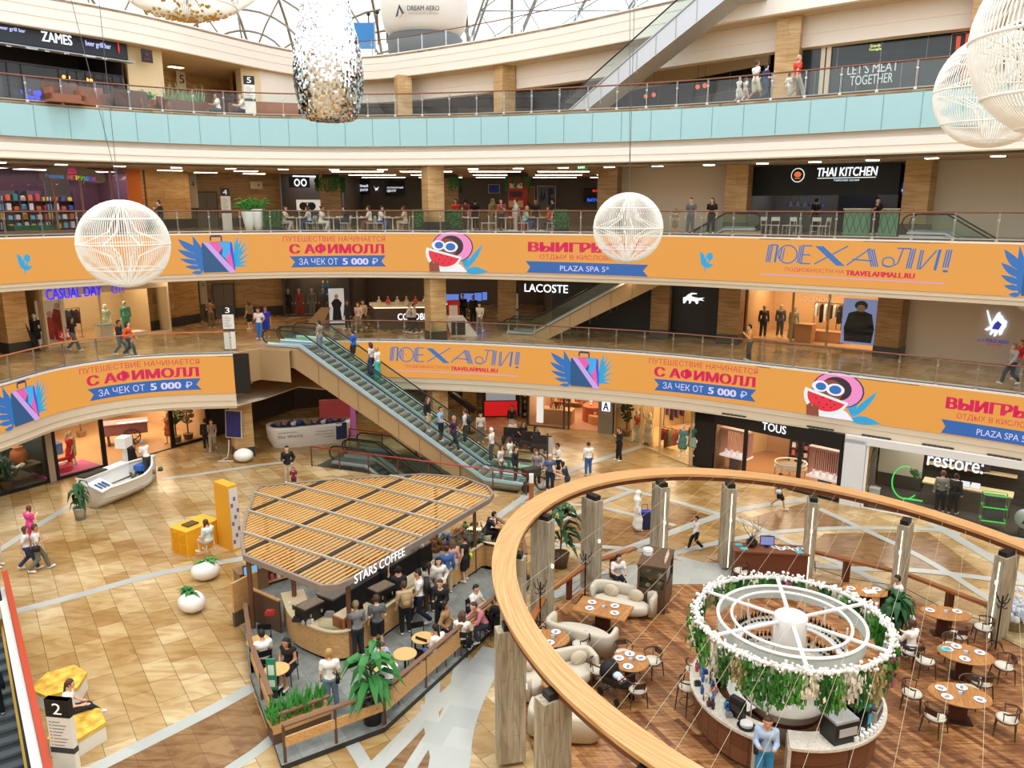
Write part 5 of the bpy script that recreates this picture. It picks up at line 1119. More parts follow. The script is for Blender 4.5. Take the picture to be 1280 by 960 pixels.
for i, (px, c) in enumerate(((25, 'b05a8a'), (60, '3a8a7a'), (88, 'c04a4a'), (120, '4a5aa8'))): shelf(f.pt(f.S(px, 260), 3.6, Z4), f.a, ['pink-goods toy shelf', 'green-goods toy shelf', 'red-goods toy shelf', 'blue-goods toy shelf'][i] + ', in the fourth level toy shop', 1.6, 2.2, .4, 4, M('5a4a4c', .6), [c, 'e8c84a', '7ac0d8', 'e8e0d8', 'd86a3a'], 4, goods='coloured toy box')
plinth(f.pt(f.S(50, 290), .8, Z4), f.a, 'low green play mat table in the toy shop window', (2.0, .7, .35), M('2f8a5a', .6))
t = thing('hanging_banner', 'grey square banner hanging inside the toy shop', 'banner', f.pt(f.S(88, 250), 1.2, Z4 + 1.9), f.a); MB().box((0, 0, .45), (1.3, .05, 1.0)).build('panel', M('9a9aa2', .6), t); MB().cyl((0, 0, .95), (0, 0, 1.4), .015).build('rod', DARK, t)
# fourth level lobby planters and optician
for i, px in enumerate((312, 324)):
 q = AT(px, 280, 44.2); t = thing('tall_planter', ['tall white tapered planter, left of the pair on the fourth level', 'tall white tapered planter, right and fuller of the fourth level pair'][i], 'planter', (q[0], q[1], Z4)); MB().lathe([(.2, 0), (.26, .3), (.4, 1.05 + .12 * i), (.35, 1.1 + .12 * i), (.3, 1.0)], 18).build('pot', WHITE, t, True)
 b = MB(); rr = random.Random(i)
 for k in range(30): a = rr.uniform(0, 6.28); l = rr.uniform(.4, 1.0); e = (cos(a) * l, sin(a) * l * .7, 1.1 + rr.uniform(.1, .6)); b.tube([(0, 0, 1.0), (e[0] * .5, e[1] * .5, e[2] + .1), e], [.02, .06, .005], 4)
 b.build('foliage', LEAF2, t)
def hedge(loc, rz, w, h, label, dp=.45):
 t = thing('hedge_planter', label, 'hedge', loc, rz); MB().box((0, 0, .12), (w, dp, .24)).build('trough', DARK, t); MB().box((0, 0, h / 2 + .1), (w * .9, dp * .75, h - .24)).build('core', M('25482a', .9), t); b = MB(); rr = random.Random(int(w * 99))
 for k in range(420):
  p = (rr.uniform(-w / 2, w / 2), rr.choice((-1, 1)) * dp / 2 * rr.uniform(.7, 1.05), rr.uniform(.24, h)) if k % 4 else (rr.uniform(-w / 2, w / 2), rr.uniform(-dp / 2, dp / 2), h); d = [rr.uniform(-.05, .05) for _ in range(3)]; b.add([(p[0] - .05, p[1], p[2]), (p[0] + d[0], p[1] + d[1], p[2] - .05), (p[0] + .05, p[1], p[2] + d[2]), (p[0], p[1] - d[1], p[2] + .06)], [(0, 1, 2, 3)])
 b.build('foliage', M('33682f', .7), t); t['kind'] = 'thing'
q = AT(341, 280, 44.0); hedge((q[0], q[1], Z4), 0, .95, 1.15, 'square green hedge planter beside the tall white planters')
for i, (px, w) in enumerate(((527, .8), (566, 1.0), (702, .8))): q = AT(px, 280, 43.8 if px < 600 else 42.6); hedge((q[0], q[1], Z4), -.1, w, 1.15, ['green hedge planter left of the central fourth level column', 'rounded green hedge planter right of the central fourth level column', 'dark green hedge planter at the right end of the food court'][i])
f = Fr((-15.3, 53.6), (-11.4, 54.6))
bay(f, .05, f.L, 3, Z4, 15.25, M('8a8c92', .6), M('6a6058', .4), M('f0f2ff', emit=6.), 'the optician', 1)
sign(f, 'shop_sign', 'small black lit sign with round white spectacles over the optician', [([arc(.25, .5, .22, .42, 0, 360, 16), arc(.75, .5, .22, .42, 0, 360, 16)], 367, 384, 222.5, 234, E_('f2f6ff', 1.3)), ([arc(.25, .5, .13, .26, 0, 360, 14), arc(.75, .5, .13, .26, 0, 360, 14)], 367, 384, 222.5, 234, BLACK, 0, 0, .02), ('АЙКРАФТ', 368, 382, 226, 230, E_('dff0ff', 1.), .02, 0, .03)], (361, 387, 221, 234.5, BLACK))
poster(f, 'white lit panel with large sunglasses below the optician sign', 371, 408, 250, 264, M('f0efe8', .5, 0, .5), [([arc(.22, .45, .14, .36), arc(.5, .45, .14, .36), [(.3, .7), (.44, .7), (.44, .78), (.3, .78)]], 371, 408, 250, 264, M('1a1c1e', .4), 0, 0, .02)])
shelf(f.pt(1.0, 1.6, Z4), f.a, 'white optician shelf, left of the sunglasses panel', 1.6, 2.0, .35, 3, WHITE, ['2a4a8a', 'd8d8dc', '8a5a4a'], 4, goods='display case')
# food court rear signs and counters
f = Fr((-11.4, 61.5), (13, 61.5))
bb = MB(); bb.fb(f, 0, 24, -2.2, -1.7, Z4, Z4 + 1.15); o = struct('wall_counter', bb, M('7a5c40', .6))
for px0, px1, yt, yb, rows, lb in ((439, 462, 224, 243, [('КОФЕЙНЫЙ', 439.5, 460, 230.5, 234, E_('f2f4ff', 1.1), .04), ('ЦЕНТР', 448, 460, 236, 239.5, E_('f2f4ff', 1.1), .04)], 'dark sign board with two white words at the left of the food court'), (482, 506, 226, 244, [('КУЛИНАРНЫЙ', 484, 504, 233, 235.5, E_('f2f4ff', 1.), .03), ('ЦЕНТР', 484, 495, 237, 240.5, E_('f2f4ff', 1.), .04)], 'dark sign board with white lettering left of the central fourth level column'),
  (555, 577, 231, 241, [('002', 558.5, 566, 235, 239.5, E_('cfe0ff', 1.2), .03), ('БАР', 568, 572.5, 235.5, 238.5, E_('ffd0ff', 1.2), .03)], 'small lit number sign just right of the central fourth level column'), (730, 752, 235, 252, [('BOX', 741, 748, 237, 240, E_('f03a3a', 1.2), .04), ('ВЫПЕЧКА', 734, 751, 248, 252, E_('3a6af0', 1.2), .04)], 'dark sign board with red and blue lit words at the right of the food court')):
 sign(f, 'restaurant_sign', lb, rows, (px0, px1, yt, yb, M('1c1c20', .6)), 'sign')
sign(f, 'wall_emblem', 'white bird emblem between the two dark food court signs', [([[(0, .9), (.3, .5), (.5, .45), (1, .7), (.7, .3), (.8, .1), (.5, .2), (.35, .0), (.3, .3)]], 467, 474, 231, 239, E_('f2f4ff', 1.1))])
poster(f, 'navy blue panel behind the second planted food court column', 611, 624, 231, 241, M('16306a', .6, 0, .15)); poster(f, 'yellow and brown striped wall panel right of the red menu pillar', 650, 668, 234, 262, M('8a6a34', .6), [([[(0, .2 * i), (.2 * i, 0), (.2 * i + .1, 0), (0, .2 * i + .1)] for i in range(1, 5)], 650, 668, 234, 262, M('3c3026', .7), 0, 0, .02)])
poster(f, 'teal lit menu screen at the left edge of the food court kiosks', 560, 563.5, 248, 264, M('3ac0a8', emit=.9)); poster(f, 'grey graffiti wall panel with dark letter shapes in the food court', 672, 694, 233, 262, M('77736a', .6), [([[(.1, .2), (.2, .9), (.3, .5), (.4, .9), (.5, .2), (.4, .5), (.3, .3), (.22, .5)], [(.6, .2), (.6, .9), (.9, .9), (.9, .7), (.7, .6), (.9, .3), (.8, .2)]], 672, 694, 233, 262, M('2c3a6a', .7), 0, 0, .02)])
def vines(loc, w, label):
 t = thing('hanging_vines', label, 'plant', loc); b = MB(); rr = random.Random(int(w * 77 + loc[0] * 5)); n = 60
 MB().box((0, 0, .12), (w, w, .24)).build('planter_ring', M('2a2a28', .7), t)
 for k in range(n):
  a = rr.choice((0, 1, 2, 3)); u = rr.uniform(-w / 2, w / 2); x, y = ((u, -w / 2), (u, w / 2), (-w / 2, u), (w / 2, u))[a]; l = rr.uniform(.3, .95)
  for j in range(int(l / .09)): z = -j * .09; d = rr.uniform(-.07, .07); b.add([(x * 1.06 + d - .05, y * 1.06, z), (x * 1.06 + d, y * 1.06 - .04, z - .1), (x * 1.06 + d + .05, y * 1.06 + .02, z + .02), (x * 1.06 + d, y * 1.06 + .03, z + .08)], [(0, 1, 2, 3)])
 b.build('foliage', M('2f6a2c', .7), t)
for (x, y), lb in zip(((-11.42, 51.0), (-4.08, 51.0), (6.53, 49.5)), ('green vines hanging around the left food court pillar', 'green vines hanging around the pillar behind the central column', 'green vines hanging around the right food court pillar')): vines((x, y, 14.9), 1.4, lb)
q = AT(641, 250, 51); t = thing('menu_pillar', 'red poster-covered pillar with menu prints in the food court', 'pillar', (q[0] + .3, q[1], Z4)); MB().box((0, 0, 1.7), (1.2, 1.2, 3.4)).build('shaft', M('a01a1e', .6), t)
for k, (z, w, h) in enumerate(((2.6, .8, .3), (2.1, .8, .35), (1.5, .9, .4), (1.0, .5, .5))): MB().box((-.1, -.61, z), (w, .02, h)).build('menu_print', M(['e8c8b8', '3a1a1c', 'c8a068', 'd8d0c8'][k], .6), t)
vines((q[0] + .3, q[1], 14.95), 1.3, 'green vines hanging over the red menu pillar')
t = thing('exit_sign', 'green exit sign under the fourth level ceiling near the right globe', 'sign', AT(727, 209, 43.5)); MB().box((0, 0, 0), (.55, .06, .25)).build('board', M('2f8a4a', .5, 0, .5), t); b = MB(); text(b, 'EXIT', lambda x, z, o: (x, -.035, z), -.18, .18, -.06, .06, .03); b.build('lettering', M('e8f8ea', .5, 0, .8), t)
# ---- fourth level right: plain wall, Thai kitchen, wall
f = Fr((5.9, 46.2), (11.6, 43.3)); wall('wall_right', f, 0, f.L, Z4, 15.3, M('d6cab8', .8))
f = Fr((12.6, 43.6), (18.7, 39.2)); bay(f, .1, f.L - .1, 4.5, Z4, 15.2, M('6c655e', .7), M('5a4a3c', .4), M('e8ecff', emit=3.), 'the Thai kitchen', 2)
b = MB(); b.fb(f, 0, f.L, -.1, .15, 13.75, 15.25); struct('trim_9', b, M('1a2227', .6))
sign(f, 'restaurant_sign', 'dark teal restaurant board with underlined white capitals above the open kitchen', [('THAI KITCHEN', 1022, 1097, 209, 220, E_('f6f8fa', 1.5), .035, .1), ([[(0, 0), (1, 0), (1, 1), (0, 1)]], 1022, 1095, 221.8, 222.6, E_('f6f8fa', 1.2)), ('Тайская кухня', 1042, 1074, 223.5, 227, E_('d8f0f0', 1.1), .02)], None, 'sign', -.12)
sign(f, 'wall_emblem', 'round white-rimmed emblem with an orange bowl left of the kitchen lettering', [([arc(.5, .5, .5, .5)], 989, 1006, 210, 228, E_('f2f2f2', 1.)), ([arc(.5, .5, .44, .44)], 989, 1006, 210, 228, M('15181a', .6), 0, 0, .02), ([arc(.5, .55, .26, .2), [(.25, .3), (.75, .3), (.7, .24), (.3, .24)]], 989, 1006, 210, 228, E_('e0703a', 1.), 0, 0, .03)], None, 'sign', -.12)
sign(f, 'menu_board', 'row of blue lit menu screens with round dishes over the kitchen counter', [([arc(.08 + .17 * i, .7 - .42 * (i % 2), .06, .2, 0, 360, 10) for i in range(6)], 1073, 1130, 231, 241, E_('c8d0f0', .9))], (1072, 1131, 229.5, 242.5, E_('2430a0', .8)), 'menu', .8)
s0 = f.S(1060, 280); s1 = f.S(1127, 280); t = thing('food_counter', 'pale green kitchen counter with diamond lattice front', 'counter', f.pt((s0 + s1) / 2, -.6, Z4), f.a); w = s1 - s0; MB().box((0, 0, .6), (w, .7, 1.2)).build('body', M('7fb59a', .6), t); MB().box((0, 0, 1.23), (w + .1, .8, .06)).build('worktop', M('e8e2d4', .4), t)
b = MB()
for i in range(8): x0 = -w / 2 + w * i / 8; b.bar((x0, -.36, .08), (x0 + w / 8, -.36, 1.15), .02, .03); b.bar((x0 + w / 8, -.36, .08), (x0, -.36, 1.15), .02, .03)
b.build('lattice', M('4a7a66', .6), t)
plinth(f.pt(f.S(1054, 250), 3.0, Z4), f.a, 'dark doorway block at the back of the Thai kitchen', (1.9, .2, 2.5), M('14181c', .6))
for i, px in enumerate((975, 985, 995, 1014)): t = thing('pendant_lamp', 'dark cone pendant lamp inside the Thai kitchen', 'lamp', f.pt(f.S(px, 237), 2.0, 13.2), 0, 'pendant lamps of the Thai kitchen'); MB().lathe([(.25, 0), (.06, .25), (.01, .26)], 12).build('shade', BLACK, t); MB().cyl((0, 0, .25), (0, 0, 1.9), .01).build('cord', BLACK, t)
f = Fr((19.3, 38.75), (34.2, 26.6)); wall('wall_right', f, 0, f.L, Z4, 15.3, M('d3cabb', .8))
# ---- fifth level left: dark grill bar, stone wall, lobby, sofas
f = FZ5; sE = f.S(157, 60)
bay(f, 0, sE - .3, 5, Z5, 22.3, M('2e2e32', .6), M('5a4a3c', .5), M('ffd8a8', emit=2.5), 'the grill bar', 0)
b = MB(); b.fb(f, -1, sE - .1, -.35, .1, f.px(70, 61.5, -.35)[1], f.px(70, 39, -.35)[1]); struct('trim_9', b, M('1c2530', .5))
b = MB(); b.fb(f, -1, sE, -.9, -.3, f.px(70, 64, -.9)[1], f.px(70, 62.5, -.9)[1]); struct('trim_9', b, M('9aa4ac', .5))
sign(f, 'restaurant_sign', 'long dark bar fascia with white capitals between two small bluish words', [('ZAMES', 52, 89, 42, 54, E_('f4f4fa', 1.5), .05), ('beer grill bar', 107, 138, 53, 61, E_('c8ccff', 1.3), .03), ('beer grill bar', -2, 31, 34, 40, E_('c8ccff', 1.3), .03)], None, 'sign', -.38)
wall('wall_left', f, sE, f.S(204, 90), Z5, 22.4, M('e0cda4', .7), 0)
sign(f, 'wall_emblem', 'small red lit emblem at the end of the dark bar fascia', [([[(.5, 0), (.2, .4), (.3, 1), (.7, 1), (.8, .4)]], 146, 150, 54, 68, E_('e0202a', 1.1))], None, 'sign', -.4)
t = sign(f, 'hanging_sign', 'black square hanging sign with red mark on the pale stone wall', [([[(.5, .2), (.35, .5), (.5, .9), (.65, .5)]], 181, 186, 65, 72, E_('d02a30', 1.)), ('ZAMES', 179, 188, 73, 75, E_('b83038', .9), .02)], (177, 190.5, 62, 78, BLACK), 'sign', -.7)
for i in range(6): sign(f, 'awning_label', 'small white word on the bar awning edge', [(['bar', 'restaurant', 'beer', 'grill', 'restaurant', 'beer'][i], 8 + 24 * i, 14 + 24 * i + (i % 3 == 1) * 9, 56.5 + 3.2 * i, 58.5 + 3.2 * i, M('e8eaee', .5, 0, .5), .02)], None, 'sign', -.92)['group'] = 'awning words of the dark bar'
WD = [f.S(x, 70) for x in (6, 24, 70, 82, 93, 104, 115, 126, 138, 148)]
front(f, 0, sE - .3, Z5, 20.6, WD, BLACK, .1, None, .2, True, .06)
b = MB(); [b.fb(f, WD[2], WD[-1], -.04, .04, z, z + .05) for z in (18.6, 19.6)]; struct('trim_8', b, BLACK)
t = thing('neon_tree', 'glowing blue and violet neon flower stand behind the glass of the grill bar', 'decoration', f.pt(f.S(46, 105), .5, Z5), f.a); MB().cyl((0, 0, 0), (0, 0, 1.2), .05).build('stem', M('2f6a3a', .6), t)
b = MB(); rr = random.Random(4)
for k in range(30): b.ball((rr.gauss(0, .4), rr.gauss(0, .2), 1.0 + rr.gauss(0, .3)), rr.uniform(.07, .15), 6, 4)
b.build('petals', E_('3a3af0', 1.2), t)
b = MB(); [b.ball((.65 + rr.gauss(0, .12), rr.gauss(0, .12), rr.uniform(.1, 1.2)), .09, 6, 4) for k in range(22)]; b.build('lower_petals', E_('5a2ad8', 1.), t)
for i, px in enumerate((93, 99, 122, 127)):
 t = thing('pendant_lamp', 'small amber bulb glowing under the grill bar ceiling', 'lamp', f.pt(f.S(px, 77), 1.4, 20.35), 0, 'amber bulbs of the grill bar'); MB().ball((0, 0, 0), .09, 8, 6).build('bulb', E_('ff9a30', 5.), t); MB().cyl((0, 0, .09), (0, 0, 1.5), .01).build('cord', BLACK, t)
def sofa5(px, Y, rz, label, w=1.7, col='8a5a48'):
 q = AT(px, 120, Y); t = thing('sofa', label, 'sofa', (q[0], q[1], Z5), R(rz)); m = M(col, .8); MB().box((0, 0, .25), (w, .8, .36)).build('seat', m, t); MB().box((0, .36, .6), (w, .18, .75)).build('backrest', m, t)
 for x in (-1, 1): MB().box((x * (w / 2 - .08), 0, .42), (.16, .8, .5)).build('armrest', m, t)
for px, Y, rz, lb, w in ((80, 38.2, 50, 'brown terrace sofa nearest the blue neon flower', 1.5), (112, 39.4, 50, 'brown terrace sofa under the amber bulbs', 1.5), (158, 41.0, 230, 'dark rattan terrace bench in front of the pale stone wall', 1.6), (178, 41.6, 60, 'reddish armchair at the edge of the pale stone wall', .9), (212, 43.2, 65, 'rust brown armchair beside the white 5 sign', 1.0), (300, 45.4, 20, 'dark terrace sofa left of the black 5 pylon', 1.3), (345, 45.8, 200, 'long brown terrace sofa right of the stone pillar', 2.2)): sofa5(px, Y, rz, lb, w, '6a4a40' if px in (158, 300) else '96624c')
def pot(px, Y, z, label, h=.7, w=.4, mat=None, leaf=LEAF2, spread=.5, n=40, seed=1):
 q = AT(px, 300, Y); t = thing('potted_plant', label, 'plant', (q[0], q[1], z)); MB().lathe([(w * .7, 0), (w, h), (w * .85, h), (w * .8, h - .05)], 16).build('pot', mat or M('2f3a40', .5), t); b = MB(); rr = random.Random(seed)
 for k in range(n): a = rr.uniform(0, 6.28); l = rr.uniform(.3, 1) * spread; b.tube([(0, 0, h - .05), (cos(a) * l * .5, sin(a) * l * .5, h + l * rr.uniform(.5, 1.1)), (cos(a) * l, sin(a) * l, h + l * rr.uniform(.2, .9))], [.015, .05, .006], 4)
 b.build('foliage', leaf, t); return t
pot(202, 42.4, Z5, 'round green shrub in a dark pot at the corner of the stone wall', .7, .42, seed=2); pot(255, 44.2, Z5, 'green shrub in a dark pot right of the long planter', .7, .45, seed=3)
q = AT(231, 120, 43.4); t = thing('trough_planter', 'long wooden trough planter with spiky leaves below the white 5 sign', 'planter', (q[0], q[1], Z5), R(35))
MB().box((0, 0, .4), (2.2, .5, .8)).build('trough', M('6a4a3c', .7), t); b = MB(); rr = random.Random(8)
for k in range(50): x = rr.uniform(-1, 1); b.tube([(x, 0, .75), (x + rr.uniform(-.3, .3), rr.uniform(-.2, .2), .8 + rr.uniform(.2, .9))], [.04, .005], 4)
b.build('foliage', M('7a9a6a', .6), t)
# fifth level beige pillar and glass restaurant behind the sofas
wall('wall_left', Fr(AT(303, 120, 56.5), AT(325, 120, 57.2)), 0, 1.3, Z5, 22.4, M('ddcba6', .7), 0, 1.2)
f = Fr(AT(326, 120, 57.4), AT(378, 120, 60.5)); wall('wall_back', f, 0, f.L, 20.1, 22.4, FASW, 0); front(f, 0, f.L, Z5, 20.1, [.05, f.L / 2, f.L], M('4a5250', .4), 0, None, .1); wall('wall_back', f, 0, f.L, Z5, 20.2, M('39413f', .3), .6)
# ---- fifth level right: dark reflecting windows, meat restaurant, orange poster
MIRW = brickmat('restaurant_windows', '1d2a2c', '2b383a', '7d8a86', 1.6, 1.1, (pi / 2, 0, 0), .012, .12, (.5, '8fa3a0', .5, (.4, .4, 3)), .5)
f = FW5a; wall('wall_right', f, 0, f.L, 20.9, 22.4, M('e2d3b8', .8)); wall('wall_right', f, 0, f.L, Z5, 20.9, MIRW, .1)
f = FW5b; wall('wall_right', f, 0, f.L, 21.0, 22.4, M('d9c39c', .8)); wall('wall_right', f, 0, f.L, Z5, 21.0, MIRW, .1)
for px in (1027, 1034): wall('trim_8', f, f.S(px, 90) - .08, f.S(px, 90) + .12, Z5, 21, M('d9ceb8', .6), -.05)
sign(f, 'window_lettering', 'pale letters in two lines on the dark fifth level restaurant window', [("LET'S MEAT", 1060, 1123, 79, 91, E_('dfe6e2', .9), .02), ('TOGETHER', 1063, 1116, 93, 105, E_('dfe6e2', .9), .02)], None, 'sign', .05)
sign(f, 'window_emblem', 'small yellowish script lettering high on the dark restaurant window', [('Grande', 1088, 1101, 55, 59, E_('d8dca0', .8), .02), ('Famiglia', 1087, 1102, 60, 64, E_('d8dca0', .8), .02)], None, 'sign', .05)
poster(f, 'dark poster with tall orange letter shapes at the right of the fifth level', 1187, 1245, 40, 108, M('2c3038', .6), [([[(.05, .3), (.2, .35), (.2, .95), (.1, .95), (.12, .5)], [(.3, .1), (.45, .1), (.5, .5), (.6, .1), (.72, .1), (.62, .6), (.7, .98), (.55, .98), (.5, .7), (.45, .98), (.3, .98)], [(.8, .05), (.98, .05), (.98, .2), (.9, .2), (.9, .4), (.98, .4), (.98, .55), (.88, .55), (.88, .98), (.8, .98)]], 1187, 1245, 40, 108, E_('e0502a', .9), 0, 0, .02)], .02)
for i, px in enumerate((820, 830, 885, 894)): q = FW5a.pt(FW5a.S(px, 95), -.8, 20.2); t = thing('pendant_lamp', 'small round orange lamp glowing at the dark fifth level windows', 'lamp', q, 0, 'orange lamps at the fifth level windows'); MB().ball((0, 0, 0), .14, 8, 6).build('globe', E_('e8683a', 1.2), t); MB().cyl((0, 0, .1), (0, 0, 1.8), .01).build('cord', DARK, t)
# ---- ground floor left: gift and fashion shops behind the white boat
f = FL2; S0 = [f.S(x, y) for x, y in ((-30, 600), (64, 560), (130, 540), (214, 520), (262, 515))]
sb = lambda x, y: f.S(x, y)
e = [sb(-20, 620), sb(69, 600), sb(132, 582), sb(217, 560), sb(262, 549)]
bay(f, e[0], e[1] - .1, 4, 0, 3.1, M('3a4442', .6), M('6a6050', .4), M('fff0d8', emit=5.), 'the dark plant window', 2)
bay(f, e[1], e[4], 9, 0, 3.1, M('cba880', .7), M('bd966a', .35), M('ffe2bc', emit=7.), 'the warm gift shop', 4)
front(f, e[0], e[1] - .2, 0, 3.2, [e[0], e[1] - .3], BLACK, 0, None, .15)
b = MB(); b.fb(f, e[1] - .25, e[1] + .05, -.06, .2, 0, 3.1); struct('trim_8', b, M('b0a08a', .6))
front(f, e[1] + .1, e[2], 0, 3.2, [e[1] + .12, e[2]], BLACK, 0, None, .15, True, .22); front(f, e[3], e[4], 0, 3.2, [e[3], e[4]], BLACK, 0, None, .15, True, .25)
b = MB(); b.fb(f, e[2] + .1, e[3] - .1, -.05, .05, 0, .03); struct('trim_8', b, DARK)
wall('wall_left', f, e[4] + .1, e[4] + 3.0, 0, 3.1, M('2c2a2a', .35), -.02)
def fl(px, py, d=0., z=0.): return P(px, py, z)
# dark window: urn, greenery and a laid table
t = thing('clay_urn', 'orange clay urn among greenery in the dark left shop window', 'urn', f.pt(sb(45, 600), 1.4, .85)); MB().lathe([(.15, 0), (.34, .2), (.4, .45), (.33, .7), (.2, .82), (.25, .9), (.2, .9)], 20).build('body', M('b86a38', .7), t, True); MB().tube([(-.2, 0, .85), (0, 0, 1.1), (.2, 0, .85)], .025, 6).build('handle', M('9a5a30', .7), t)
table(f.pt(sb(42, 608), 1.3, 0), f.a, 'rustic wooden table in the dark left shop window', (2.0, .9, .85), M('7a6a50', .7), M('4a4034', .7))
for i, (px, dd, c, n) in enumerate(((8, 1.5, '6a6a48', 'olive'), (24, 1.9, '4f6a5a', 'grey green'), (16, .8, '2f5a4a', 'deep green'))):
 t = thing('greenery_bunch', n + ' bunch of dried plants in the dark left shop window', 'plant', f.pt(sb(px, 600), dd, 0)); b = MB(); rr = random.Random(i)
 MB().lathe([(.2, 0), (.28, .4), (.25, .42)], 12).build('basket', M('6a5238', .8), t)
 for k in range(70): a = rr.uniform(0, 6.28); l = rr.uniform(.2, .8); b.tube([(0, 0, .35), (cos(a) * l * .6, sin(a) * l * .6, .5 + rr.uniform(.1, .8)), (cos(a) * l, sin(a) * l, .5 + rr.uniform(.0, .9))], [.02, .045, .01], 4)
 b.build('foliage', M(c, .8), t)
for i in range(9): o = MB().ball((0, 0, .08), (.13, .13, .09), 8, 5).cyl((0, 0, 0), (0, 0, .06), .05).build('white_flower', M('eeeade', .7)); o.location = f.pt(sb(8 + i * 4.5, 606), .75 + .12 * (i % 3), .86 if i > 4 else .62); tag(o, 'white blossom in the dark left shop window', 'flower', 'white blossoms in the dark left window')
# fashion window: red dress, pink telephone prop, pink step, mannequins
plinth(f.pt(sb(96, 590), 1.0, 0), f.a, 'pink carpeted window step in the warm gift shop', (2.6, 1.6, .1), M('d0609a', .8))
t = thing('telephone_prop', 'oversized red and white telephone prop in the left shop window', 'prop', f.pt(sb(90, 590), 1.0, .13), f.a); MB().lathe([(.55, 0), (.5, .25), (.36, .34)], 24).build('base', M('d02a4a', .5), t); MB().lathe([(.25, .34), (.2, .38)], 20).build('dial', M('f2dede', .5), t); MB().tube([(-.5, 0, .35), (-.35, 0, .55), (.35, 0, .55), (.5, 0, .35)], .1, 8).build('handset', M('c02040', .5), t)
t = thing('flower_prop', 'green round prop with red petals at the left of the pink telephone', 'prop', f.pt(sb(76, 595), .8, .13), f.a); MB().ball((0, 0, .3), (.3, .3, .3)).build('body', M('2f7a6a', .6), t); b = MB(); [b.ball((.28 * cos(a), .28 * sin(a), .35), .08, 6, 4) for a in (0, 1, 2, 3, 4, 5)]; b.build('petals', M('c03a4a', .6), t)
dummy(f.pt(sb(104, 585), 1.1, .12), 150, 'mannequin in short red dress in the left fashion window', 'd01f26', 'd01f26', bk='skirt', skin='d8c8b0')
dummy(f.pt(sb(111, 583), 1.4, .12), 150, 'mannequin in pale patterned dress beside the red dress', 'cfc8a8', 'c8c0a0', bk='skirt', skin='d8c8b0')
for i, px in enumerate((78, 83, 89)): dummy(f.pt(sb(px, 570), 4.2, .5), 150, ['orange-red clothed mannequin on the round pink plinth', 'dark brown clothed mannequin on the round pink plinth', 'tallest brown clothed mannequin on the round pink plinth'][i], ['c04a3a', '4a2c28', '5a3830'][i], ['b04434', '40261f', '503028'][i], skin='8a5a44')
t = thing('round_plinth', 'round pink plinth deep in the left fashion shop', 'plinth', f.pt(sb(84, 568), 4.2, 0)); MB().lathe([(1.1, 0), (1.1, .45), (1.0, .5)], 28).build('body', M('d8808a', .6), t)
plinth(f.pt(sb(118, 560), 4.4, 0), f.a, 'blue goods block at the back of the left fashion shop', (.9, .7, .6), M('3a5aa0', .6))
shelf(f.pt(sb(133, 530), 8.4, .3), f.a, 'tall lit shoe shelf, at the back of the warm gift shop', 3.6, 2.5, .4, 5, M('c8945c', .6), ['e8e0d0', '3a2a24', 'd8c8b0'], 8, goods='pair of shoes')
# two-wheeled mauve cart
q = f.pt(sb(196, 545), 3.0, 0); t = thing('display_cart', 'mauve display cart with big spoked wheel in the warm gift shop', 'cart', q, R(25)); MB().box((0, 0, .95), (2.3, 1.0, .6)).build('tray', M('8a5c62', .6), t); MB().box((0, 0, 1.28), (2.4, 1.1, .06)).build('rim', M('a4787a', .5), t)
for y in (-.55, .55):
 b = MB(); b.tube([(.3 + .45 * cos(a * pi / 12), y, .5 + .45 * sin(a * pi / 12)) for a in range(24)], .03, 6, True); [b.tube([(.3, y, .5), (.3 + .44 * cos(a * pi / 4), y, .5 + .44 * sin(a * pi / 4))], .012, 4) for a in range(8)]; b.build('wheel', M('2c2426', .5), t)
MB().box((-.9, 0, .35), (.1, .8, .7)).build('leg', M('6a464a', .6), t); MB().box((.3, 0, .78), (1.6, .06, .06)).build('axle', DARK, t); b = MB(); b.box((.4, -.4, 1.33), (1.5, .06, .05)); b.build('light_bar', M('fff8ee', emit=4.), t)
def tinytree(loc, label, mat, h=1.9, fl_=None):
 t = thing('ornamental_tree', label, 'plant', loc); MB().lathe([(.22, 0), (.3, .35), (.26, .35)], 14).build('pot', M('8a6a4a', .6), t); MB().cyl((0, 0, .3), (0, 0, h * .7), .04).build('stem', M('5a4230', .7), t); b = MB(); rr = random.Random(int(h * 31))
 for k in range(90): a = rr.uniform(0, 6.28); u = rr.uniform(-1, 1); r = rr.uniform(.2, .55) * h * .33; p = (cos(a) * r * sqrt(1 - u * u), sin(a) * r * sqrt(1 - u * u), h * .72 + u * h * .3); b.ball(p, (.11, .11, .07), 5, 3)
 b.build('foliage', mat, t)
 if fl_: b = MB(); [b.ball((rr.gauss(0, .3), -.3 + rr.gauss(0, .1), h * .7 + rr.gauss(0, .35)), .06, 5, 3) for k in range(30)]; b.build('blossoms', fl_, t)
tinytree(f.pt(sb(232, 545), .9, 0), 'leafy green display tree with white blossoms in the far left window', M('3a6a30', .7), 2.6, M('f2e6d0', .6)); tinytree(f.pt(sb(246, 545), .8, 0), 'cream flower stand at the right end of the left shops', M('d8b890', .7), 2.3)
dummy(f.pt(sb(224, 552), .9, 0), 160, 'mannequin in rust coloured dress beside the leafy display tree', 'a0522e', '9a4c2a', bk='skirt', skin='d8b890'); tinytree(f.pt(sb(180, 530), 6.5, 0), 'orange blossom tree above the mauve cart', M('e8a040', .7), 2.5)
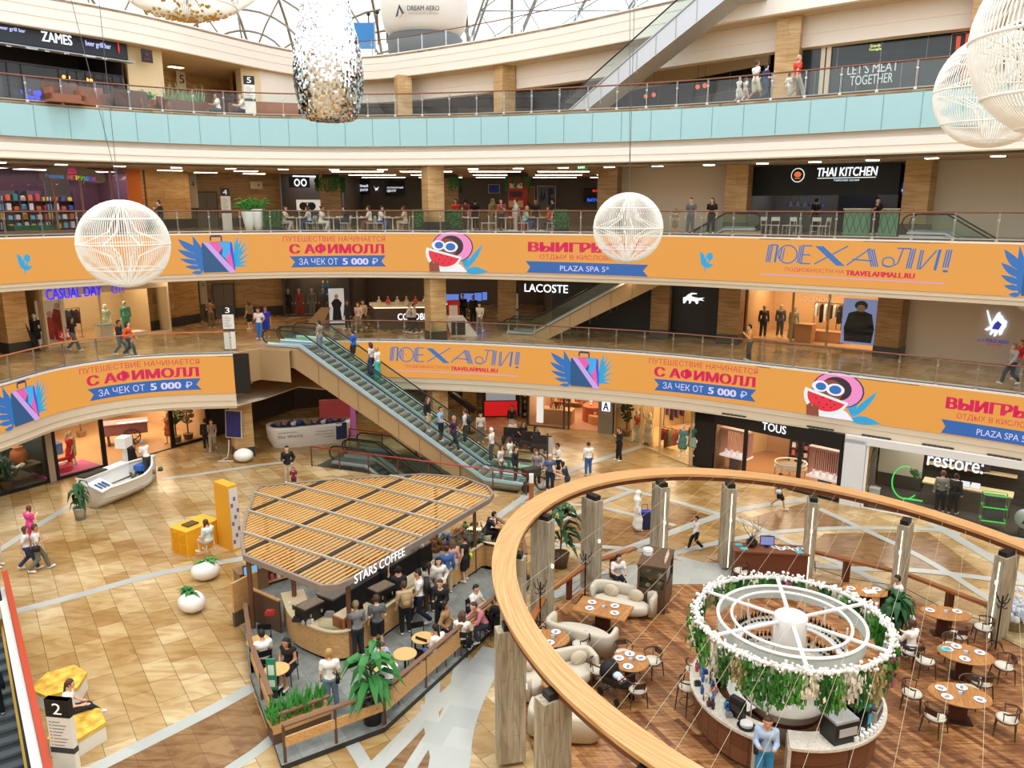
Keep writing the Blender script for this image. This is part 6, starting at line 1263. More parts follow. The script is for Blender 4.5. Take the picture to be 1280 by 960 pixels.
# leaning poster on the column
q = Vector((-14.75, 40.28, 1.15)); t = thing('leaning_poster', 'dark blue framed poster leaning on the stone column right of the left shops', 'poster', (q[0], q[1], q[2]), R(-12)); MB().box((0, 0, .8), (.95, .06, 1.5), 0, R(-6)).build('frame', M('c8c2b4', .4), t); MB().box((0, -.045, .8), (.85, .02, 1.38), 0, R(-6)).build('sheet', M('27276a', .5), t)
t = thing('bent_frame', 'low white curved metal frame at the foot of the poster column', 'stand', (-15.1, 40.2, 0)); MB().tube([(-.4, 0, 0), (-.1, 0, .1), (0, 0, .5), (.05, 0, 1.1)], .025, 6).tube([(-.5, -.3, .02), (.3, -.3, .02)], .02, 6).build('tube', WHITE, t)
# ---- ground floor back: passage kiosk, beauty shop, fashion corner
q = P(626, 521); t = thing('lit_kiosk', 'red and black kiosk with lit poster in the ground floor passage', 'kiosk', (q[0], q[1], 0), .05); MB().box((0, .3, 1.4), (2.4, .6, 2.8)).build('cabinet', M('1c1618', .5), t); MB().box((0, -.02, .55), (2.1, .05, .95)).build('lower_panel', M('d81c24', .5, 0, .5), t); MB().box((0, -.02, 1.8), (1.9, .05, 1.4)).build('poster', M('a8b4c4', .5, 0, .35), t)
shelf(P(661, 523), -.3, 'black narrow goods rack, left of the beauty shop', .9, 2.6, .5, 6, BLACK, ['c8c8c8', '5a5a60', 'a89880'], 3)
wall('wall_back', Fr((-3.2, 49.5), (-.4, 49.2)), 0, .9, 0, 3.1, STONE_DK)
f = FA2; L = f.L; sA = f.S(748, 520)
bay(f, .1, sA, 5.5, 0, 3.1, M('cfa884', .7), M('bd9270', .35), M('ffe0c0', emit=8.), 'the beauty shop', 2)
front(f, .1, f.S(707, 520), 0, 3.2, [.12, f.S(705, 520), f.S(711, 520)], M('5a4a44', .4), 0, None, .08); b = MB(); b.fb(f, sA, L, -.1, .3, 0, 3.1); struct('wall_back', b, M('8f8a80', .6))
sign(f, 'shop_emblem', 'glowing white block letter emblem on the grey pillar of the beauty shop', [('A', 754, 761, 503, 513, M('26262a', .5), .06, 0)], (752.5, 762.5, 502, 514, E_('f4f4ff', 1.5)), 'sign', -.14)
poster(f, 'white lit vertical panel at the left of the beauty shop window', 671, 679, 496, 528, M('f6f2ee', .5, 0, .8), None, .1)
plinth(f.pt(f.S(690, 530), 1.2, 0), f.a, 'wooden display counter in the beauty shop window', (2.0, .8, .9), M('b9946a', .6))
for i in range(6): o = MB().lathe([(.06, 0), (.07, .2), (.03, .24), (.03, .3)], 8).build('beauty_bottle', M(['c03a3a', 'e8d8c8', '2a2a2a'][i % 3], .3)); o.location = f.pt(f.S(682 + 3.4 * i, 530), 1.1, .94); tag(o, 'small bottle on the wooden display counter in the beauty shop', 'bottle', 'bottles in the beauty shop')
shelf(f.pt(1.2, 4.9, .3), f.a, 'warm lit beauty shelf, left rear', 2.0, 2.3, .4, 4, M('d8b088', .6), ['e8c8b0', 'b84a4a', '5a4a44'], 5, goods='cosmetics box'); shelf(f.pt(3.6, 4.9, .3), f.a, 'warm lit beauty shelf, right rear', 2.0, 2.3, .4, 4, M('d8b088', .6), ['e8c8b0', '8a8a90', 'c86a50'], 5, goods='cosmetics box')
for i, (px, d, r, h, c) in enumerate(((731, 2.4, .75, 1.0, 'b8623e'), (738, 1.9, .6, .55, 'd89a6c'))): t = thing('round_table', ['taller rust drum table in the beauty shop', 'lower tan drum table in front of the rust one'][i], 'table', f.pt(f.S(px, 530), d, 0)); MB().lathe([(r, 0), (r, h), (r * .95, h + .04)], 24).build('drum', M(c, .6), t); b = MB(); [b.box((r * .5 * cos(a), r * .5 * sin(a), h + .12), (.14, .14, .16)) for a in (0, 2, 4)]; b.build('goods', M('e0c8b0', .5), t)
f = FM2; L = f.L
bay(f, .15, L - .1, 6, 0, 3.1, M('cfae7c', .7), M('c9a468', .35), M('ffe8c8', emit=8.), 'the corner fashion shop', 2)
front(f, .15, L - .1, 0, 3.2, [.2, f.S(801, 555), f.S(824, 565), L - .1], M('c8b088', .4), 0, None, .06, True, .05)
b = MB(); [b.fb(f, .2 + .16 * i, .26 + .16 * i, 1.1, 1.16, 0, 3.1) for i in range(14)]; struct('wall_shop', b, M('d8b888', .6))
for i, (px, py, c, c2) in enumerate(((796, 552, 'e0683a', 'e8dcc0'), (801, 546, 'd8c8a0', 'd8c8a0'), (811, 555, 'e2d4b0', 'e0d0a8'))): dummy(P(px, py, .03), 120, ['mannequin in orange top and cream skirt in the corner fashion window', 'mannequin in straw dress behind the orange top', 'mannequin in long beige dress right of the orange top'][i], c, c2, bk='long_skirt', skin='e8d8b0')
dummy(P(853, 572, .4), 140, 'mannequin in teal dress by the black pillar of the corner shop', '5a8a80', '4f7a70', bk='skirt', skin='e8e0d0'); dummy(P(865, 570, .5), 140, 'headless-looking pale mannequin in dark green next to the black pillar', '3a6a58', '9ab0a0', bk='skirt', skin='e8e0d0')
garment_rack(P(842, 532), .2, ['5a2a4a', '3a2440', '6a3050', '402848'], 'clothes rack of plum garments, at the back of the corner shop', 1.3); garment_rack(P(838, 562), f.a + .3, ['a03a3a', '7a2a30', '8a8a5a', 'c04a3a', '5a5040'], 'low clothes rack of red garments, in the corner shop entrance', 1.4, 1.2)
plinth(P(858, 552), .2, 'cream folding table with orange knitwear in the corner shop', (1.6, .9, .8), M('e0cfa0', .6), M('d8643a', .8)); tinytree(P(783, 545), 'dark leafy plant in a white pot inside the corner fashion window', M('33402a', .6), 2.1)
# ---- ground floor right: black jewellery shop, white pillar, electronics shop
f = FT2; L = f.L; x = lambda a, b: f.S(a, b)
bay(f, x(893, 570), x(1048, 600), 5, 0, 3.0, M('b08a64', .7), M('a87a50', .35), M('ffe4c8', emit=8.), 'the black-framed jewellery shop', 3)
b = MB(); b.fb(f, 0, x(892, 560), -.1, .3, 0, 3.1); b.fb(f, 0, L - .1, -.1, .15, 2.5, 3.25); struct('wall_right', b, M('141416', .4))
front(f, x(892, 560), L - .1, 0, 2.5, [x(931.5, 560), x(999, 580), x(1050, 590)], BLACK, 0, None, .1, True, .18)
sign(f, 'shop_sign', 'white capital lettering on the black jewellery shop front', [('TOUS', 953, 983, 530, 540, E_('f6f6fa', 1.4), .03)], None, 'sign', -.14)
for i, (px, py) in enumerate(((909, 590), (1022, 610))):
 t = thing('display_case', ['pink curtained jewellery case, left window of the black shop', 'pink curtained jewellery case, right window of the black shop'][i], 'display case', f.pt(x(px, py - 20), .9, 0), f.a); MB().box((0, 0, .35), (.5, .4, .7)).build('stand', M('6a5a58', .5), t); MB().box((0, 0, .75), (1.5, .8, .1)).build('tray', M('f6e6e4', .5, 0, .5), t); MB().box((0, 0, 2.15), (1.5, .8, .1)).build('canopy', M('d8b0a8', .6), t)
 b = MB(); [b.bx(-.72 + .1 * k, -.68 + .1 * k, .3, .34, .8, 2.1) for k in range(15)]; [b.bx(s * .72 - .02, s * .72 + .02, -.3 + .1 * k, -.26 + .1 * k, .8, 2.1) for s in (-1, 1) for k in range(7)]; b.build('curtain', M('d8a698', .7), t)
 for k in range(4): o = MB().lathe([(.1, 0), (.05, .1), (.08, .22), (.03, .26)], 10).build('jewellery_bust', M('f8f2ee', .5, 0, .2)); p = f.pt(x(px, py - 20) - .5 + .33 * k, .75, .8); o.location = p; tag(o, 'white jewellery bust in the %s pink curtained case' % ('left' if i == 0 else 'right'), 'jewellery stand', 'busts in the %s pink case' % ('left' if i == 0 else 'right'))
t = thing('round_display_table', 'round glass-topped cream jewellery table in the black shop entrance', 'table', f.pt(x(974, 590), 1.2, 0)); b = MB(); b.tube([(.75 * cos(a * pi / 16), .75 * sin(a * pi / 16), .95) for a in range(32)], .035, 6, True).tube([(.75 * cos(a * pi / 16), .75 * sin(a * pi / 16), .75) for a in range(32)], .035, 6, True); b.build('rim', M('e8dcc0', .4), t); MB().lathe([(.72, .78), (.72, .8)], 28).build('tray', M('8a7a68', .5), t)
for a in range(5): MB().cyl((.75 * cos(a * 1.257), .75 * sin(a * 1.257), 0), (.75 * cos(a * 1.257), .75 * sin(a * 1.257), .95), .03).build('leg', M('e8dcc0', .4), t)
shelf(f.pt(x(958, 570), 3.6, 0), f.a, 'dark stepped jewellery shelf, in the middle of the black shop', 1.0, 1.8, .6, 4, M('3a2c26', .5), ['e8d0c8', 'c86a6a', 'e8e0d8'], 3); plinth(f.pt(x(988, 570), 3.9, .0), f.a, 'black wall cabinet at the back of the jewellery shop', (1.4, .3, 2.3), BLACK)
for i in range(6): t = thing('ceiling_vent', 'dark slotted vent in the fascia above the right shops', 'vent', (*[B3R.at(B3R.S(px, 3.3))[0][k] - B3R.at(B3R.S(px, 3.3))[1][k] * .0 for k in (0, 1)], 3.28), atan2(*B3R.at(B3R.S(px, 3.3))[1][::-1]) - pi / 2, 'slotted vents above the right shops') if (px := (917, 1025, 1095, 1172, 1255, 1330)[i]) else None; MB().box((0, .05, 0), (1.2, .06, .12)).build('grille', M('5a5248', .5), t); b = MB(); [b.box((-.5 + .2 * k, .015, 0), (.13, .02, .08)) for k in range(6)]; b.build('slots', M('33302c', .6), t)
wall('wall_right', FR2, 0, FR2.S(1079, 600), 0, 3.1, M('dfe4e8', .6), -.12, .5)
f = FR2; L = f.L; x = lambda a, b: f.S(a, b)
bay(f, x(1082, 600), L, 4.2, 0, 3.1, brickmat('dark_veined_panels', '4a4642', '3a3633', '2a2826', 2.4, 1.2, (pi / 2, 0, 0), .006, .3, (.8, '8a8078', .6, (.5, .5, 5))), M('4f4a46', .3), M('fff4e4', emit=6.), 'the dark electronics shop', 3, sides=False)
front(f, x(1080, 600), L, .0, 2.95, [x(1081, 600)], WHITE, 0, None, .04); b = MB(); b.fb(f, 0, L, -.12, .1, 2.92, 3.25); struct('trim_9', b, M('e2e4e4', .5))
sign(f, 'shop_sign', 'white glowing rounded lower-case lettering hung in the electronics shop window', [('restore:', 1159, 1230, 572.5, 587, E_('fbfbff', 1.2), .04)], None, 'sign', .1)
p = f.pt(x(1108, 600), 3.6, 0); t = thing('wall_panel', 'pale grey sliding panel at the back of the electronics shop', 'panel', p, f.a); MB().box((0, 0, 1.75), (1.9, .12, 2.1)).build('panel', M('b9b4a6', .6), t); MB().box((0, 0, .35), (1.9, .1, .7)).build('plinth', M('3a3634', .5), t)
b = MB(); [b.bar(f.pt(x(1083, 600) + .05, .3 + .25 * k, .05 + .5 * j), f.pt(x(1083, 600) + .05, .55 + .25 * k, .5 + .5 * j), .04, .1) for k in range(6) for j in range(5)]; struct('wall_shop', b, M('6a6258', .5))
t = thing('neon_hoop', 'bright green neon hoop with hanging greenery in the electronics shop window', 'decoration', f.pt(x(1128, 610), .8, 0), f.a); b = MB(); b.tube([(.55 * cos(R(a)), 0, 1.25 + .75 * sin(R(a))) for a in range(80, 330, 10)], .03, 6).tube([(.0, 0, .52), (.75, 0, .55)], .035, 6).tube([(0, 0, 0), (0, 0, .52)], .02, 6); b.build('tube', E_('2fd850', 1.3), t)
b = MB(); rr = random.Random(5); [b.tube([(.1 + rr.uniform(0, .3), 0, 1.95 - rr.uniform(0, .3)), (.3 + rr.uniform(0, .35), rr.uniform(-.1, .1), 1.4 + rr.uniform(0, .4))], [.03, .008], 4) for k in range(24)]; b.build('greenery', M('3a7a3a', .7), t)
t = thing('neon_trolley', 'green neon-edged shelf trolley in the electronics shop window', 'trolley', f.pt(x(1241, 640), .7, 0), f.a + .2); b = MB()
for z in (.35, .95, 1.5): b.tube([(-.45, -.25, z), (.45, -.25, z), (.45, .25, z), (-.45, .25, z)], .025, 5, True)
b.build('shelf_edge', E_('2fd850', 1.2), t); [MB().cyl((x_, y_, 0), (x_, y_, 1.5), .02).build('leg', M('8a8a6a', .5), t) for x_ in (-.45, .45) for y_ in (-.25, .25)]; MB().box((0, 0, .62), (.7, .4, .5)).box((0, 0, 1.2), (.7, .4, .45)).build('goods', M('4a4a52', .5), t)
t = thing('shop_counter', 'pale wooden sales counter with small screens in the electronics shop', 'counter', f.pt(x(1205, 600), 2.4, 0), f.a); MB().box((0, 0, .5), (3.4, .7, 1.0)).build('body', M('5a504a', .4), t); MB().box((0, 0, 1.03), (3.5, .8, .07)).build('worktop', M('d8c09a', .5), t)
t = thing('wall_shelf', 'pale wooden wall shelf with boxes behind the sales counter', 'shelf', f.pt(x(1205, 590), 3.7, 1.5), f.a); MB().box((0, 0, 0), (3.6, .4, .06)).box((0, 0, .7), (3.6, .4, .06)).build('shelf_board', M('d8c09a', .5), t)
for i in range(6): o = MB().box((0, 0, .15), (.3, .2, .3)).box((0, -.11, .15), (.22, .01, .2)).build('boxed_gadget', M(['4a4a50', '8a8a90', '3a3a40'][i % 3], .4)); o.location = f.pt(x(1180 + 9 * i, 590), 3.65, 1.53 if i % 2 else 2.23); tag(o, 'small boxed gadget on the pale wall shelf of the electronics shop', 'box', 'boxes on the electronics wall shelf')
for i, px in enumerate((1188, 1202, 1216)): t = thing('tablet_display', 'small lit tablet on the sales counter, %s of three' % ['left', 'middle', 'right'][i], 'tablet', f.pt(x(px, 600), 2.3, 1.07), f.a); MB().box((0, 0, .13), (.34, .03, .24), 0, R(-15)).build('screen', M('c8d0e8', .3, 0, .6), t); MB().box((0, .05, .02), (.2, .14, .03)).build('stand', WHITE, t)
t = thing('round_speaker', 'white round display object with black wedge mark at the electronics shop right edge', 'decoration', f.pt(x(1281, 660), .5, .3), f.a); MB().ball((0, 0, .42), .42, 20, 12).build('ball', M('c9dcdc', .4), t); MB().lathe([(.25, -.3), (.22, 0), (.1, .04)], 14).build('stand', M('5a5a58', .5), t); b = MB(); b.tri([(0, .7), (.14, .3), (0, .38), (-.14, .3)], lambda u, v, d: (u, -.43, v)); b.build('mark', BLACK, t)
t = thing('white_bin', 'white boxy bin at the left of the electronics shop window', 'bin', f.pt(x(1088, 640), .5, 0), f.a); MB().box((0, 0, .4), (.4, .35, .8)).box((0, 0, .83), (.44, .39, .06)).build('body', M('d8dcdc', .5), t)
# coffee kiosk under a slatted canopy
DK = [(-5.51, 16.38), (-3.27, 17.81), (-.54, 22.79), (.6, 25.6), (.45, 27.7), (-1.4, 30.4), (-4, 30.4), (-8.5, 29.2), (-9.8, 27.2), (-9.3, 25.08), (-8.4, 22.45), (-7.51, 20.19), (-6.14, 17.59)]
b = MB(); b.prism(DK, .0, .14); struct('floor', b, M('2a2a2c', .5))
b = MB(); b.tri(DK, lambda x, y, d: (x, y, .15)); struct('floor', b, GREYDECK)
RF = [(-9.6, 28.3), (-7.06, 29.04), (-3.55, 29.7), (-1.9, 29.3), (-.95, 28.3), (-.72, 27.6), (-.85, 27.0), (-2.94, 23.47), (-4.58, 20.76), (-4.9, 20.36), (-5.3, 20.3), (-8.15, 22.29), (-8.6, 23.4), (-9.01, 24.91), (-9.51, 27.39)]
t = thing('slatted_canopy', 'slatted timber canopy with grey rim over the coffee kiosk', 'canopy', (-5, 24.5, 2.8))
q = [(x + 5, y - 24.5) for x, y in RF]; ca, sa = cos(R(59)), sin(R(59))
b = MB(); b.sweep(q + [q[0]], [(-.04, -.12), (-.04, .06), (.06, .06), (.06, -.12)], True); b.build('rim', M('8b7d72', .5), t)
uv = [(x * ca + y * sa, -x * sa + y * ca) for x, y in q]
def spans(v, uv):
 xs = sorted(a[0] + (c[0] - a[0]) * (v - a[1]) / (c[1] - a[1]) for a, c in zip(uv, uv[1:] + uv[:1]) if (a[1] - v) * (c[1] - v) < 0); return list(zip(xs[::2], xs[1::2]))
v0, v1 = min(p[1] for p in uv), max(p[1] for p in uv); b = MB(); v = v0 + .06
while v < v1:
 for a, c in spans(v, uv): b.bar((a * ca - v * sa, a * sa + v * ca, 0), (c * ca - v * sa, c * sa + v * ca, 0), .075, .035)
 v += .175
b.build('slats', SLATWOOD, t)
b = MB()
for k in (.2, .5, .8):
 v = v0 + (v1 - v0) * k
 for a, c in spans(v, uv):
  for e in (-.05, .05): b.bar((a * ca - (v + e) * sa, a * sa + (v + e) * ca, .03), (c * ca - (v + e) * sa, c * sa + (v + e) * ca, .03), .025, .06)
b.build('main_beam', M('4a4640', .5), t)
vu = [(p[1], p[0]) for p in uv]; u0, u1 = min(p[0] for p in uv), max(p[0] for p in uv); b = MB()
for k in range(1, 7):
 u = u0 + (u1 - u0) * k / 7
 for a, c in spans(u, vu): b.bar((u * ca - a * sa, u * sa + a * ca, .06), (u * ca - c * sa, u * sa + c * ca, .06), .07, .09)
b.build('cross_beam', M('b0a898', .5), t)
for x, y in ((-4.75, 20.95), (-1.35, 26.6), (-8.2, 22.7), (-6.9, 22.9), (-9.2, 27.6), (-3, 29.3)): MB().box((x + 5, y - 24.5, -1.38), (.12, .12, 2.6)).build('post', M('6a4632', .5), t)
fA, fB = P(440, 726, 2.8), P(503, 690, 2.8); fr = Fr(fA, fB); b = MB(); text(b, 'STARS COFFEE', lambda u, z, o: tuple(a - c for a, c in zip(fr.pt(u, -.1, z), (-5, 24.5, 2.8))), 0, fr.L, 2.72, 3.0, .035); b.build('lettering', M('ffffff', .5, 0, 1.2), t)
t = thing('coffee_counter', 'curved oak coffee counter with pale worktop under the canopy', 'counter', (0, 0, .15))
cc = spline([(-7.4, 23.1), (-6.75, 21.75), (-6.0, 21.1), (-5.3, 20.75), (-4.75, 20.85), (-4.35, 21.4), (-3.3, 23.2), (-1.3, 26.5), (-1.05, 26.9)], 6)
b = MB(); b.sweep(cc, [(.05, .1), (.05, .95), (.65, .95), (.65, .1)], True); b.build('front', OAK, t); b = MB(); b.sweep(cc, [(.1, .0), (.1, .1), (.6, .1), (.6, 0)], True); b.build('plinth', BLACK, t)
b = MB(); b.sweep(cc, [(0, .95), (0, 1.0), (.72, 1.0), (.72, .95)], True); b.build('worktop', M('d9c8a4', .4), t); b = MB(); b.sweep(cc[14:], [(.1, 1.0), (.1, 1.28)]); b.build('glass_screen', GLASS, t)
def cpt(k, o): n = normals(cc)[k]; return (cc[k][0] + n[0] * o, cc[k][1] + n[1] * o, 1.15)
def gadget(loc, rz, parts, label, cat, name):
 t = thing(name, label, cat, loc, rz)
 for nm, fn, mt in parts: m = MB(); fn(m); m.build(nm, mt, t)
 return t
for k, o, lb in ((10, .35, 'black espresso machine at the rounded corner of the kiosk counter'), (34, .4, 'second black espresso machine in the middle of the kiosk counter')): gadget(cpt(k, o), .9, [('body', lambda m: m.box((0, 0, .22), (.75, .5, .44)), BLACK), ('top', lambda m: m.box((0, 0, .46), (.7, .45, .05)), CHROME), ('spouts', lambda m: [m.cyl((x, -.28, .2), (x, -.28, .3), .03) for x in (-.2, .2)], CHROME)], lb, 'coffee machine', 'coffee_machine')
for k, w in ((30, 'first'), (38, 'second')): gadget(cpt(k, .3), .9, [('screen', lambda m: m.box((0, 0, .3), (.36, .04, .26), 0, R(-12)), BLACK), ('stand', lambda m: m.box((0, .05, .08), (.08, .08, .16)), DARK)], 'black till screen on the kiosk counter, %s from the rounded corner' % w, 'till', 'till_screen')
gadget(cpt(26, .4), 1.0, [('case', lambda m: m.box((0, 0, .16), (.6, .45, .32)), M('9a5a34', .5)), ('tray', lambda m: m.box((0, 0, .34), (.55, .4, .04)), M('d8c8a8', .5))], 'brown wooden crate by the till on the kiosk counter', 'crate', 'wooden_crate')
gadget(cpt(42, .35), 1.0, [('glass_case', lambda m: m.box((0, 0, .25), (1.6, .5, .5)), GLASS), ('shelf', lambda m: m.box((0, 0, .24), (1.55, .45, .02)), STEEL), ('cakes', lambda m: [m.cyl((-.7 + .2 * i, 0, .02 + .25 * (i % 2)), (-.7 + .2 * i, 0, .12 + .25 * (i % 2)), .08) for i in range(8)], M('c89a5a', .6))], 'glass pastry case full of cakes on the kiosk counter', 'pastry case', 'pastry_case')
for i in range(14):
 o = MB().lathe([(.035, 0), (.045, .12), (.048, .125)], 10).build('paper_cup', M(['f0ede4', '2f3a34', 'e8e0d0'][i % 3], .5)); o.location = cpt(4 + i % 9, .15 + .05 * (i % 4)) if i < 9 else cpt(28 + i, .55); tag(o, 'paper coffee cup on the kiosk counter', 'cup', 'paper cups on the kiosk counter')
for i, (px, py, c) in enumerate(((338, 768, 'a82a2a'), (395, 765, '16181a'), (412, 770, '8a8a8c'), (372, 776, '2c2c2e'), (384, 779, 'b8b4aa'))): q = P(px, py, 1.15); o = MB().box((0, 0, .05), (.28, .2, .1)).box((0, 0, .12), (.2, .15, .04)).build('counter_tray', M(c, .5)); o.location = q; tag(o, ['dark red', 'black', 'grey', 'charcoal', 'pale'][i] + ' tray of utensils on the left arm of the kiosk counter', 'tray')
# back counter, goods and partitions of the kiosk
t = thing('back_counter', 'dark back counter with oven behind the baristas', 'counter', (-4.6, 25.2, .15), R(59)); MB().box((0, 0, .45), (5.2, .7, .9)).build('cabinet', DARK, t); MB().box((0, 0, .93), (5.3, .75, .06)).build('worktop', STEEL, t); MB().box((-1, 0, 1.2), (.8, .5, .5)).build('oven', BLACK, t)
for k in range(8): m = MB(); rr = random.Random(k); [m.ball((rr.gauss(0, .12), rr.gauss(0, .12), .1 + rr.uniform(0, .4)), rr.uniform(.05, .1), 6, 4) for _ in range(12)]; m.lathe([(.13, 0), (.17, .16), (.15, .16)], 10); q = P(545 + 7 * k, 690 - 3.2 * k, 1.15); o = m.build('dried_flower_vase', M(['8a5a38', '6a6a48', '3a5a9a', 'a88a5a', 'b06a4a', '7a8a5a', '4a5a3a', '9a7a5a'][k], .8)); o.location = q; tag(o, 'vase of dried flowers crowded on the right end of the kiosk counter', 'vase', 'dried flower vases of the kiosk')
t = thing('partition', 'plain brown partition panel at the left end of the kiosk counter', 'partition', P(334, 783, .15), R(-35)); MB().box((0, 0, .55), (1.4, .06, 1.1)).build('panel', M('5c4334', .6), t); MB().box((0, 0, 1.12), (1.45, .1, .05)).build('cap', OAK, t)
t = thing('oak_post_panel', 'tall narrow oak panel at the left edge of the kiosk', 'partition', P(309, 775, .15), R(60)); MB().box((0, 0, .75), (1.0, .09, 1.5)).build('panel', OAK, t); MB().box((0, 0, .25), (1.02, .1, .5)).build('lower_panel', M('5a4a3a', .6), t)
t = thing('till_screen', 'lit blue screen on a desk under the left side of the canopy', 'screen', P(313, 712, 1.2), R(30)); MB().box((0, 0, 0), (.5, .05, .34)).build('bezel', BLACK, t); MB().box((0, -.03, 0), (.44, .01, .28)).build('display', M('7ab0d8', emit=1.), t); MB().box((0, .02, -.25), (.06, .06, .3)).build('stand', DARK, t)
plinth(P(315, 735, .15), R(40), 'small desk under the lit blue screen', (1.0, .6, .75), M('8a6a4a', .5), name='desk', cat='desk')
shelf(P(350, 728, .15), R(40), 'low shelf of pink boxes, behind the brown partition', 1.2, 1.1, .35, 2, OAK, ['e8b8b8', 'd86a7a', 'e8e0d8'], 5)
def woodrail(label, pts, plank=(.42, .68)):
 t = thing('wooden_railing', label, 'railing', (pts[0][0], pts[0][1], .15)); q = [Vector((x - pts[0][0], y - pts[0][1], 0)) for x, y in pts]; z = lambda v, h: v + Vector((0, 0, h))
 for a, c in zip(q, q[1:]):
  MB().bar(z(a, 1.0), z(c, 1.0), .13, .05).build('handrail', M('7c5a42', .45), t); MB().bar(z(a, sum(plank) / 2), z(c, sum(plank) / 2), .05, plank[1] - plank[0]).build('plank', OAK, t)
  n = max(1, round((c - a).length / 1.6)); [MB().box(z(a + (c - a) * i / n, .5), (.06, .06, 1.0)).build('post', M('5a4030', .5), t) for i in range(n + 1)]
woodrail('oak and brown railing along the front right side of the kiosk deck', [(-5.45, 16.5), (-3.3, 17.9)]); woodrail('long oak railing with broad plank beside the cafe tables, facing the ring', [(-3.27, 17.95), (-.62, 22.7), (.48, 25.5)], (.35, .85)); woodrail('oak railing on the left edge of the kiosk deck', [(-6.1, 17.7), (-7.45, 20.25), (-8.3, 22.4)])
woodrail('short oak railing at the far right end of the kiosk deck', [(.5, 26.0), (.4, 27.6), (-.6, 29.3)])
a, c = P(336, 890, .95), P(408, 864, .95); t = thing('trough_planter', 'oak trough planter full of upright glossy leaves at the front of the kiosk', 'planter', ((a + c) / 2)[:2] + (.15,), atan2(c[1] - a[1], c[0] - a[0])); w = (c - a).length
MB().box((0, 0, .4), (w, .5, .22)).build('plank', OAK, t); MB().box((0, 0, .2), (w, .48, .4)).build('trough', M('5c4334', .6), t); MB().box((0, -.2, .78), (w, .1, .05)).build('handrail', M('7c5a42', .5), t)
b = MB(); rr = random.Random(2)
for k in range(90):
 x, y = rr.uniform(-w / 2, w / 2), rr.uniform(-.2, .2); d = Vector((rr.uniform(-.25, .25), rr.uniform(-.2, .2), rr.uniform(.35, .6))); o = Vector((x, y, .5)); b.tube([o, o + d * .5, o + d], [.012, .05, .004], 4)
b.build('foliage', M('3f8a3a', .5), t)
def bigplant(loc, label, h=2.2, seed=1, n=26, potm=None, lf=LEAF, pr=.3, spread=.9):
 t = thing('potted_plant', label, 'plant', loc); MB().lathe([(pr * .75, 0), (pr, .5), (pr * 1.05, .55), (pr * .9, .55), (pr * .88, .48)], 20).build('pot', potm or M('1c1c1e', .4), t, True); MB().tube([(0, 0, .45), (.04, 0, h * .5), (-.03, .02, h * .85)], .035, 6).build('stem', M('6a5a3a', .7), t); b = MB(); rr = random.Random(seed)
 for k in range(n):
  a = rr.uniform(0, 6.28); z = h * rr.uniform(.35, .95); l = rr.uniform(.6, 1.) * spread; u = Vector((cos(a), sin(a), 0)); s = Vector((-sin(a), cos(a), 0)); o = Vector((0, 0, z)); p = [o, o + u * l * .35 + Vector((0, 0, .22)), o + u * l * .7 + Vector((0, 0, .12)), o + u * l + Vector((0, 0, -.25))]; wd = [.02, .1, .1, .0]
  V = []
  for e, q in zip(p, wd): V += [e + s * q + Vector((0, 0, q * .3)), e, e - s * q + Vector((0, 0, q * .3))]
  b.add(V, [(3 * i + j, 3 * i + 3 + j, 3 * i + 4 + j, 3 * i + 1 + j) for i in range(3) for j in (0, 1)])
 b.build('foliage', lf, t); return t
bigplant(P(466, 902, .15), 'tall broad-leaved plant in a black pot inside the kiosk corner', 2.0, 3, 34, spread=.95); bigplant(P(700, 708, 0), 'tall leafy plant in a timber tub between the kiosk and the ring columns', 2.4, 5, 30, M('6a5444', .7), LEAF3, .35, 1.0)
# cafe furniture
def cafetable():
 t = thing('cafe_table', '', 'table'); MB().lathe([(.33, .72), (.34, .735), (.34, .75), (.33, .76)], 28).build('table_top', LIGHTWOOD, t); MB().cyl((0, 0, .02), (0, 0, .72), .035).build('pedestal', BLACK, t); MB().lathe([(.24, 0), (.22, .025), (.04, .04)], 20).build('base', BLACK, t); return t
def cafechair(m=BLACK):
 t = thing('cafe_chair', '', 'chair'); MB().box((0, 0, .45), (.42, .42, .035)).build('seat', m, t); [MB().cyl((x, y, 0), (x * .9, y * .9, .44), .014).build('leg', m, t) for x in (-.19, .19) for y in (-.19, .19)]
 MB().tube([(-.19, -.19, .44), (-.19, -.23, .84), (.19, -.23, .84), (.19, -.19, .44)], .016, 6).build('back_frame', m, t); MB().box((0, -.225, .75), (.38, .02, .18)).build('backrest', m, [o for o in t.children if o.name.startswith('back_frame')][0]); return t
TB = cafetable(); CH = cafechair(); first = [1, 1]
def put(proto, k, loc, rz, label, group=None):
 if first[k]: first[k] = 0; proto['group'] = group; proto.location = loc; proto.rotation_euler = (0, 0, rz); proto['label'] = label; return proto
 return dup(proto, loc, rz, label, group)
def seatat(c, ang, d): return (c[0] + d * cos(R(ang)), c[1] + d * sin(R(ang)), c[2])
CT = {}
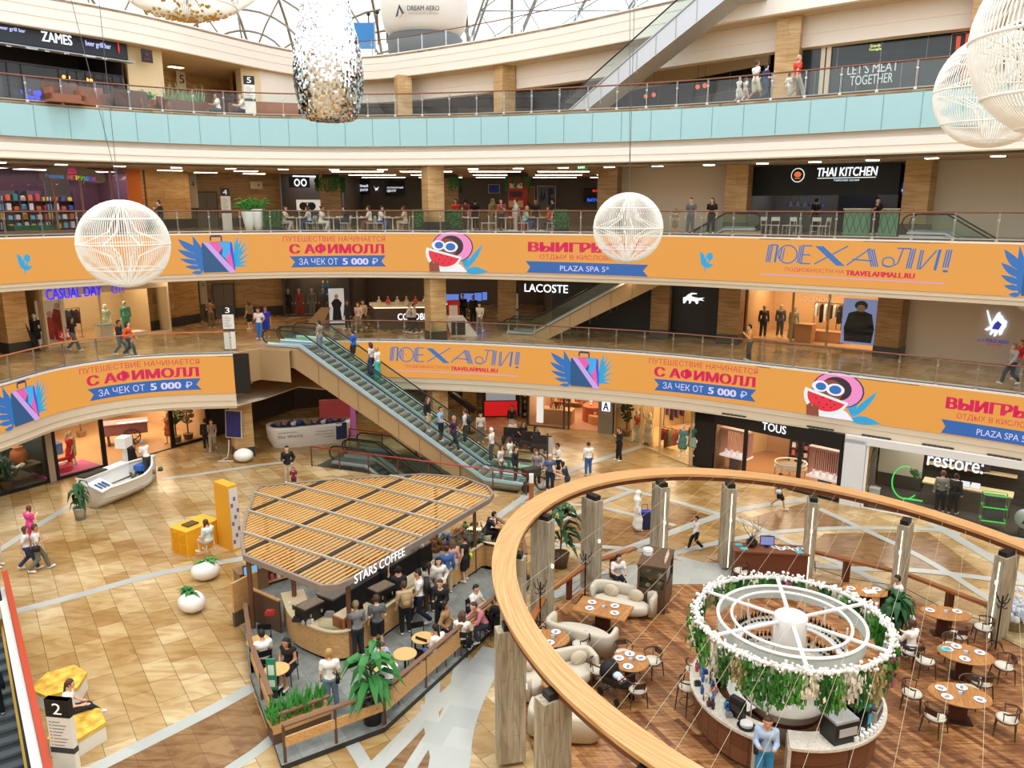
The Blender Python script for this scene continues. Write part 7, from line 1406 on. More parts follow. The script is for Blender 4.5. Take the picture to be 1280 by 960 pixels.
for nm, px, py, lb, ch in (('a', 323, 801, 'at the far left edge of the kiosk', (95, 300)), ('b', 346, 836, 'with the green menu stand', (75,)), ('c', 506, 817, 'empty, in the middle of the front tables', (60,)), ('d', 529, 797, 'of the girl in white with a phone', (110, -40)), ('e', 583, 777, 'of the person in pink shirt', (170, -100, 30)), ('f', 482, 833, 'of the couple nearest the tall plant', (120, -70)), ('g', 626, 656, 'at the far right kiosk end', (190, 10)), ('h', 612, 758, 'next to the ring with two people', (150, -60)), ('i', 655, 698, 'seen just inside the ring', (200,))):
 q = P(px, py, .9); q = (q[0], q[1], .15); CT[nm] = q; put(TB, 0, q, 0, 'round pale cafe table ' + lb, 'cafe tables of the kiosk')
 for i, a in enumerate(ch): s = seatat(q, a, .55); put(CH, 1, s, R(a + 90), 'black cafe chair, %s, at table %s' % (['farther side', 'nearer side', 'right side'][i], lb.replace(', ', ' ')[:70]), 'black cafe chairs of the kiosk')
t = thing('menu_stand', 'green printed menu stand on the front left cafe table', 'menu', P(341, 862, .5)); MB().box((0, 0, .45), (.24, .05, .95)).build('panel', M('2f8a66', .5), t); MB().box((0, -.028, .6), (.16, .005, .3)).box((0, -.028, .2), (.16, .005, .2)).build('print', M('d8f0e0', .6), t); MB().box((0, 0, -.01), (.26, .2, .03)).build('foot', BLACK, t)
# the last stretch of pale cafe seating on the fourth level
WC = cafechair(M('d8d4cc', .5)); WC['group'] = 'pale chairs of the fourth level'
for i, (px, c) in enumerate(((371, 'd8d2c4'), (417, 'e8e4dc'), (447, 'e4e0d6'), (491, 'dcd6c8'), (590, 'efece6'), (632, 'dcd8ce'), (672, 'd4cec0'))):
 q = AT(px, 280, 44.6); loc = (q[0], q[1], Z4); t = thing('food_court_table', 'pale food court table, %s from the left along the fourth level rail' % ['first', 'second', 'third', 'fourth', 'fifth', 'sixth', 'seventh'][i], 'table', loc, 0, 'food court tables'); MB().box((0, 0, .74), (.75, .75, .03)).build('table_top', M(c, .5), t); MB().cyl((0, 0, .03), (0, 0, .73), .035).build('pedestal', M('e6e2da', .4), t); MB().lathe([(.26, 0), (.24, .02), (.05, .05)], 16).build('base', M('e6e2da', .4), t)
 for j, s in enumerate((-1, 1)):
  lc = (loc[0] + s * .72, loc[1] + .1 * j, Z4); lb = '%s pale chair at the %s food court table along the fourth level rail' % (['left', 'right'][j], ['first', 'second', 'third', 'fourth', 'fifth', 'sixth', 'seventh'][i])
  if i == j == 0: WC.location = lc; WC.rotation_euler = (0, 0, R(-90)); WC['label'] = lb
  else: dup(WC, lc, R(-90 if s < 0 else 90), lb)
for i, px in enumerate((958, 968, 985, 995, 1019, 1030)): q = AT(px, 285, 40.0 - i * .45); dup(WC, (q[0], q[1], Z4), R(-60 + 50 * (i % 3)), 'light wooden chair in front of the Thai kitchen, %s from the left' % ['first', 'second', 'third', 'fourth', 'fifth', 'sixth'][i])
# restaurant furniture
WN_ = M('4a2e1e', .45); SEATC = M('d9d2c2', .9); ZF = .12
def armchair():
 t = thing('walnut_armchair', '', 'chair'); MB().lathe([(.2, .42), (.25, .44), (.25, .47), (.2, .5)], 20).build('seat_cushion', SEATC, t, True)
 for x, y in ((-.2, .2), (.2, .2), (-.2, -.2), (.2, -.2)): MB().cyl((x * 1.2, y * 1.2, 0), (x, y, .44), .013, .022).build('leg', WN_, t)
 MB().tube([(.27 * cos(R(a)), .27 * sin(R(a)), .70 + .06 * max(0, -sin(R(a)))) for a in range(-200, 21, 20)], [.014] + [.024] * 10 + [.014], 6).build('arm_rail', WN_, t, True)
 for a in (-195, 15, -130, -50): MB().cyl((.22 * cos(R(a)), .22 * sin(R(a)), .44), (.27 * cos(R(a)), .27 * sin(R(a)), .71), .012).build('spindle', WN_, t)
 MB().box((0, -.25, .66), (.3, .03, .13)).build('back_pad', WN_, t); MB().lathe([(.24, .39), (.26, .41), (.24, .43)], 16).build('seat_frame', WN_, t); return t
AC = armchair(); f_ac = [1]
def chair(loc, rz, label):
 if f_ac[0]: f_ac[0] = 0; AC['group'] = 'walnut armchairs of the restaurant'; AC.location = loc; AC.rotation_euler = (0, 0, rz); AC['label'] = label; return
 dup(AC, loc, rz, label)
PL = thing('dinner_plate', '', 'plate'); MB().lathe([(.07, 0), (.13, .012), (.145, .02), (.13, .018), (.07, .008)], 24).build('dish', M('f4f4f2', .3), PL, True); MB().box((0, 0, .022), (.07, .12, .02)).build('folded_napkin', M('8a90a8', .8), PL); f_pl = [1]
def plate(loc, rz, label):
 if f_pl[0]: f_pl[0] = 0; PL['group'] = 'white dinner plates'; PL.location = loc; PL.rotation_euler = (0, 0, rz); PL['label'] = label; return
 dup(PL, loc, rz, label)
def rtable(px, py, rx, ry, rz, lb, plates, chairs, rect=False, top=TABLEWOOD, cd=.62):
 q = P(px, py, ZF + .75); o = (q[0], q[1], ZF); t = thing('restaurant_table', 'oiled wooden restaurant table, ' + lb, 'table', o, R(rz), 'restaurant tables')
 if rect: MB().box((0, 0, .73), (rx * 2, ry * 2, .05)).build('table_top', top, t)
 else: MB().lathe([(.94, .70), (1, .72), (1, .74), (.97, .755)], 36, (0, 0, 0), rx, ry).build('table_top', top, t)
 MB().box((0, 0, .35), (rx * .55, .16, .7)).build('slab_leg', M('4a2416', .5), t); MB().box((0, 0, .02), (rx * .9, ry * .8, .04)).build('foot', M('3a1e14', .5), t)
 sides = {0: 'right', 45: 'far right', 90: 'far', 135: 'far left', 180: 'left', 225: 'near left', 270: 'near', 315: 'near right'}
 def w(a): return min(sides, key=lambda k: abs((a - k + 180) % 360 - 180))
 for a in plates: c, s = cos(R(a - rz)), sin(R(a - rz)); x, y = rx * .62 * c, ry * .62 * s; plate((o[0] + x * cos(R(rz)) - y * sin(R(rz)), o[1] + x * sin(R(rz)) + y * cos(R(rz)), ZF + .757), R(a + 90), 'white plate with folded napkin, %s side of table %s' % (sides[w(a)], lb))
 for a in chairs: c, s = cos(R(a - rz)), sin(R(a - rz)); x, y = (rx + cd - .28) * c, (ry + cd - .28) * s; chair((o[0] + x * cos(R(rz)) - y * sin(R(rz)), o[1] + x * sin(R(rz)) + y * cos(R(rz)), ZF), R(a + 90), 'walnut armchair with cream seat, %s side of table %s' % (sides[w(a)], lb))
 n = thing('napkin_holder', 'napkin and salt set on table ' + lb, 'table set', (o[0], o[1], ZF + .757), 0, 'napkin sets on the restaurant tables'); MB().box((0, 0, .04), (.1, .05, .08)).build('napkins', M('c8d4f0', .7), n); MB().cyl((.1, .02, 0), (.1, .02, .08), .022).build('shaker', M('8aa0a0', .3), n); return o
ta = rtable(754, 760, .85, .5, -25, 'between two pale sofas', (30, 120, 200, 300), (), True)
tb = rtable(788, 826, .52, .52, 0, 'beside the black stroller', (20, 85, 160, 250), (35, 95, 178, 275))
tc = rtable(691, 797, .5, .5, 0, 'half hidden by the ring', (70, 250), (10, 120))
td = rtable(696, 851, .42, .42, 0, 'small, behind the near columns', (), ())
te = rtable(1182, 766, .72, .45, -15, 'laid for two by the right rail', (160, 20), (165, 265, -20))
tf = rtable(1207, 817, .72, .55, -20, 'with a turquoise menu', (150, 95, 10, 240), (175, 80, 265, -5))
tg = rtable(1200, 868, .75, .55, -15, 'nearest on the right', (140, 60, 205, 320), (150, 50, 215, 325))
th = rtable(1082, 738, .72, .42, -15, 'of the reading man', (165, 20), (170,))
o = MB().box((0, 0, .006), (.3, .22, .012)).box((.0, 0, .013), (.26, .18, .004)).build('menu_card', M('39b8d0', .5)); o.location = (tf[0] - .45, tf[1] + .22, ZF + .76); tag(o, 'turquoise menu card on the second table on the right', 'menu')
o = MB().box((-.1, 0, .005), (.2, .28, .01), .1).box((.1, 0, .005), (.2, .28, .01), -.1).build('open_menu', M('f2f0ec', .6)); o.location = (th[0] + .1, th[1] - .1, ZF + .76); tag(o, 'open white menu in front of the reading man', 'menu')
def sofa(px, py, rz, w, lb, cush=2):
 q = P(px, py, ZF + .4); t = thing('curved_sofa', lb, 'sofa', (q[0], q[1], ZF), R(rz), 'pale curved sofas'); r = w / 2
 MB().lathe([(.9, .12), (1, .2), (1, .4), (.9, .45)], 30, (0, 0, 0), r, .42).build('seat', CREAMF, t, True)
 pr = spline([(-r * .98, .12), (-r * 1.0, -.2), (-r * .88, -.42), (0, -.47), (r * .88, -.42), (r * 1.0, -.2), (r * .98, .12)], 6); b = MB(); b.sweep(pr, [(0, .12), (0, .72), (-.05, .78), (-.13, .78), (-.16, .7), (-.16, .12)], True); b.build('backrest', CREAMF, t, True)
 for i in range(cush): MB().ball((-r * .45 + i * r * .9, -.2, .62), (.26, .12, .22), 12, 8).build('cushion', M('cdbfa8', .9), t, True)
 for x in (-r * .7, r * .7): MB().cyl((x, 0, 0), (x, 0, .14), .025).build('leg', BLACK, t)
sofa(777, 752, 155, 1.9, 'pale curved sofa with two cushions beside the pastry cabinet'); sofa(729, 790, -28, 1.9, 'pale curved sofa seen from its plain back, near side of the rectangular table', 0)
sofa(716, 838, 200, 1.2, 'pale round armchair sofa half hidden behind the ring', 1); sofa(706, 895, -10, 1.5, 'pale two-seat sofa at the bottom between the near columns', 0); sofa(668, 846, 250, 1.2, 'pale sofa just visible between the two near columns', 1)
# bar stools
def stool(loc, rz, lb):
 t = thing('bar_stool', lb, 'bar stool', loc, rz); MB().lathe([(.2, .7), (.24, .73), (.2, .78)], 18).build('seat_cushion', SEATC, t, True); [MB().cyl((x * 1.25, y * 1.25, 0), (x, y, .71), .014, .02).build('leg', WN_, t) for x in (-.17, .17) for y in (-.17, .17)]
 MB().tube([(.24 * cos(R(a)), .24 * sin(R(a)), .95) for a in range(-190, 11, 20)], .02, 6).build('back_rail', WN_, t); MB().tube([(.2 * cos(R(a)), .2 * sin(R(a)), .28) for a in range(0, 360, 30)], .012, 5, True).build('foot_ring', WN_, t); [MB().cyl((.2 * cos(R(a)), .2 * sin(R(a)), .74), (.24 * cos(R(a)), .24 * sin(R(a)), .95), .012).build('spindle', WN_, t) for a in (-170, -90, -10)]
stool(P(858, 889, ZF), R(-60), 'nearer walnut bar stool with cream seat at the left of the round bar'); stool(P(866, 866, ZF), R(-50), 'farther walnut bar stool against the left side of the round bar')
# round bar
BX, BY = 6.98, 17.95
def arcp(r, a0, a1, n=60): return [(r * cos(R(a0 + (a1 - a0) * i / n)), r * sin(R(a0 + (a1 - a0) * i / n))) for i in range(n + 1)]
t = thing('round_bar', 'round white-topped bar with wooden panelled front and an opening towards the visitor', 'bar', (BX, BY, ZF)); STONET = brickmat('speckled_stone_top', 'e6e0d4', 'd8d0c2', 'c8c0b0', 9, 9, 0, .001, .35, (14, 'b8b0a0', .5))
A0, A1 = -106, 235
b = MB(); b.sweep(arcp(2.2, A1, A0, 80), [(0, .1), (0, 1.0), (-.08, 1.0), (-.08, .1)], True); b.build('front_panel', brickmat('bar_wood_panels', '6e4630', '7c5138', '3a2418', .5, .34, (0, R(90), 0), .008, .5), t)
b = MB(); b.sweep(arcp(2.1, A1, A0, 80), [(0, .0), (0, .1), (-.08, .1), (-.08, 0)], True); b.build('plinth', BLACK, t)
b = MB(); b.sweep(arcp(2.38, A1, A0, 80), [(0, 1.0), (0, 1.07), (-.66, 1.07), (-.66, 1.0)], True); b.build('worktop', STONET, t)
for a in (A0, A1): m = MB(); m.box((2.05 * cos(R(a)), 2.05 * sin(R(a)), .5), (.64, .08, 1.0), R(a)); m.build('end_panel', STONET, t)
b = MB(); b.lathe([(.8, 0), (.85, .5), (1.0, .85), (1.02, .9), (.2, .9)], 30); b.build('inner_counter', M('d8d2c6', .6), t, True); MB().lathe([(.85, .5), (.92, .52), (.92, .62), (.86, .64)], 30).build('bottle_band', M('5a2a24', .5), t)
b = MB()
for z in (.95, 1.6, 2.2): b.sweep(arcp(1.45, 215, -15, 60), [(0, z), (0, z + .03), (-.3, z + .03), (-.3, z)], True)
b.build('back_shelf', WHITE, t)
b = MB(); [b.cyl((1.33 * cos(R(a)), 1.33 * sin(R(a)), .05), (1.33 * cos(R(a)), 1.33 * sin(R(a)), 2.95), .02) for a in range(-15, 216, 46)]; b.build('upright', WHITE, t)
t = thing('flower_canopy', 'white ring canopy on spokes over the bar, edged with white blossom and hanging greenery', 'canopy', (BX, BY, ZF))
for r, z, w in ((2.3, 3.0, .05), (1.77, 3.0, .045), (1.43, 3.0, .04)): MB().tube([(r * cos(R(a)), r * sin(R(a)), z) for a in range(0, 360, 6)], w, 6, True).build('canopy_ring', WHITE, t, True)
for r, lo in ((1.77, .35), (1.43, .0)):
 if lo: b = MB(); b.sweep(arcp(r, 0, 360, 90), [(0, 3.0 - lo), (0, 3.0)]); b.build('glass_skirt', translucent('reeded_glass', 'dfe6e2', .5), t)
for a in range(6): MB().bar((.4 * cos(R(a * 60 + 20)), .4 * sin(R(a * 60 + 20)), 3.0), (2.28 * cos(R(a * 60 + 20)), 2.28 * sin(R(a * 60 + 20)), 3.0), .09, .05).build('spoke', WHITE, t)
MB().lathe([(.34, .9), (.4, 2.3), (.4, 3.1), (.38, 3.12)], 28).build('drum', M('efece6', .5), t, True)
for a in range(15, 360, 45): MB().cyl((2.2 * cos(R(a)), 2.2 * sin(R(a)), 1.07), (2.2 * cos(R(a)), 2.2 * sin(R(a)), 3.0), .018).build('canopy_post', WHITE, t)
rr = random.Random(11); b = MB()
for k in range(900): a = rr.uniform(0, 6.283); r = 2.32 + rr.gauss(0, .06); b.ball((r * cos(a), r * sin(a), 3.03 + rr.gauss(0, .05)), rr.uniform(.025, .05), 5, 3)
o = b.build('blossom_edge', M('f4f4f0', .7), t); o['kind'] = 'stuff'
for k in range(44):
 a = 2 * pi * k / 44 + rr.uniform(-.04, .04); c = ['3f8a30', '4f9a3a', 'efe8d0', '2f7028', '6aa84a', 'e9e2d2', '3a7a34', 'b8a878', '4a8a3a', 'c06a8a' if k % 3 == 0 else '3f7f35'][k % 10]; L = rr.uniform(.55, 1.0) * (1 if sin(a) < .3 else .6); b = MB()
 for j in range(170):
  z = 3.0 - L * rr.random() ** .8; q = a + rr.gauss(0, .045); r = 2.34 + rr.gauss(0, .07); p = Vector((r * cos(q), r * sin(q), z)); d = Vector((rr.uniform(-.07, .07), rr.uniform(-.07, .07), rr.uniform(-.03, .03))); e = Vector((rr.uniform(-.03, .03), rr.uniform(-.03, .03), -.12)); b.add([p, p + d, p + d + e, p + e], [(0, 1, 2, 3)])
 b.build('hanging_foliage', M(c, .75), t)
wine = ['16181c', '1c2a1c', '20161a', '2a3a6a', 'd8d4c8', '3aa0b8']
BT = thing('wine_bottle', 'bottle standing on the curved back shelf of the round bar', 'bottle', (0, 0, 0), 0, 'bottles on the back shelf of the round bar'); MB().lathe([(.036, 0), (.038, .02), (.038, .2), (.014, .25), (.014, .31)], 10).build('glass', M('16181c', .2), BT, True); MB().lathe([(.0385, .07), (.0385, .15)], 10).build('bottle_label', M('e8e0cc', .6), BT.children[0])
for k in range(88):
 a = -8 + 218 * (k % 44) / 44; z = 2.23 if k < 44 else 1.63; r = 1.32; p = (BX + r * cos(R(a)), BY + r * sin(R(a)), ZF + z)
 o = BT if k == 0 else dup(BT, p); o.location = p
 ci = 5 if 188 < a and k < 44 else (3 if k >= 44 and a > 150 else [0, 0, 1, 0, 2, 4, 0][k % 7]); recolor([c for c in o.children if c.name.startswith('glass')][0], M(wine[ci], .2))
BXT = [('coffee_machine', 'coffee machine', 'black and steel espresso machine on the right front of the round bar', -72, 2.0, .7, .5, .5, '141416', 'b8babc'), ('till_screen', 'till', 'black angled till screen on the left front of the round bar', -143, 1.95, .4, .15, .45, '101012', '2a2a2e'), ('ice_box', 'box', 'steel ice box on the right side of the round bar', -38, 2.0, .6, .5, .4, 'b4b2aa', '4a4a48'), ('juicer', 'juicer', 'dark juicer column beside the steel ice box', -52, 2.05, .2, .3, .6, '1a1a1c', '3ab0d0')]
for nm, ct, lb, a, r, w, d, h, c, c2 in BXT: gadget((BX + r * cos(R(a)), BY + r * sin(R(a)), ZF + 1.07), R(a + 90), [('body', lambda m: m.box((0, 0, h / 2), (w, d, h)), M(c, .4)), ('top', lambda m: m.box((0, 0, h + .03), (w * .9, d * .9, .06)), M(c2, .4)), ('front_panel', lambda m: m.box((0, -d / 2 - .01, h * .6), (w * .7, .02, h * .4)), M(c2, .4))], lb, ct, nm)
for k in range(18):
 a = -66 + 4.1 * (k // 2 * 1) + (k % 2) * 1.5; r = 2.28 - .13 * (k % 2); n = thing('bowl_stack', 'stack of white bowls along the right front edge of the round bar', 'bowls', (BX + r * cos(R(a)), BY + r * sin(R(a)), ZF + 1.07), 0, 'white bowl stacks on the round bar') if k == 0 else dup(n, (BX + r * cos(R(a)), BY + r * sin(R(a)), ZF + 1.07))
 if k == 0: [MB().lathe([(.03, z), (.065, z + .05), (.06, z + .05)], 14).build('bowl', WHITE, n, True) for z in (0, .04, .08)]
n = thing('plate_stack', 'pile of white plates on a black tray at the left front of the round bar', 'plates', (BX + 2.1 * cos(R(-133)), BY + 2.1 * sin(R(-133)), ZF + 1.07)); MB().lathe([(.2, 0), (.22, .03), (.2, .03)], 22).build('tray', BLACK, n); [MB().lathe([(.1, .03 + .015 * i), (.15, .04 + .015 * i)], 20).build('plate', WHITE, n) for i in range(5)]
cols = ['2f8fc0', '1a1a1e', 'c03a3a', '2a4a9a', '8a8a8c', '30303a', 'e0dcd0', '3a6ab0', '5a2a2a', '20242a']; rr = random.Random(5)
for k in range(26):
 a = -205 + 2.5 * k + rr.uniform(-1, 1); r = rr.uniform(1.8, 2.25); m = MB(); (m.lathe([(.04, 0), (.05, .16), (.02, .2), (.02, .26)], 10) if k % 3 else m.box((0, 0, .05), (.16, .12, .1)).box((0, 0, .115), (.1, .08, .03))); o = m.build('bar_jar' if k % 3 else 'bar_box', M(cols[k % 10], .4)); o.location = (BX + r * cos(R(a)), BY + r * sin(R(a)), ZF + 1.07); tag(o, 'small bottle or jar among the clutter on the left of the round bar' if k % 3 else 'small box among the clutter on the left of the round bar', 'jar' if k % 3 else 'box', 'jars on the left of the round bar' if k % 3 else 'boxes on the left of the round bar')
# pastry cabinet
q = P(818, 752, ZF); t = thing('pastry_cabinet', 'dark wooden pastry cabinet with glass sides behind the sofa', 'cabinet', (q[0], q[1], ZF), R(-20)); WD2 = woodmat('smoked_oak', '4e3a2a', '6e5440', (8, 8, 1))
MB().box((0, 0, .4), (.95, 1.5, .8)).build('base', WD2, t); MB().box((0, 0, 1.62), (1.0, 1.55, .06)).build('top', WD2, t); [MB().box((x, y, 1.2), (.07, .07, .85)).build('post', WD2, t) for x in (-.44, .44) for y in (-.72, .72)]
b = MB(); b.bx(-.43, -.42, -.7, .7, .8, 1.6).bx(.42, .43, -.7, .7, .8, 1.6).bx(-.4, .4, -.71, -.7, .8, 1.6); b.build('glass', GLASS, t); MB().box((0, 0, 1.2), (.85, 1.4, .02)).build('glass_shelf', M('a8a090', .4), t); MB().box((-.49, 0, .4), (.02, 1.3, .6)).build('door', M('5e4634', .5), t)
for i in range(10): o = MB().lathe([(.07, 0), (.09, .05), (.05, .1), (.01, .12)], 10).build('pastry', M(['e8d8c0', 'd8a860', 'f0ece4'][i % 3], .6)); y = -.55 + .25 * (i % 5); x = .22 if i < 5 else -.15; o.location = (q[0] + x * cos(R(-20)) - y * sin(R(-20)), q[1] + x * sin(R(-20)) + y * cos(R(-20)), ZF + (.81 if i % 2 else 1.22)); tag(o, 'small pastry inside the dark wooden pastry cabinet', 'pastry', 'pastries in the cabinet')
n = thing('cake_box', 'round white cake tin on top of the pastry cabinet', 'tin', (q[0] - .25, q[1] + .2, ZF + 1.65)); MB().lathe([(.16, 0), (.17, .16), (.15, .17)], 22).build('tin', WHITE, n); MB().lathe([(.15, .17), (.16, .2), (.02, .22)], 22).build('lid', M('d8e0e4', .3), n)
for i in range(5): o = MB().lathe([(.03, 0), (.04, .1), (.015, .16), (.02, .24)], 8).build('figurine', M(['f0d8a8', 'e8e0d0', 'f4f0ea'][i % 3], .4)); o.location = (q[0] + .2 + .05 * i, q[1] - .5 + .13 * i, ZF + 1.65); tag(o, 'small pale decoration on the pastry cabinet top', 'decoration', 'decorations on the pastry cabinet')
# reception desk
q = P(962, 722, ZF); t = thing('reception_desk', 'dark wooden reception desk covered with plates between the back columns', 'desk', (q[0], q[1] + .2, ZF), R(-8)); MB().box((0, 0, .5), (2.5, .7, 1.0)).build('body', M('6a3a26', .5), t); MB().box((0, 0, 1.02), (2.6, .8, .06)).build('worktop', M('7a4a30', .45), t)
def on(x, y): return (q[0] + x, q[1] + .2 + y - x * .14, ZF + 1.05)
n = thing('monitor', 'monitor with bluish screen on the reception desk', 'monitor', on(-.1, .05), R(-8)); MB().box((0, 0, .27), (.5, .04, .36)).build('bezel', BLACK, n); MB().box((0, -.025, .27), (.45, .01, .31)).build('display', M('8a90d0', emit=.9), n); MB().box((0, .03, .05), (.15, .12, .1)).build('stand', DARK, n)
n = thing('branch_vase', 'round dark vase of bare twigs on the reception desk', 'vase', on(-.62, .05)); MB().lathe([(.1, 0), (.2, .12), (.2, .22), (.08, .34), (.1, .36)], 18).build('vase', M('2a201c', .3), n, True); b = MB(); [b.tube([(0, 0, .3), (rr.uniform(-.25, .25), rr.uniform(-.2, .2), .6), (rr.uniform(-.5, .5), rr.uniform(-.3, .3), rr.uniform(.8, 1.2))], [.012, .008, .004], 4) for _ in range(14)]; b.build('twigs', M('6a5a44', .7), n)
for x, y, c, k in ((-1.05, .15, '39b8c8', 'back'), (-.95, -.18, '39b8c8', 'front'), (.95, -.2, '58c8d0', 'right')): o = MB().box((0, 0, .01), (.26, .2, .02)).box((0, 0, .022), (.2, .14, .006)).build('menu_card', M(c, .5)); o.location = on(x, y); tag(o, 'turquoise menu card on the reception desk, the %s one' % k, 'menu')
for i, x in enumerate((.2, .38, .62, .85, 1.08)): dup(PL, on(x, .1 - .12 * (i % 2)), 0, 'white plate on the reception desk, %s from the monitor' % ['first', 'second', 'third', 'fourth', 'fifth'][i])
for i, (px, py) in enumerate(((925, 728), (1008, 716))): chair(P(px, py, ZF), R(20 - 150 * i), 'curved walnut armchair with cream seat, %s of the reception desk' % ('in front' if i == 0 else 'right'))
# coat racks, plants, pram, flower heap
for px, py, lb in ((731, 752, 'black coat rack in front of the second left ring column'), (675, 792, 'black coat rack in front of the first left ring column'), (1244, 811, 'black coat rack in front of the right ring column')):
 t = thing('coat_rack', lb, 'coat rack', P(px, py, ZF), 0, 'black coat racks'); MB().cyl((0, 0, 0), (0, 0, 1.75), .025).build('pole', BLACK, t)
 for a in range(4): c, s = cos(a * pi / 2 + .4), sin(a * pi / 2 + .4); MB().tube([(0, 0, .25), (c * .15, s * .15, .2), (c * .32, s * .32, 0)], .016, 5).build('leg', BLACK, t); MB().tube([(0, 0, 1.5), (c * .16, s * .16, 1.6), (c * .22, s * .22, 1.78)], .016, 5).tube([(0, 0, 1.4), (c * .12, s * .12, 1.38), (c * .18, s * .18, 1.45)], .014, 5).build('hook', BLACK, t)
bigplant(P(1116, 793, ZF), 'bushy dark green plant right behind the white flower ring', 1.3, 21, 44, M('3a2c24', .6), LEAF3, .28, .7)
q = P(1266, 784, .0); t = thing('flower_heap', 'large heap of pale bluish-white flowers beside the right coat rack', 'flowers', q); MB().lathe([(.35, 0), (.45, .3), (.2, .35)], 18).build('planter', M('8a7a5a', .7), t); b = MB(); [b.ball((rr.gauss(0, .4), rr.gauss(0, .35), .5 + abs(rr.gauss(0, .28))), rr.uniform(.06, .12), 6, 4) for _ in range(130)]; b.build('blossoms', M('dfe6f2', .7), t)
q = P(770, 872, ZF); t = thing('baby_stroller', 'black baby stroller by the round table, seen past the ring', 'stroller', (q[0], q[1], ZF), R(35)); MB().box((0, 0, .5), (.4, .8, .14), 0, R(-15)).build('seat', BLACK, t); b = MB(); b.lathe([(.3, 0), (.28, .2), (.16, .34), (.01, .38)], 16, (0, .3, .62), 1, .8); b.build('hood', M('141418', .7), t, True); MB().tube([(-.2, -.5, .95), (.2, -.5, .95), (.22, -.1, .5), (.25, .35, .1)], .016, 5).tube([(-.2, -.5, .95), (-.22, -.1, .5), (-.25, .35, .1)], .016, 5).build('frame', DARK, t)
for x in (-.26, .26):
 for y in (-.32, .36): MB().cyl((x - .02, y, .11), (x + .02, y, .11), .11).build('wheel', BLACK, t)
n = thing('baby', 'baby in pale blue lying in the black stroller', 'baby', (q[0] + .02, q[1] + .02, ZF + .6), R(35)); MB().ball((0, .18, .1), (.075, .08, .075), 12, 8).ball((0, 0, .05), (.12, .18, .08), 12, 8).ball((-.07, -.17, .04), (.05, .1, .05)).ball((.07, -.17, .04), (.05, .1, .05)).build('body', M('e6bca0', .6), n, True); MB().ball((0, -.01, .065), (.13, .17, .085), 12, 8).build('romper', M('c4d4e8', .8), n, True)
# stalls and seats on the open floor
A, B_ = P(118, 640), P(200, 604); d = (B_ - A); L = d.length; c = (A + B_) / 2
BC, BA = c, atan2(d[1], d[0]); t = thing('boat_stall', 'white boat-shaped sales stall with raised flaps on the open floor', 'stall', (c[0] - .4, c[1] + .5, 0), atan2(d[1], d[0]))
hw = lambda u: 1.05 * (1 - abs(2 * u - .85) ** 2.6 * (.9 if u > .42 else .45)); n = 18; V = []
for i in range(n + 1):
 u = i / n; x = -L / 2 + L * u; w = max(.06, hw(u)); r = .95 + .35 * max(0, u - .55) * 2
 V += [(x, -w, r), (x, -w * .85, .35), (x, -w * .45, .02), (x, w * .45, .02), (x, w * .85, .35), (x, w, r)]
b = MB(); b.add(V, [(6 * i + k, 6 * i + 6 + k, 6 * i + 7 + k, 6 * i + 1 + k) for i in range(n) for k in range(5)] + [tuple(range(6)), tuple(6 * n + k for k in range(5, -1, -1))]); b.build('hull', M('ecece8', .4), t, True)
b = MB(); b.tube([V[6 * i] for i in range(n + 1)] + [V[6 * i + 5] for i in range(n, -1, -1)], .06, 6, True); b.build('gunwale', WHITE, t, True)
b = MB(); b.add([(V[6 * i + k][0], V[6 * i + k][1] * .95, .5) for i in range(n + 1) for k in (0, 5)], [(2 * i, 2 * i + 2, 2 * i + 3, 2 * i + 1) for i in range(n)]); b.build('inner_floor', M('d8d8d4', .5), t)
b = MB(); b.box((-.6, .55, 1.25), (2.6, .5, .08)).box((-.6, .55, .9), (2.6, .4, .6)); b.build('goods_deck', M('f4f4f0', .5), t); MB().box((-1.2, .55, 1.32), (1.3, .45, .06)).build('dark_goods', M('2a2624', .6), t)
MB().box((-L / 2 + .1, -.6, 1.1), (.9, .8, .05), .2, R(25)).build('flap', M('f0f4f6', .4), t); b = MB(); [b.box((-L / 2 - .1 + .2 * i, -.68, 1.12), (.12, .4, .02), .2, R(25)) for i in range(3)]; b.build('blue_print', M('3a5f8f', .5), t)
MB().box((.9, .7, 1.3), (.16, .16, 1.6)).build('mast', WHITE, t); MB().box((.9, .7, 2.2), (.7, .5, .5), .3).build('sign_cube', WHITE, t); b = MB(); b.box((.84, .44, 2.2), (.08, .01, .3), .3).box((1.05, .5, 2.2), (.08, .01, .26), .3); b.build('blue_mark', M('2f5fb0', .5), t)
MB().box((-.3, -.9, .8), (1.6, .06, .14), .03).build('dark_slot', BLACK, t); MB().box((1.2, .0, .95), (.7, .45, .25)).build('blue_box', M('2a66c0', .5), t)
rr = random.Random(9)
for i in range(10): o = MB().ball((0, 0, .1), (.12, .14, .1), 8, 6).box((0, 0, .02), (.2, .2, .04)).build('stall_item', M(['2a2a2c', '4a5a4a', '8a6a5a', 'c8c4bc'][i % 4], .7)); a = atan2(d[1], d[0]); x, y = .5 + .16 * i, -.35 + .4 * (i % 3); o.location = (c[0] - .4 + x * cos(a) - y * sin(a), c[1] + .5 + x * sin(a) + y * cos(a), .52); tag(o, 'small dark goods heaped in the stern of the white boat stall', 'goods', 'goods in the white boat stall')
bigplant(P(101, 649), 'palm-like plant in a steel pot at the end of the white boat stall', 1.7, 13, 26, M('b8bcbe', .3, .8), LEAF3, .26, .6)
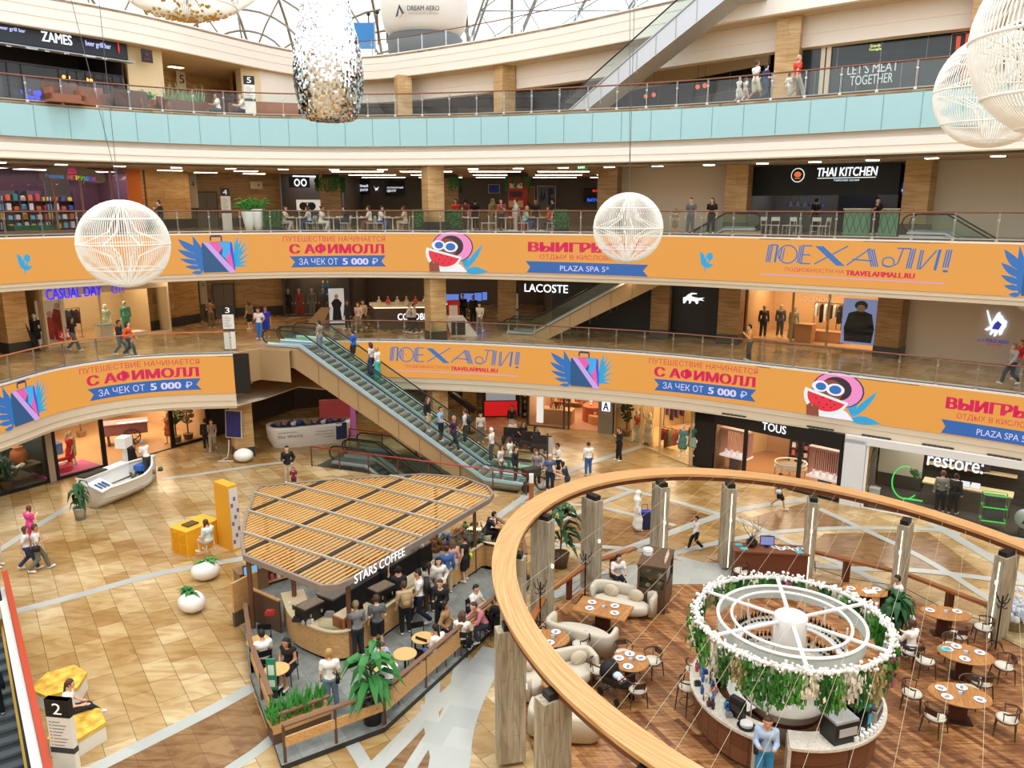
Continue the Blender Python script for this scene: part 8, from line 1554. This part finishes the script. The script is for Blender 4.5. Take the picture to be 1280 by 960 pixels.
# white counter boat with lettering beside the poster column
q = P(378, 560); t = thing('boat_counter', 'white rounded information counter heaped with soft toys, beside the stone poster column', 'counter', (q[0], q[1] + 1.0, 0), R(14)); pr = spline([(-2.1, .3), (-2.0, -.6), (-1.3, -1.0), (0, -.9), (1.4, -.75), (2.3, -.4), (2.3, .6), (.5, .9), (-1.4, .9)], 6, True)
b = MB(); b.sweep(pr[::-1], [(-.25, .0), (-.03, .5), (.03, 1.1), (.03, 1.2), (-.2, 1.2)], False, True); b.build('hull', M('e9e7e2', .4), t, True); b = MB(); b.prism(pr, 1.0, 1.03); b.build('inner_tray', M('3a4a7a', .6), t)
ff = lambda u, v, o: (u, -1.02 + .07 * (u + 1) ** 1 * .9 - .06, v)
for tx, a, e, z0, z1 in (('Sky World', -1.5, -.2, .62, .82), ('развивающие игрушки', -1.5, -.5, .92, 1.0), ('Подводный мир', .55, 1.5, .85, .95), ('морские животные', .5, 1.5, .68, .76), ('и подарки', .9, 1.5, .52, .6)): b = MB(); text(b, tx, ff, a, e, z0, z1, .01); b.build('lettering', M('3a3c44', .6), t)
MB().box((1.95, -.62, .75), (.62, .06, .95), .25).build('blue_panel', M('22305c', .5), t)
for i in range(12): o = MB().ball((0, 0, .12), (.16, .14, .13), 10, 6).ball((.1, -.05, .24), .08, 8, 6).ball((.16, -.1, .24), .03, 6, 4).build('soft_toy', M(['8a7460', 'c88a80', '6a6470', 'e4e0d8', '4a5a8a', 'a89078'][i % 6], .9)); o.location = (q[0] - 1.5 + .27 * i, q[1] + .75 + .22 * (i % 3) + .06 * i, 1.03); tag(o, 'small soft toy heaped on the white rounded counter', 'soft toy', 'soft toys on the white counter')
q = P(423, 545); t = thing('pink_stand', 'tall pink and violet lit stand behind the white rounded counter', 'stand', (q[0], q[1], 0), .2); MB().box((0, 0, 1.1), (2.0, .4, 2.2)).build('body', M('b8484a', .5, 0, .12), t); MB().box((.9, -.22, 1.1), (.3, .05, 2.1)).build('violet_edge', M('b060a0', .5, 0, .3), t)
# egg planters and egg seat
def egg(px, py, w, rz, label, plant, seed):
 q = P(px, py); t = thing('egg_planter' if plant else 'egg_pouf', label, 'planter' if plant else 'pouf', (q[0], q[1], 0), R(rz)); MB().ball((0, 0, w * .36), (w * .5, w * .42, w * .36), 28, 16).build('shell', M('f3f3f0', .35), t, True)
 if plant:
  b = MB(); rr = random.Random(seed)
  for k in range(46): a = rr.uniform(0, 6.28); l = rr.uniform(.2, .62); e = Vector((cos(a) * l + .15, sin(a) * l * .5, w * .62 + rr.uniform(-.12, .3) - l * .25)); o = Vector((.1, 0, w * .62)); s = Vector((-sin(a), cos(a), 0)) * .07; m = (o + e) / 2 + Vector((0, 0, .12)); b.add([o, m + s, e, m - s], [(0, 1, 2, 3)])
  b.build('foliage', LEAF2 if seed == 1 else LEAF, t)
egg(258, 724, 1.0, 20, 'white egg planter with long fern leaves, nearer the yellow stand', True, 1); egg(241, 764, .98, 150, 'white egg planter with leaves spilling over its left side, nearer the visitor', True, 2); egg(305, 577, 1.0, 5, 'plain white egg-shaped seat at the foot of the poster column', False, 3)
t = thing('advert_pillar', 'tall yellow advertising pillar with pale printed side', 'pillar', P(288, 684), R(-38)); MB().box((0, 0, 1.35), (1.0, .4, 2.7)).build('body', M('e8a92e', .5), t); MB().box((.505, 0, 1.35), (.01, .36, 2.5)).build('printed_side', M('e4dcd8', .6), t); b = MB(); [b.box((.512, -.1 + .12 * (i % 3), .4 + .25 * i), (.006, .1, .16)) for i in range(8)]; b.build('print', M('7a6a9a', .6), t)
t = thing('promo_desk', 'yellow suitcase-shaped promotion desk on the open floor', 'desk', P(238, 688), R(-30)); MB().box((0, .3, .5), (.95, 1.5, 1.0)).build('body', M('efae1e', .45), t); b = MB(); [b.box((x, -.47, z), (.3, .05, .34)) for x in (-.22, .22) for z in (.28, .72)]; b.build('relief', M('d99a14', .5), t); MB().box((0, .3, 1.02), (1.0, 1.55, .05)).build('worktop', M('f2b93a', .4), t); MB().box((0, .1, 1.08), (.4, .5, .06)).build('brochures', M('5a4a2a', .6), t); [MB().cyl((x, -.2, .05), (x + .06, -.2, .05), .06).build('wheel', BLACK, t) for x in (-.4, .34)]
t = thing('bar_stool', 'white high stool of the promoter at the yellow desk', 'bar stool', P(260, 688), R(60)); MB().lathe([(.2, .72), (.22, .75), (.2, .79)], 18).build('seat', WHITE, t); [MB().cyl((x * 1.3, y * 1.3, 0), (x, y, .72), .016).build('leg', WHITE, t) for x in (-.15, .15) for y in (-.15, .15)]; MB().tube([(.2 * cos(R(a)), .2 * sin(R(a)), 1.0) for a in range(-180, 1, 20)], .03, 6).build('back_rail', M('d8e6e2', .5), t)
for i, (px, py) in enumerate(((76, 852), (96, 905))):
 q = P(px, py, .45); pts = [(.72 * cos(R(60 * k + 20)) * (1 if k % 2 else .85), .72 * sin(R(60 * k + 20))) for k in range(6)]; t = thing('faceted_bench', ['faceted bench block with mottled yellow top, farther one', 'faceted bench block with mottled yellow top, the one with the seated girl'][i], 'bench', (q[0], q[1], 0), .2 + .5 * i); MB().prism(pts, 0, .4).build('base', M('e6e4de', .6), t)
 nt = NT('yellow_felt'); nz = nt.n('ShaderNodeTexNoise'); nz.inputs['Scale'].default_value = 5; nz.inputs['Detail'].default_value = 6; MB().prism([(x * 1.03, y * 1.03) for x, y in pts], .4, .5).build('seat_pad', nt.done(nt.ramp(nz.outputs[0], [(.35, 'b98a2a'), (.65, 'f2c452')]), .8), t)
pylon(P(88, 985), -8, 'directory pylon with white 2 on black top at the bottom left', '2', 2.35, .58)
# luggage, cart and prams among the visitors
t = thing('suitcase', 'navy trolley suitcase beside the person in white robes', 'suitcase', P(806, 661), R(10)); MB().box((0, 0, .42), (.5, .3, .7)).build('case', M('1c2450', .5), t); MB().box((0, 0, .79), (.48, .28, .04)).build('top_edge', M('2a44c0', .5), t); MB().tube([(-.12, .1, .78), (-.12, .1, 1.05), (.12, .1, 1.05), (.12, .1, .78)], .012, 5).build('handle', DARK, t); [MB().cyl((x, y, .04), (x + .03, y, .04), .04).build('wheel', BLACK, t) for x in (-.2, .18) for y in (-.1, .1)]
t = thing('pedal_cart', 'dark bicycle cart with large spoked wheel at the foot of the long escalator', 'cart', P(681, 612), R(30)); b = MB(); b.tube([(.55 * cos(a * pi / 12), 0, .55 + .55 * sin(a * pi / 12)) for a in range(24)], .03, 6, True); [b.tube([(0, 0, .55), (.54 * cos(a * pi / 5), 0, .55 + .54 * sin(a * pi / 5))], .01, 4) for a in range(10)]; b.build('wheel', BLACK, t); MB().tube([(0, 0, .55), (-.7, .1, .9), (-1.0, .1, .4)], .03, 6).build('frame', DARK, t); MB().box((-.7, .1, 1.0), (.8, .5, .35)).build('basket', M('3a342e', .7), t); MB().ball((.1, .1, 1.25), .14, 10, 8).build('blue_bundle', M('3a9ad8', .6), t); MB().cyl((-1.0, 0, .2), (-1.0, .2, .2), .2).build('rear_wheel', BLACK, t)
for i, (px, py) in enumerate(((640, 556), (662, 561), (676, 566))): t = thing('lounge_bench', 'dark lounge bench behind the escalator foot, %s from the left' % ['first', 'second', 'third'][i], 'bench', P(px, py), R(-15)); MB().box((0, 0, .38), (1.1, .55, .16)).build('seat', M('2c2422', .7), t); MB().box((0, .25, .68), (1.1, .1, .5)).build('backrest', M('2c2422', .7), t); [MB().box((x, 0, .15), (.06, .5, .3)).build('leg', DARK, t) for x in (-.5, .5)]
t = thing('tall_totem', 'slim dark pole with pale pennant at the foot of the escalator', 'pole', P(684, 600)); MB().cyl((0, 0, 0), (0, 0, 2.4), .04).build('pole', M('4a3028', .5), t); MB().box((.15, 0, 1.5), (.22, .03, 1.4)).build('pennant', M('b8b4ac', .6), t)
t = thing('black_drape', 'black angled display arm rising beside the escalator near the central column', 'stand', P(583, 541), R(-20)); MB().bar((-.9, 0, 2.3), (.6, 0, 1.4), .3, .3).build('arm', BLACK, t); MB().cyl((.2, 0, 0), (.2, 0, 1.6), .05).build('pole', DARK, t); MB().box((.2, 0, .03), (.5, .5, .06)).build('foot', DARK, t)
# visitors
def pp(px, py, z, *a, **k): q = P(px, py, z); return person(q, *a, **k)
def up(px, Y, z, *a, **k): q = AT(px, 280, Y); return person((q[0], q[1], z), *a, **k)
def rider(px, b, *a, **k):
 best = min((i * .02 for i in range(20, 740)), key=lambda s: abs(PX(EP(s, b, 1 + max(0, min(Z3, (s - 2.3) * .577))))[0] - px)); i = round((best - 2.2 - .2) / .36); s = 2.2 + .36 * i + .2 if best > 2.4 else best
 return person(EP(s, b, max(0, min(Z3, (s - 2.1) * .577)) + .14), *a, **k)
DN = atan2(-.36, .933) * 180 / pi - 90 + 0; UPF = DN + 180
H = lambda k='short', c='2a211c': (k, c)
BRN, BLK, BLD, GRY, RED_ = '4a3020', '17130f', 'b08a52', '8a8884', '6a3424'
# on the long escalator
rider(402, .7, UPF, 'rail', 'person in grey top near the top of the long escalator, near lane', '8a867e', '7a8a98', H())
rider(440, 2.1, UPF, 'stand', 'person in bright blue shirt and dark shorts on the upper far lane of the escalator', '1f5fc8', '23252c', H(), bk='shorts', bag='3ab0d0')
rider(464, 2.1, UPF, 'stand', 'long-haired person in pale top and navy skirt on the far lane, beside a turquoise skirt', 'dcd6d8', '2a3a6a', H('long', BRN), bk='long_skirt'); rider(475, 2.1, UPF, 'rail', 'person in white top and turquoise long skirt on the far lane of the escalator', 'eef0ee', '3fb8ac', H('bob', BLD), bk='long_skirt')
rider(535, .7, DN, 'stand', 'long-haired person in black coat and beige skirt on the near lane of the escalator', '1a1a1e', 'b8a88a', H('long', BRN), tk='jacket', bk='skirt'); rider(552, .7, DN, 'rail', 'person in light blue shirt and black trousers on the near escalator lane', '8ab0d8', '1c1c20', H())
rider(567, .7, DN, 'walk', 'balding person in purple polo and dark trousers coming down the near lane', '4a2048', '1e1e24', H('short', 'b08a70')); rider(583, 2.1, UPF, 'stand', 'person in pale top with rucksack on the middle of the far lane', 'd8d4cc', '3a3a40', H('tail', BRN), pack='2a2a2e')
rider(611, 2.1, UPF, 'rail', 'person in white cap and white shirt on the lower far lane', 'f0efec', '5a5a60', H('short', 'e8e6e2')); rider(626, .7, DN, 'stand', 'person in pale blouse and grey trousers near the foot of the near lane', 'd8d6d8', '6a6e72', H('bob', BRN)); rider(637, 2.1, UPF, 'stand', 'long-haired person in white top and pale green trousers stepping onto the far lane', 'f0f0ee', '9ab8a8', H('long', BRN))
rider(644, .7, DN, 'stand', 'person in dark suit jacket at the foot of the escalator', '1e222c', '23252c', H(), tk='jacket')
# ground floor, around the escalator
pp(671, 606, 0, 160, 'stand', 'person in grey patterned top beside the bicycle cart', '8a8688', '2c2c30', H('bob', BRN)); pp(687, 613, 0, 185, 'bag', 'person in blue-grey shirt and navy trousers facing the visitor by the bicycle cart', '4a5f84', '1e2436', H('short', 'c8c4bc'), h=1.76)
pp(698, 598, 0, 100, 'tray', 'person with black cap, white shirt and black shorts right of the bicycle cart', 'f2f2f0', '17171a', H('short', '1a1a1c'), bk='shorts', h=1.78); pp(709, 622, 0, 80, 'reach', 'dark-haired person in navy top leaning behind the oak ring', '2a3044', '2a2e3a', H('bob', BLK))
pp(735, 594, 0, 10, 'stand', 'person seen from behind in white top and blue jeans with crossed strap', 'f0efea', '3a6aa8', H('bun', BRN), h=1.68); pp(774, 576, 0, 110, 'phone', 'person in black with a phone in front of the corner fashion shop', '16161a', '141418', H(), tk='long', bag='2a2a2c', h=1.8)
pp(640, 543, 0, 175, 'walk', 'long-haired person in black jumper and pale trousers in the passage', '17171a', 'b8b2a6', H('long', BLK), tk='long'); pp(592, 510, 0, 170, 'walk', 'person in dark clothes with bag far back in the ground floor passage', '22222a', '1c1c22', H(), tk='jacket', bag='6a5a4a')
for i, (px, py, c, lb, hr) in enumerate(((641, 553, 'e6e4de', 'person in white with light hair seated on the first lounge bench', H('short', GRY)), (655, 556, '1a1a1e', 'person in black seated on the lounge benches behind the escalator', H('bob', RED_)), (671, 562, '26262a', 'person in dark clothes lying back on the third lounge bench', H('long', BLK)))): pp(px, py, 0, 200 + 20 * i, 'sitback', lb, c, '2a2a30', hr)
pp(601, 553, 0, 190, 'stand', 'person in white with grey trousers behind the escalator rail', 'e8e6e2', '7a7a7c', H())
pp(796, 662, 0, -95, 'stand', 'person in long white robes and head cover walking with a navy suitcase', 'f2f1ec', 'eeece6', H('hood', 'f2f1ec'), tk='jacket', bk='long_skirt', h=1.68); pp(869, 687, 0, 100, 'walk', 'boy in white shirt and black trousers walking between the ring columns', 'f0f0f0', '141416', H('short', BLK), h=1.38, tk='long'); pp(972, 636, 0, -110, 'walk', 'bare-legged person in black shorts with a pale bag in front of the jewellery shop', '1c1c20', '141416', H(), bk='shorts', bag='d8dcdc', h=1.62)
f = FR2; q = f.pt(f.S(1172, 620), 1.3, .03); person(q, f.a * 57.3 + 10, 'stand', 'person in grey shirt at the counter of the electronics shop, left of two', '8f9088', '1c2430', H('short', RED_), tk='long', h=1.85); q = f.pt(f.S(1189, 620), 1.35, .03); person(q, f.a * 57.3 - 10, 'stand', 'person in black jacket at the counter of the electronics shop, right of two', '1a1a1e', '20222a', H('short', BLK), tk='jacket', h=1.8)
# left side of the floor
pp(37, 712, 0, -60, 'walk', 'person in white top and jeans walking, left of the couple', 'e6e4e2', '2c3a5a', H('bob', BRN), h=1.66); pp(50, 714, 0, -60, 'walk2', 'person in white and black shirt with black bag, right of the walking couple', 'e2e0dc', '6a6a5a', H('short', BRN), bag='141416', h=1.8); pp(41, 682, 0, -20, 'phone', 'dark-haired person in bright pink top behind the walking couple', 'e04a94', 'd8488c', H('bob', RED_), h=1.62); pp(-2, 708, 0, -90, 'stand', 'person in white cut by the left edge of the view', 'e8e4e0', 'd8d4d0', H('bob', BLD))
pp(165, 583, 0, 20, 'stand', 'person in dark skirt looking into the warm gift shop', '5a4a44', '1c1c20', H('short', BLK), bk='long_skirt'); pp(259, 562, 0, 30, 'stand', 'person in dark coat, left of two in front of the far left window', '2a2224', '221c1e', H(), tk='jacket'); pp(267, 563, 0, 190, 'walk', 'person in beige top and pale trousers in front of the far left window', 'a89888', 'b0a898', H('bob', BRN))
pp(361, 603, 0, 200, 'bag', 'person in black jacket, white shirt and beige trousers near the red rail', '17171c', 'c4b49c', H('short', BLK), tk='jacket', h=1.82); pp(368, 612, 0, 190, 'stand', 'child in dark red top next to the person in black jacket', '7a2440', '5a2a3a', H('bob', RED_), h=1.1)
person((BC[0] - .4 + 1.25 * cos(BA) + .25 * sin(BA), BC[1] + .5 + 1.25 * sin(BA) - .25 * cos(BA), .5), 60, 'reach', 'seller in white with grey hair working inside the white boat stall', 'e8e4e0', '3a3a3a', H('short', GRY)); pp(262, 692, .26, 60, 'sitphone', 'promoter in pale mint top seated on the high white stool', 'd2e6e0', 'c8a890', H('bob', BRN), bk='shorts'); q = P(88, 890, .5); person((q[0], q[1], .05), -70, 'sitcross', 'girl in white top and dark leggings seated on the faceted yellow bench', 'f0eeea', '1e2436', H('tail', BRN))
fz = lambda s: -.583 * (s - 1.2); fs = lambda s: H2B - H2U * s + H2N * .27; s = min((i * .36 + 1.38 for i in range(36)), key=lambda s: abs(PX((*fs(s)[:2], fz(s)))[1] - 893)); q = fs(s); person((q[0], q[1], fz(s) - .1), 30, 'stand', 'person in dark navy on the moving stairs at the bottom left corner', '1c2234', '1a1e2a', H(), tk='jacket')
# coffee kiosk
pp(448, 822, .15, 25, 'tray', 'person in black and white checked shirt at the rounded kiosk counter', '7a7a7c', '23262e', H('short', '8a7a5a'), tk='long', pack=None, h=1.76); pp(473, 812, .15, 20, 'stand', 'person in grey t-shirt and black shorts at the kiosk counter', '5f6468', '16161a', H('short', BRN), bk='shorts', h=1.74)
pp(415, 886, .15, 10, 'stand', 'blond person in white t-shirt and light jeans with black shoulder bag, at the planter', 'f0ede8', '7a94aa', H('bob', BLD), bag='141418', h=1.7)
def tseat(k, a, *r, **kw): q = seatat(CT[k], a, .6); return person(q, a + 90, *r, **kw)
tseat('a', 300, 'sitphone', 'dark-haired person in white seated at the left edge of the kiosk', 'f2f0ee', '26262c', H('short', BLK)); tseat('b', 75, 'sitcross', 'long-haired person in black dress with bare legs and phone at the front left table', '17151a', '17151a', H('long', BLK), tk='tank', bk='skirt')
tseat('f', 120, 'sitlean', 'bearded person in light blue shirt facing his companion by the tall plant', '9ab8d8', '2c3a5a', H('short', BRN)); tseat('f', -70, 'sitlean', 'brown-haired person in white t-shirt leaning over the table by the tall plant', 'f2f2f0', '4a6a9a', H('bob', BRN))
tseat('d', -40, 'sitphone', 'person in white top with black strap holding a phone at a front table', 'f2f2f2', '4a78b0', H('tail', BLK), bk='shorts', bag='e4e0d8'); tseat('e', -100, 'sit', 'long brown-haired girl in white blouse seen from behind at a front table', 'eeeae6', '222228', H('long', '5a4030'), tk='long'); tseat('e', 30, 'sitlean', 'person in pink shirt leaning on the table near the oak railing', 'd88a94', '3a3e4a', H('short', BRN), tk='long'); tseat('h', 150, 'sit', 'person in white t-shirt with strap seated near the ring', 'f0efec', '6a7a9a', H('short', BLK), bag='1a1a1c'); tseat('h', -60, 'sit', 'person in black seen from behind next to the ring', '17171a', '1a1a1e', H('bun', BRN)); tseat('e', 170, 'sitback', 'person in tan coat behind the long-haired girl', 'a8855a', '3a302a', H('bob', BLK), tk='long')
tseat('g', 190, 'sitlean', 'person in navy t-shirt leaning on the far right kiosk table', '1a1e36', '17181e', H('short', BLK))
for px, py, fc, po, lb, tp, bt, hr, kw in ((507, 792, 20, 'stand', 'person in beige shirt with small rucksack at the counter', 'c0a880', '1c1c20', H('short', BRN), dict(pack='a89068')), (525, 780, 100, 'walk', 'tall person in white t-shirt and navy trousers striding along the counter', 'f2f2f0', '1a2038', H('short', BLK), dict(h=1.84, pack='26262a')), (537, 766, 15, 'stand', 'person in grey top and long brown trousers in the queue', 'a8a098', '40342e', H('tail', BLK), {}), (549, 758, 190, 'bag', 'person in white blouse with black bag facing the visitor in the queue', 'f0eeea', 'd0c8bc', H('long', BLK), dict(bag='17171a', tk='long')), (552, 788, 170, 'tray', 'person in black outfit with red strap holding a pale parcel', '17171a', '141416', H('short', BRN), dict(tk='long', pack='1a1a1c')), (559, 742, 20, 'stand', 'person in denim shirt looking at the dried flowers', '3f6ca8', 'c8b89a', H('bun', BRN), dict(tk='long')), (566, 733, 30, 'stand', 'person in pale pink beside the denim shirt', 'd8a8a0', 'd8c8b8', H('long', '7a5a40'), dict(tk='long')), (582, 727, 60, 'stand', 'person in black dress with lime yellow bag at the far end of the counter', '17171a', '17171a', H('tail', BRN), dict(bk='skirt', bag='c8e82a', tk='tank')), (500, 772, 10, 'phone', 'dark-haired person in the queue behind the beige shirt', '2a2a30', '2c2c34', H('short', BLK), {}),
  (454, 752, 190, 'reach', 'barista in beige t-shirt and apron behind the counter', 'd8ccb4', '3a3632', H('short', BLK), dict(h=1.7)), (487, 735, 190, 'reach', 'barista in grey apron under the canopy edge', '7a746c', '4a4440', H('bun', BRN), dict(tk='tee')), (520, 716, 200, 'reach', 'barista in black and white striped top behind the till', 'c8c8c8', '2a2a2e', H('bob', BLK), dict(tk='long')), (478, 745, 180, 'stand', 'barista in dark blue behind the black till', '26303a', '23262c', H(), {})):
 pp(px, py, .15, fc, po, lb, tp, bt, hr, **kw)
# restaurant
pp(953, 982, ZF, 165, 'tray', 'waiter in light blue shirt and turquoise-blue trousers at the opening of the round bar', 'a9c4e4', '2f8fc4', H('short', BRN), shoes='3a3a44', tk='long', h=1.8, bag='2a2a30')
q = seatat(th, -10, 1.0); person(q, 80, 'sitphone', 'person in white t-shirt reading at the table behind the flower ring', 'f0f0ee', '1c1c24', H('short', BLK)); q = P(1137, 830, ZF); person(q, 25, 'sit', 'person in white blouse and navy trousers seated right of the flower ring', 'f2f1ee', '23283c', H('bob', BRN), tk='long'); chair(P(1138, 832, ZF), R(25), 'walnut armchair under the person in white blouse right of the flower ring')
q = P(771, 737, ZF); person(q, 190, 'sit', 'person in white and black seated at the low rail left of the pastry cabinet', 'eeecea', '17171a', H('bob', BLK))
# third level
for px, py, fc, po, lb, tp, bt, hr, kw in ((93, 439, -80, 'walk', 'long-haired person in black top and grey trousers passing the blue-signed shop', '17171a', '5a6068', H('long', BLK), {}), (152, 444, -80, 'walk2', 'person in dark jacket, behind the orange one, on the third level', '22242c', '6a7684', H('short', BLK), dict(tk='jacket')), (163, 446, -80, 'walk', 'long-haired person in bright orange top walking above the short screen', 'e8582a', '4a6070', H('long', BLK), dict(tk='long')), (313, 412, 60, 'stand', 'person in olive top and black shorts by the escalator landing', '7a7a58', '1c1c20', H('long', RED_), dict(bk='shorts', bag='d83a8a')), (325, 424, 180, 'bag', 'person in white t-shirt and blue jeans facing the escalator landing', 'f2f2f2', '3a78c0', H('short', BRN), {}), (334, 422, 185, 'stand', 'person in bright blue top and shorts beside the white t-shirt', '2a3ac8', '2a3aa8', H('bob', RED_), dict(bk='shorts')), (265, 410, 20, 'reach', 'person in brown at the counter of the third level lift lobby', '8a6a4a', '6a5640', H(), {}),
  (449, 415, 175, 'walk', 'person in pale pink top and grey trousers behind the balustrade', 'd8b8b0', '8a8478', H('bob', BRN), {}), (455, 412, 175, 'walk', 'person in beige top right beside the pale pink one', 'b8a890', '4a4844', H('short', BRN), {}), (436, 412, 150, 'stand', 'person in dark coat with pushchair behind the escalator head', '2a2a2e', '26262a', H('bob', BRN), dict(tk='jacket')), (512, 417, -85, 'walk', 'person in white shirt, left of the couple passing the white lettering', 'd8d4cc', '2c2c34', H('short', GRY), {}), (518, 417, -85, 'walk2', 'person in pale shirt and dark trousers, right of the couple passing the white lettering', 'e0dcd4', '26262e', H('short', BRN), {}), (579, 402, 170, 'stand', 'person in black facing the lit screens, left one', '1a1a1e', '17171a', H(), dict(tk='long')), (592, 404, 170, 'stand', 'person in black by the lit screens, right one', '1c1c22', '17171c', H('bun', BLK), dict(tk='long')), (600, 416, 160, 'walk', 'long-haired person in white top and grey trousers near the lit screens', 'dcdad6', '7a7a7c', H('long', BLK), {}),
  (936, 451, 80, 'phone', 'person in orange t-shirt looking at a phone by the black shop front', 'e8a04a', '4a4c50', H('short', BLK), {}), (1262, 481, 90, 'walk', 'person in grey top and dark blue trousers on the third level at the right edge', 'a8a49c', '2c3644', H('bob', '7a5a44'), dict(tk='long')), (1272, 476, 80, 'stand', 'person in red top behind the grey one at the right edge', 'b8202c', '8a8a90', H('short', BRN), dict(bag='d8d8d4'))): pp(px, py, Z3, fc, po, lb, tp, bt, hr, **kw)
# fourth level
up(202, 41.6, Z4, 120, 'phone', 'boy in dark jacket over white shirt alone on the fourth level', '1e1e24', '1a1a20', H('short', BLK), tk='jacket', h=1.6)
ST = ('first', 'second', 'third', 'fourth', 'fifth', 'sixth', 'seventh'); tpx = (371, 417, 447, 491, 590, 632, 672)
for i, j, tp, bt, hr, lb in ((0, 0, 'e6ded2', 'd0c8bc', H('short', BRN), 'white-shirted person'), (0, 1, 'b8c8d0', '2c4a78', H('long', BRN), 'person in pale blue and jeans'), (1, 0, 'eae6de', 'd8d4cc', H('bun', BRN), 'person all in white'), (1, 1, '23242c', '1e2a4a', H('short', BLK), 'person in dark clothes'), (2, 1, 'e2dcd4', '8a5a4a', H('short', BRN), 'person in patterned white shirt'), (3, 0, 'd8e0e8', '2a4a88', H('short', BLK), 'person in white shirt and blue jeans'), (3, 1, 'd8c8b0', 'c8b8a0', H('bob', RED_), 'person in beige with red hair'), (4, 0, 'b86a70', '5a3030', H('long', BLK), 'person in dusty rose'), (5, 1, '8a7a4a', '6a6040', H('long', '5a4a2a'), 'person in olive'), (6, 0, '9fd8d0', '2a4f8a', H('short', 'd8a888'), 'bald person in mint t-shirt'), (6, 1, 'e0522a', '3a4a5a', H('short', BRN), 'person in bright orange t-shirt')):
 q = AT(tpx[i], 280, 44.6); s = (-1, 1)[j]; person((q[0] + s * .7, q[1] + .1 * j, Z4), -90 if s < 0 else 90, 'sit', lb + ' seated at the %s food court table' % ST[i], tp, bt, hr)
for px, Y, fc, tp, bt, hr, lb, po in ((645, 44.3, 90, 'c8dce0', 'c0b8a8', H('short', BRN), 'person in pale blue shirt standing beside the red menu pillar', 'stand'), (582, 46, -20, '7a2a30', '4a2a2a', H('bob', BLK), 'person in dark red near the round hedge planter', 'stand'), (594, 47, 10, '1c1c22', '1a1a1e', H('short', BLK), 'tall person in black in the food court crowd', 'stand'), (616, 47, 20, '9a8a58', '8a7a50', H('hood', '8a7a50'), 'person in khaki with head cover in the food court', 'stand'), (627, 46.5, 160, 'b05a64', '3a2a30', H('long', BLK), 'person in rose top in front of the red menu pillar', 'phone'), (691, 47, 90, '22242c', '1e2024', H('short', BLK), 'person in dark clothes beside the right food court pillar', 'stand'), (570, 47, 170, 'd83a2a', '3a2a2a', H('bob', BLK), 'person in red right of the central column', 'bag'), (669, 47.5, 190, '2a2a30', '26262c', H(), 'person in black further back in the food court', 'stand'),
  (889, 40.6, 150, '1a1a1e', '2a2a2e', H('long', BLK), 'long-haired person in black at the head of the moving stairs', 'stand'), (863, 40.2, 150, '6a6e72', '6a6a6c', H('short', BRN), 'person in grey left of the person in black on the moving stairs', 'stand'), (844, 40.0, 150, '9a8a70', '8a7a60', H('bob', BRN), 'child in beige at the left end of the moving stairs', 'stand'), (1018, 42.5, 20, '17171a', '17171a', H('bun', BLK), 'person in black inside the Thai kitchen', 'stand'), (1093, 38.8, 170, '1c1c22', '1a1a1e', H('bun', BLK), 'cook in black behind the green lattice counter', 'reach')):
 up(px, Y, Z4, fc, po, lb, tp, bt, hr, h=1.2 if lb.startswith('child') else 1.72, bk='shorts' if 'moving' in lb and 'child' in lb else 'pants')
# fifth level
def f5(px, *a, **k): q = B0.at(B0.S(px, Z5)); m, n = q; return person((m[0] + n[0] * .9, m[1] + n[1] * .9, Z5), *a, **k)
f5(915, -70, 'walk', 'small child in white dress, first of the walking family on the fifth level', 'eceae6', 'eceae6', H('bob', BRN), bk='skirt', h=1.2); f5(923, -70, 'walk', 'small child in pale pink, second of the walking family', 'e8d8d8', 'd8c8c4', H('tail', BRN), h=1.15); f5(935, -75, 'walk', 'person in white shirt and pale shorts, tallest of the walking family', 'f2f2ee', 'e0dcc8', H('short', BRN), bk='shorts', h=1.82); f5(947, -75, 'walk2', 'person in navy t-shirt and jeans at the front of the walking family', '22386c', '3a4450', H('short', BLK), h=1.62)
f5(987, -75, 'walk', 'person in orange-red shirt and grey trousers on the fifth level', 'd8402c', 'a8a498', H('short', 'c89a80'), h=1.84); f5(977, -75, 'walk2', 'child in white with pale shorts behind the orange-red shirt', 'f0eeea', 'd8d4c8', H(), h=1.15, bk='shorts')
for px, Y, lb, hr in ((272, 44.8, 'person in white seated beside the wooden trough on the fifth level', H('short', BLK)), (303, 45.2, 'person in white shirt seated before the black 5 pylon', H('short', GRY))): q = AT(px, 120, Y); person((q[0], q[1], Z5), 120, 'sit', lb, 'f0efec', '3a4458', hr)
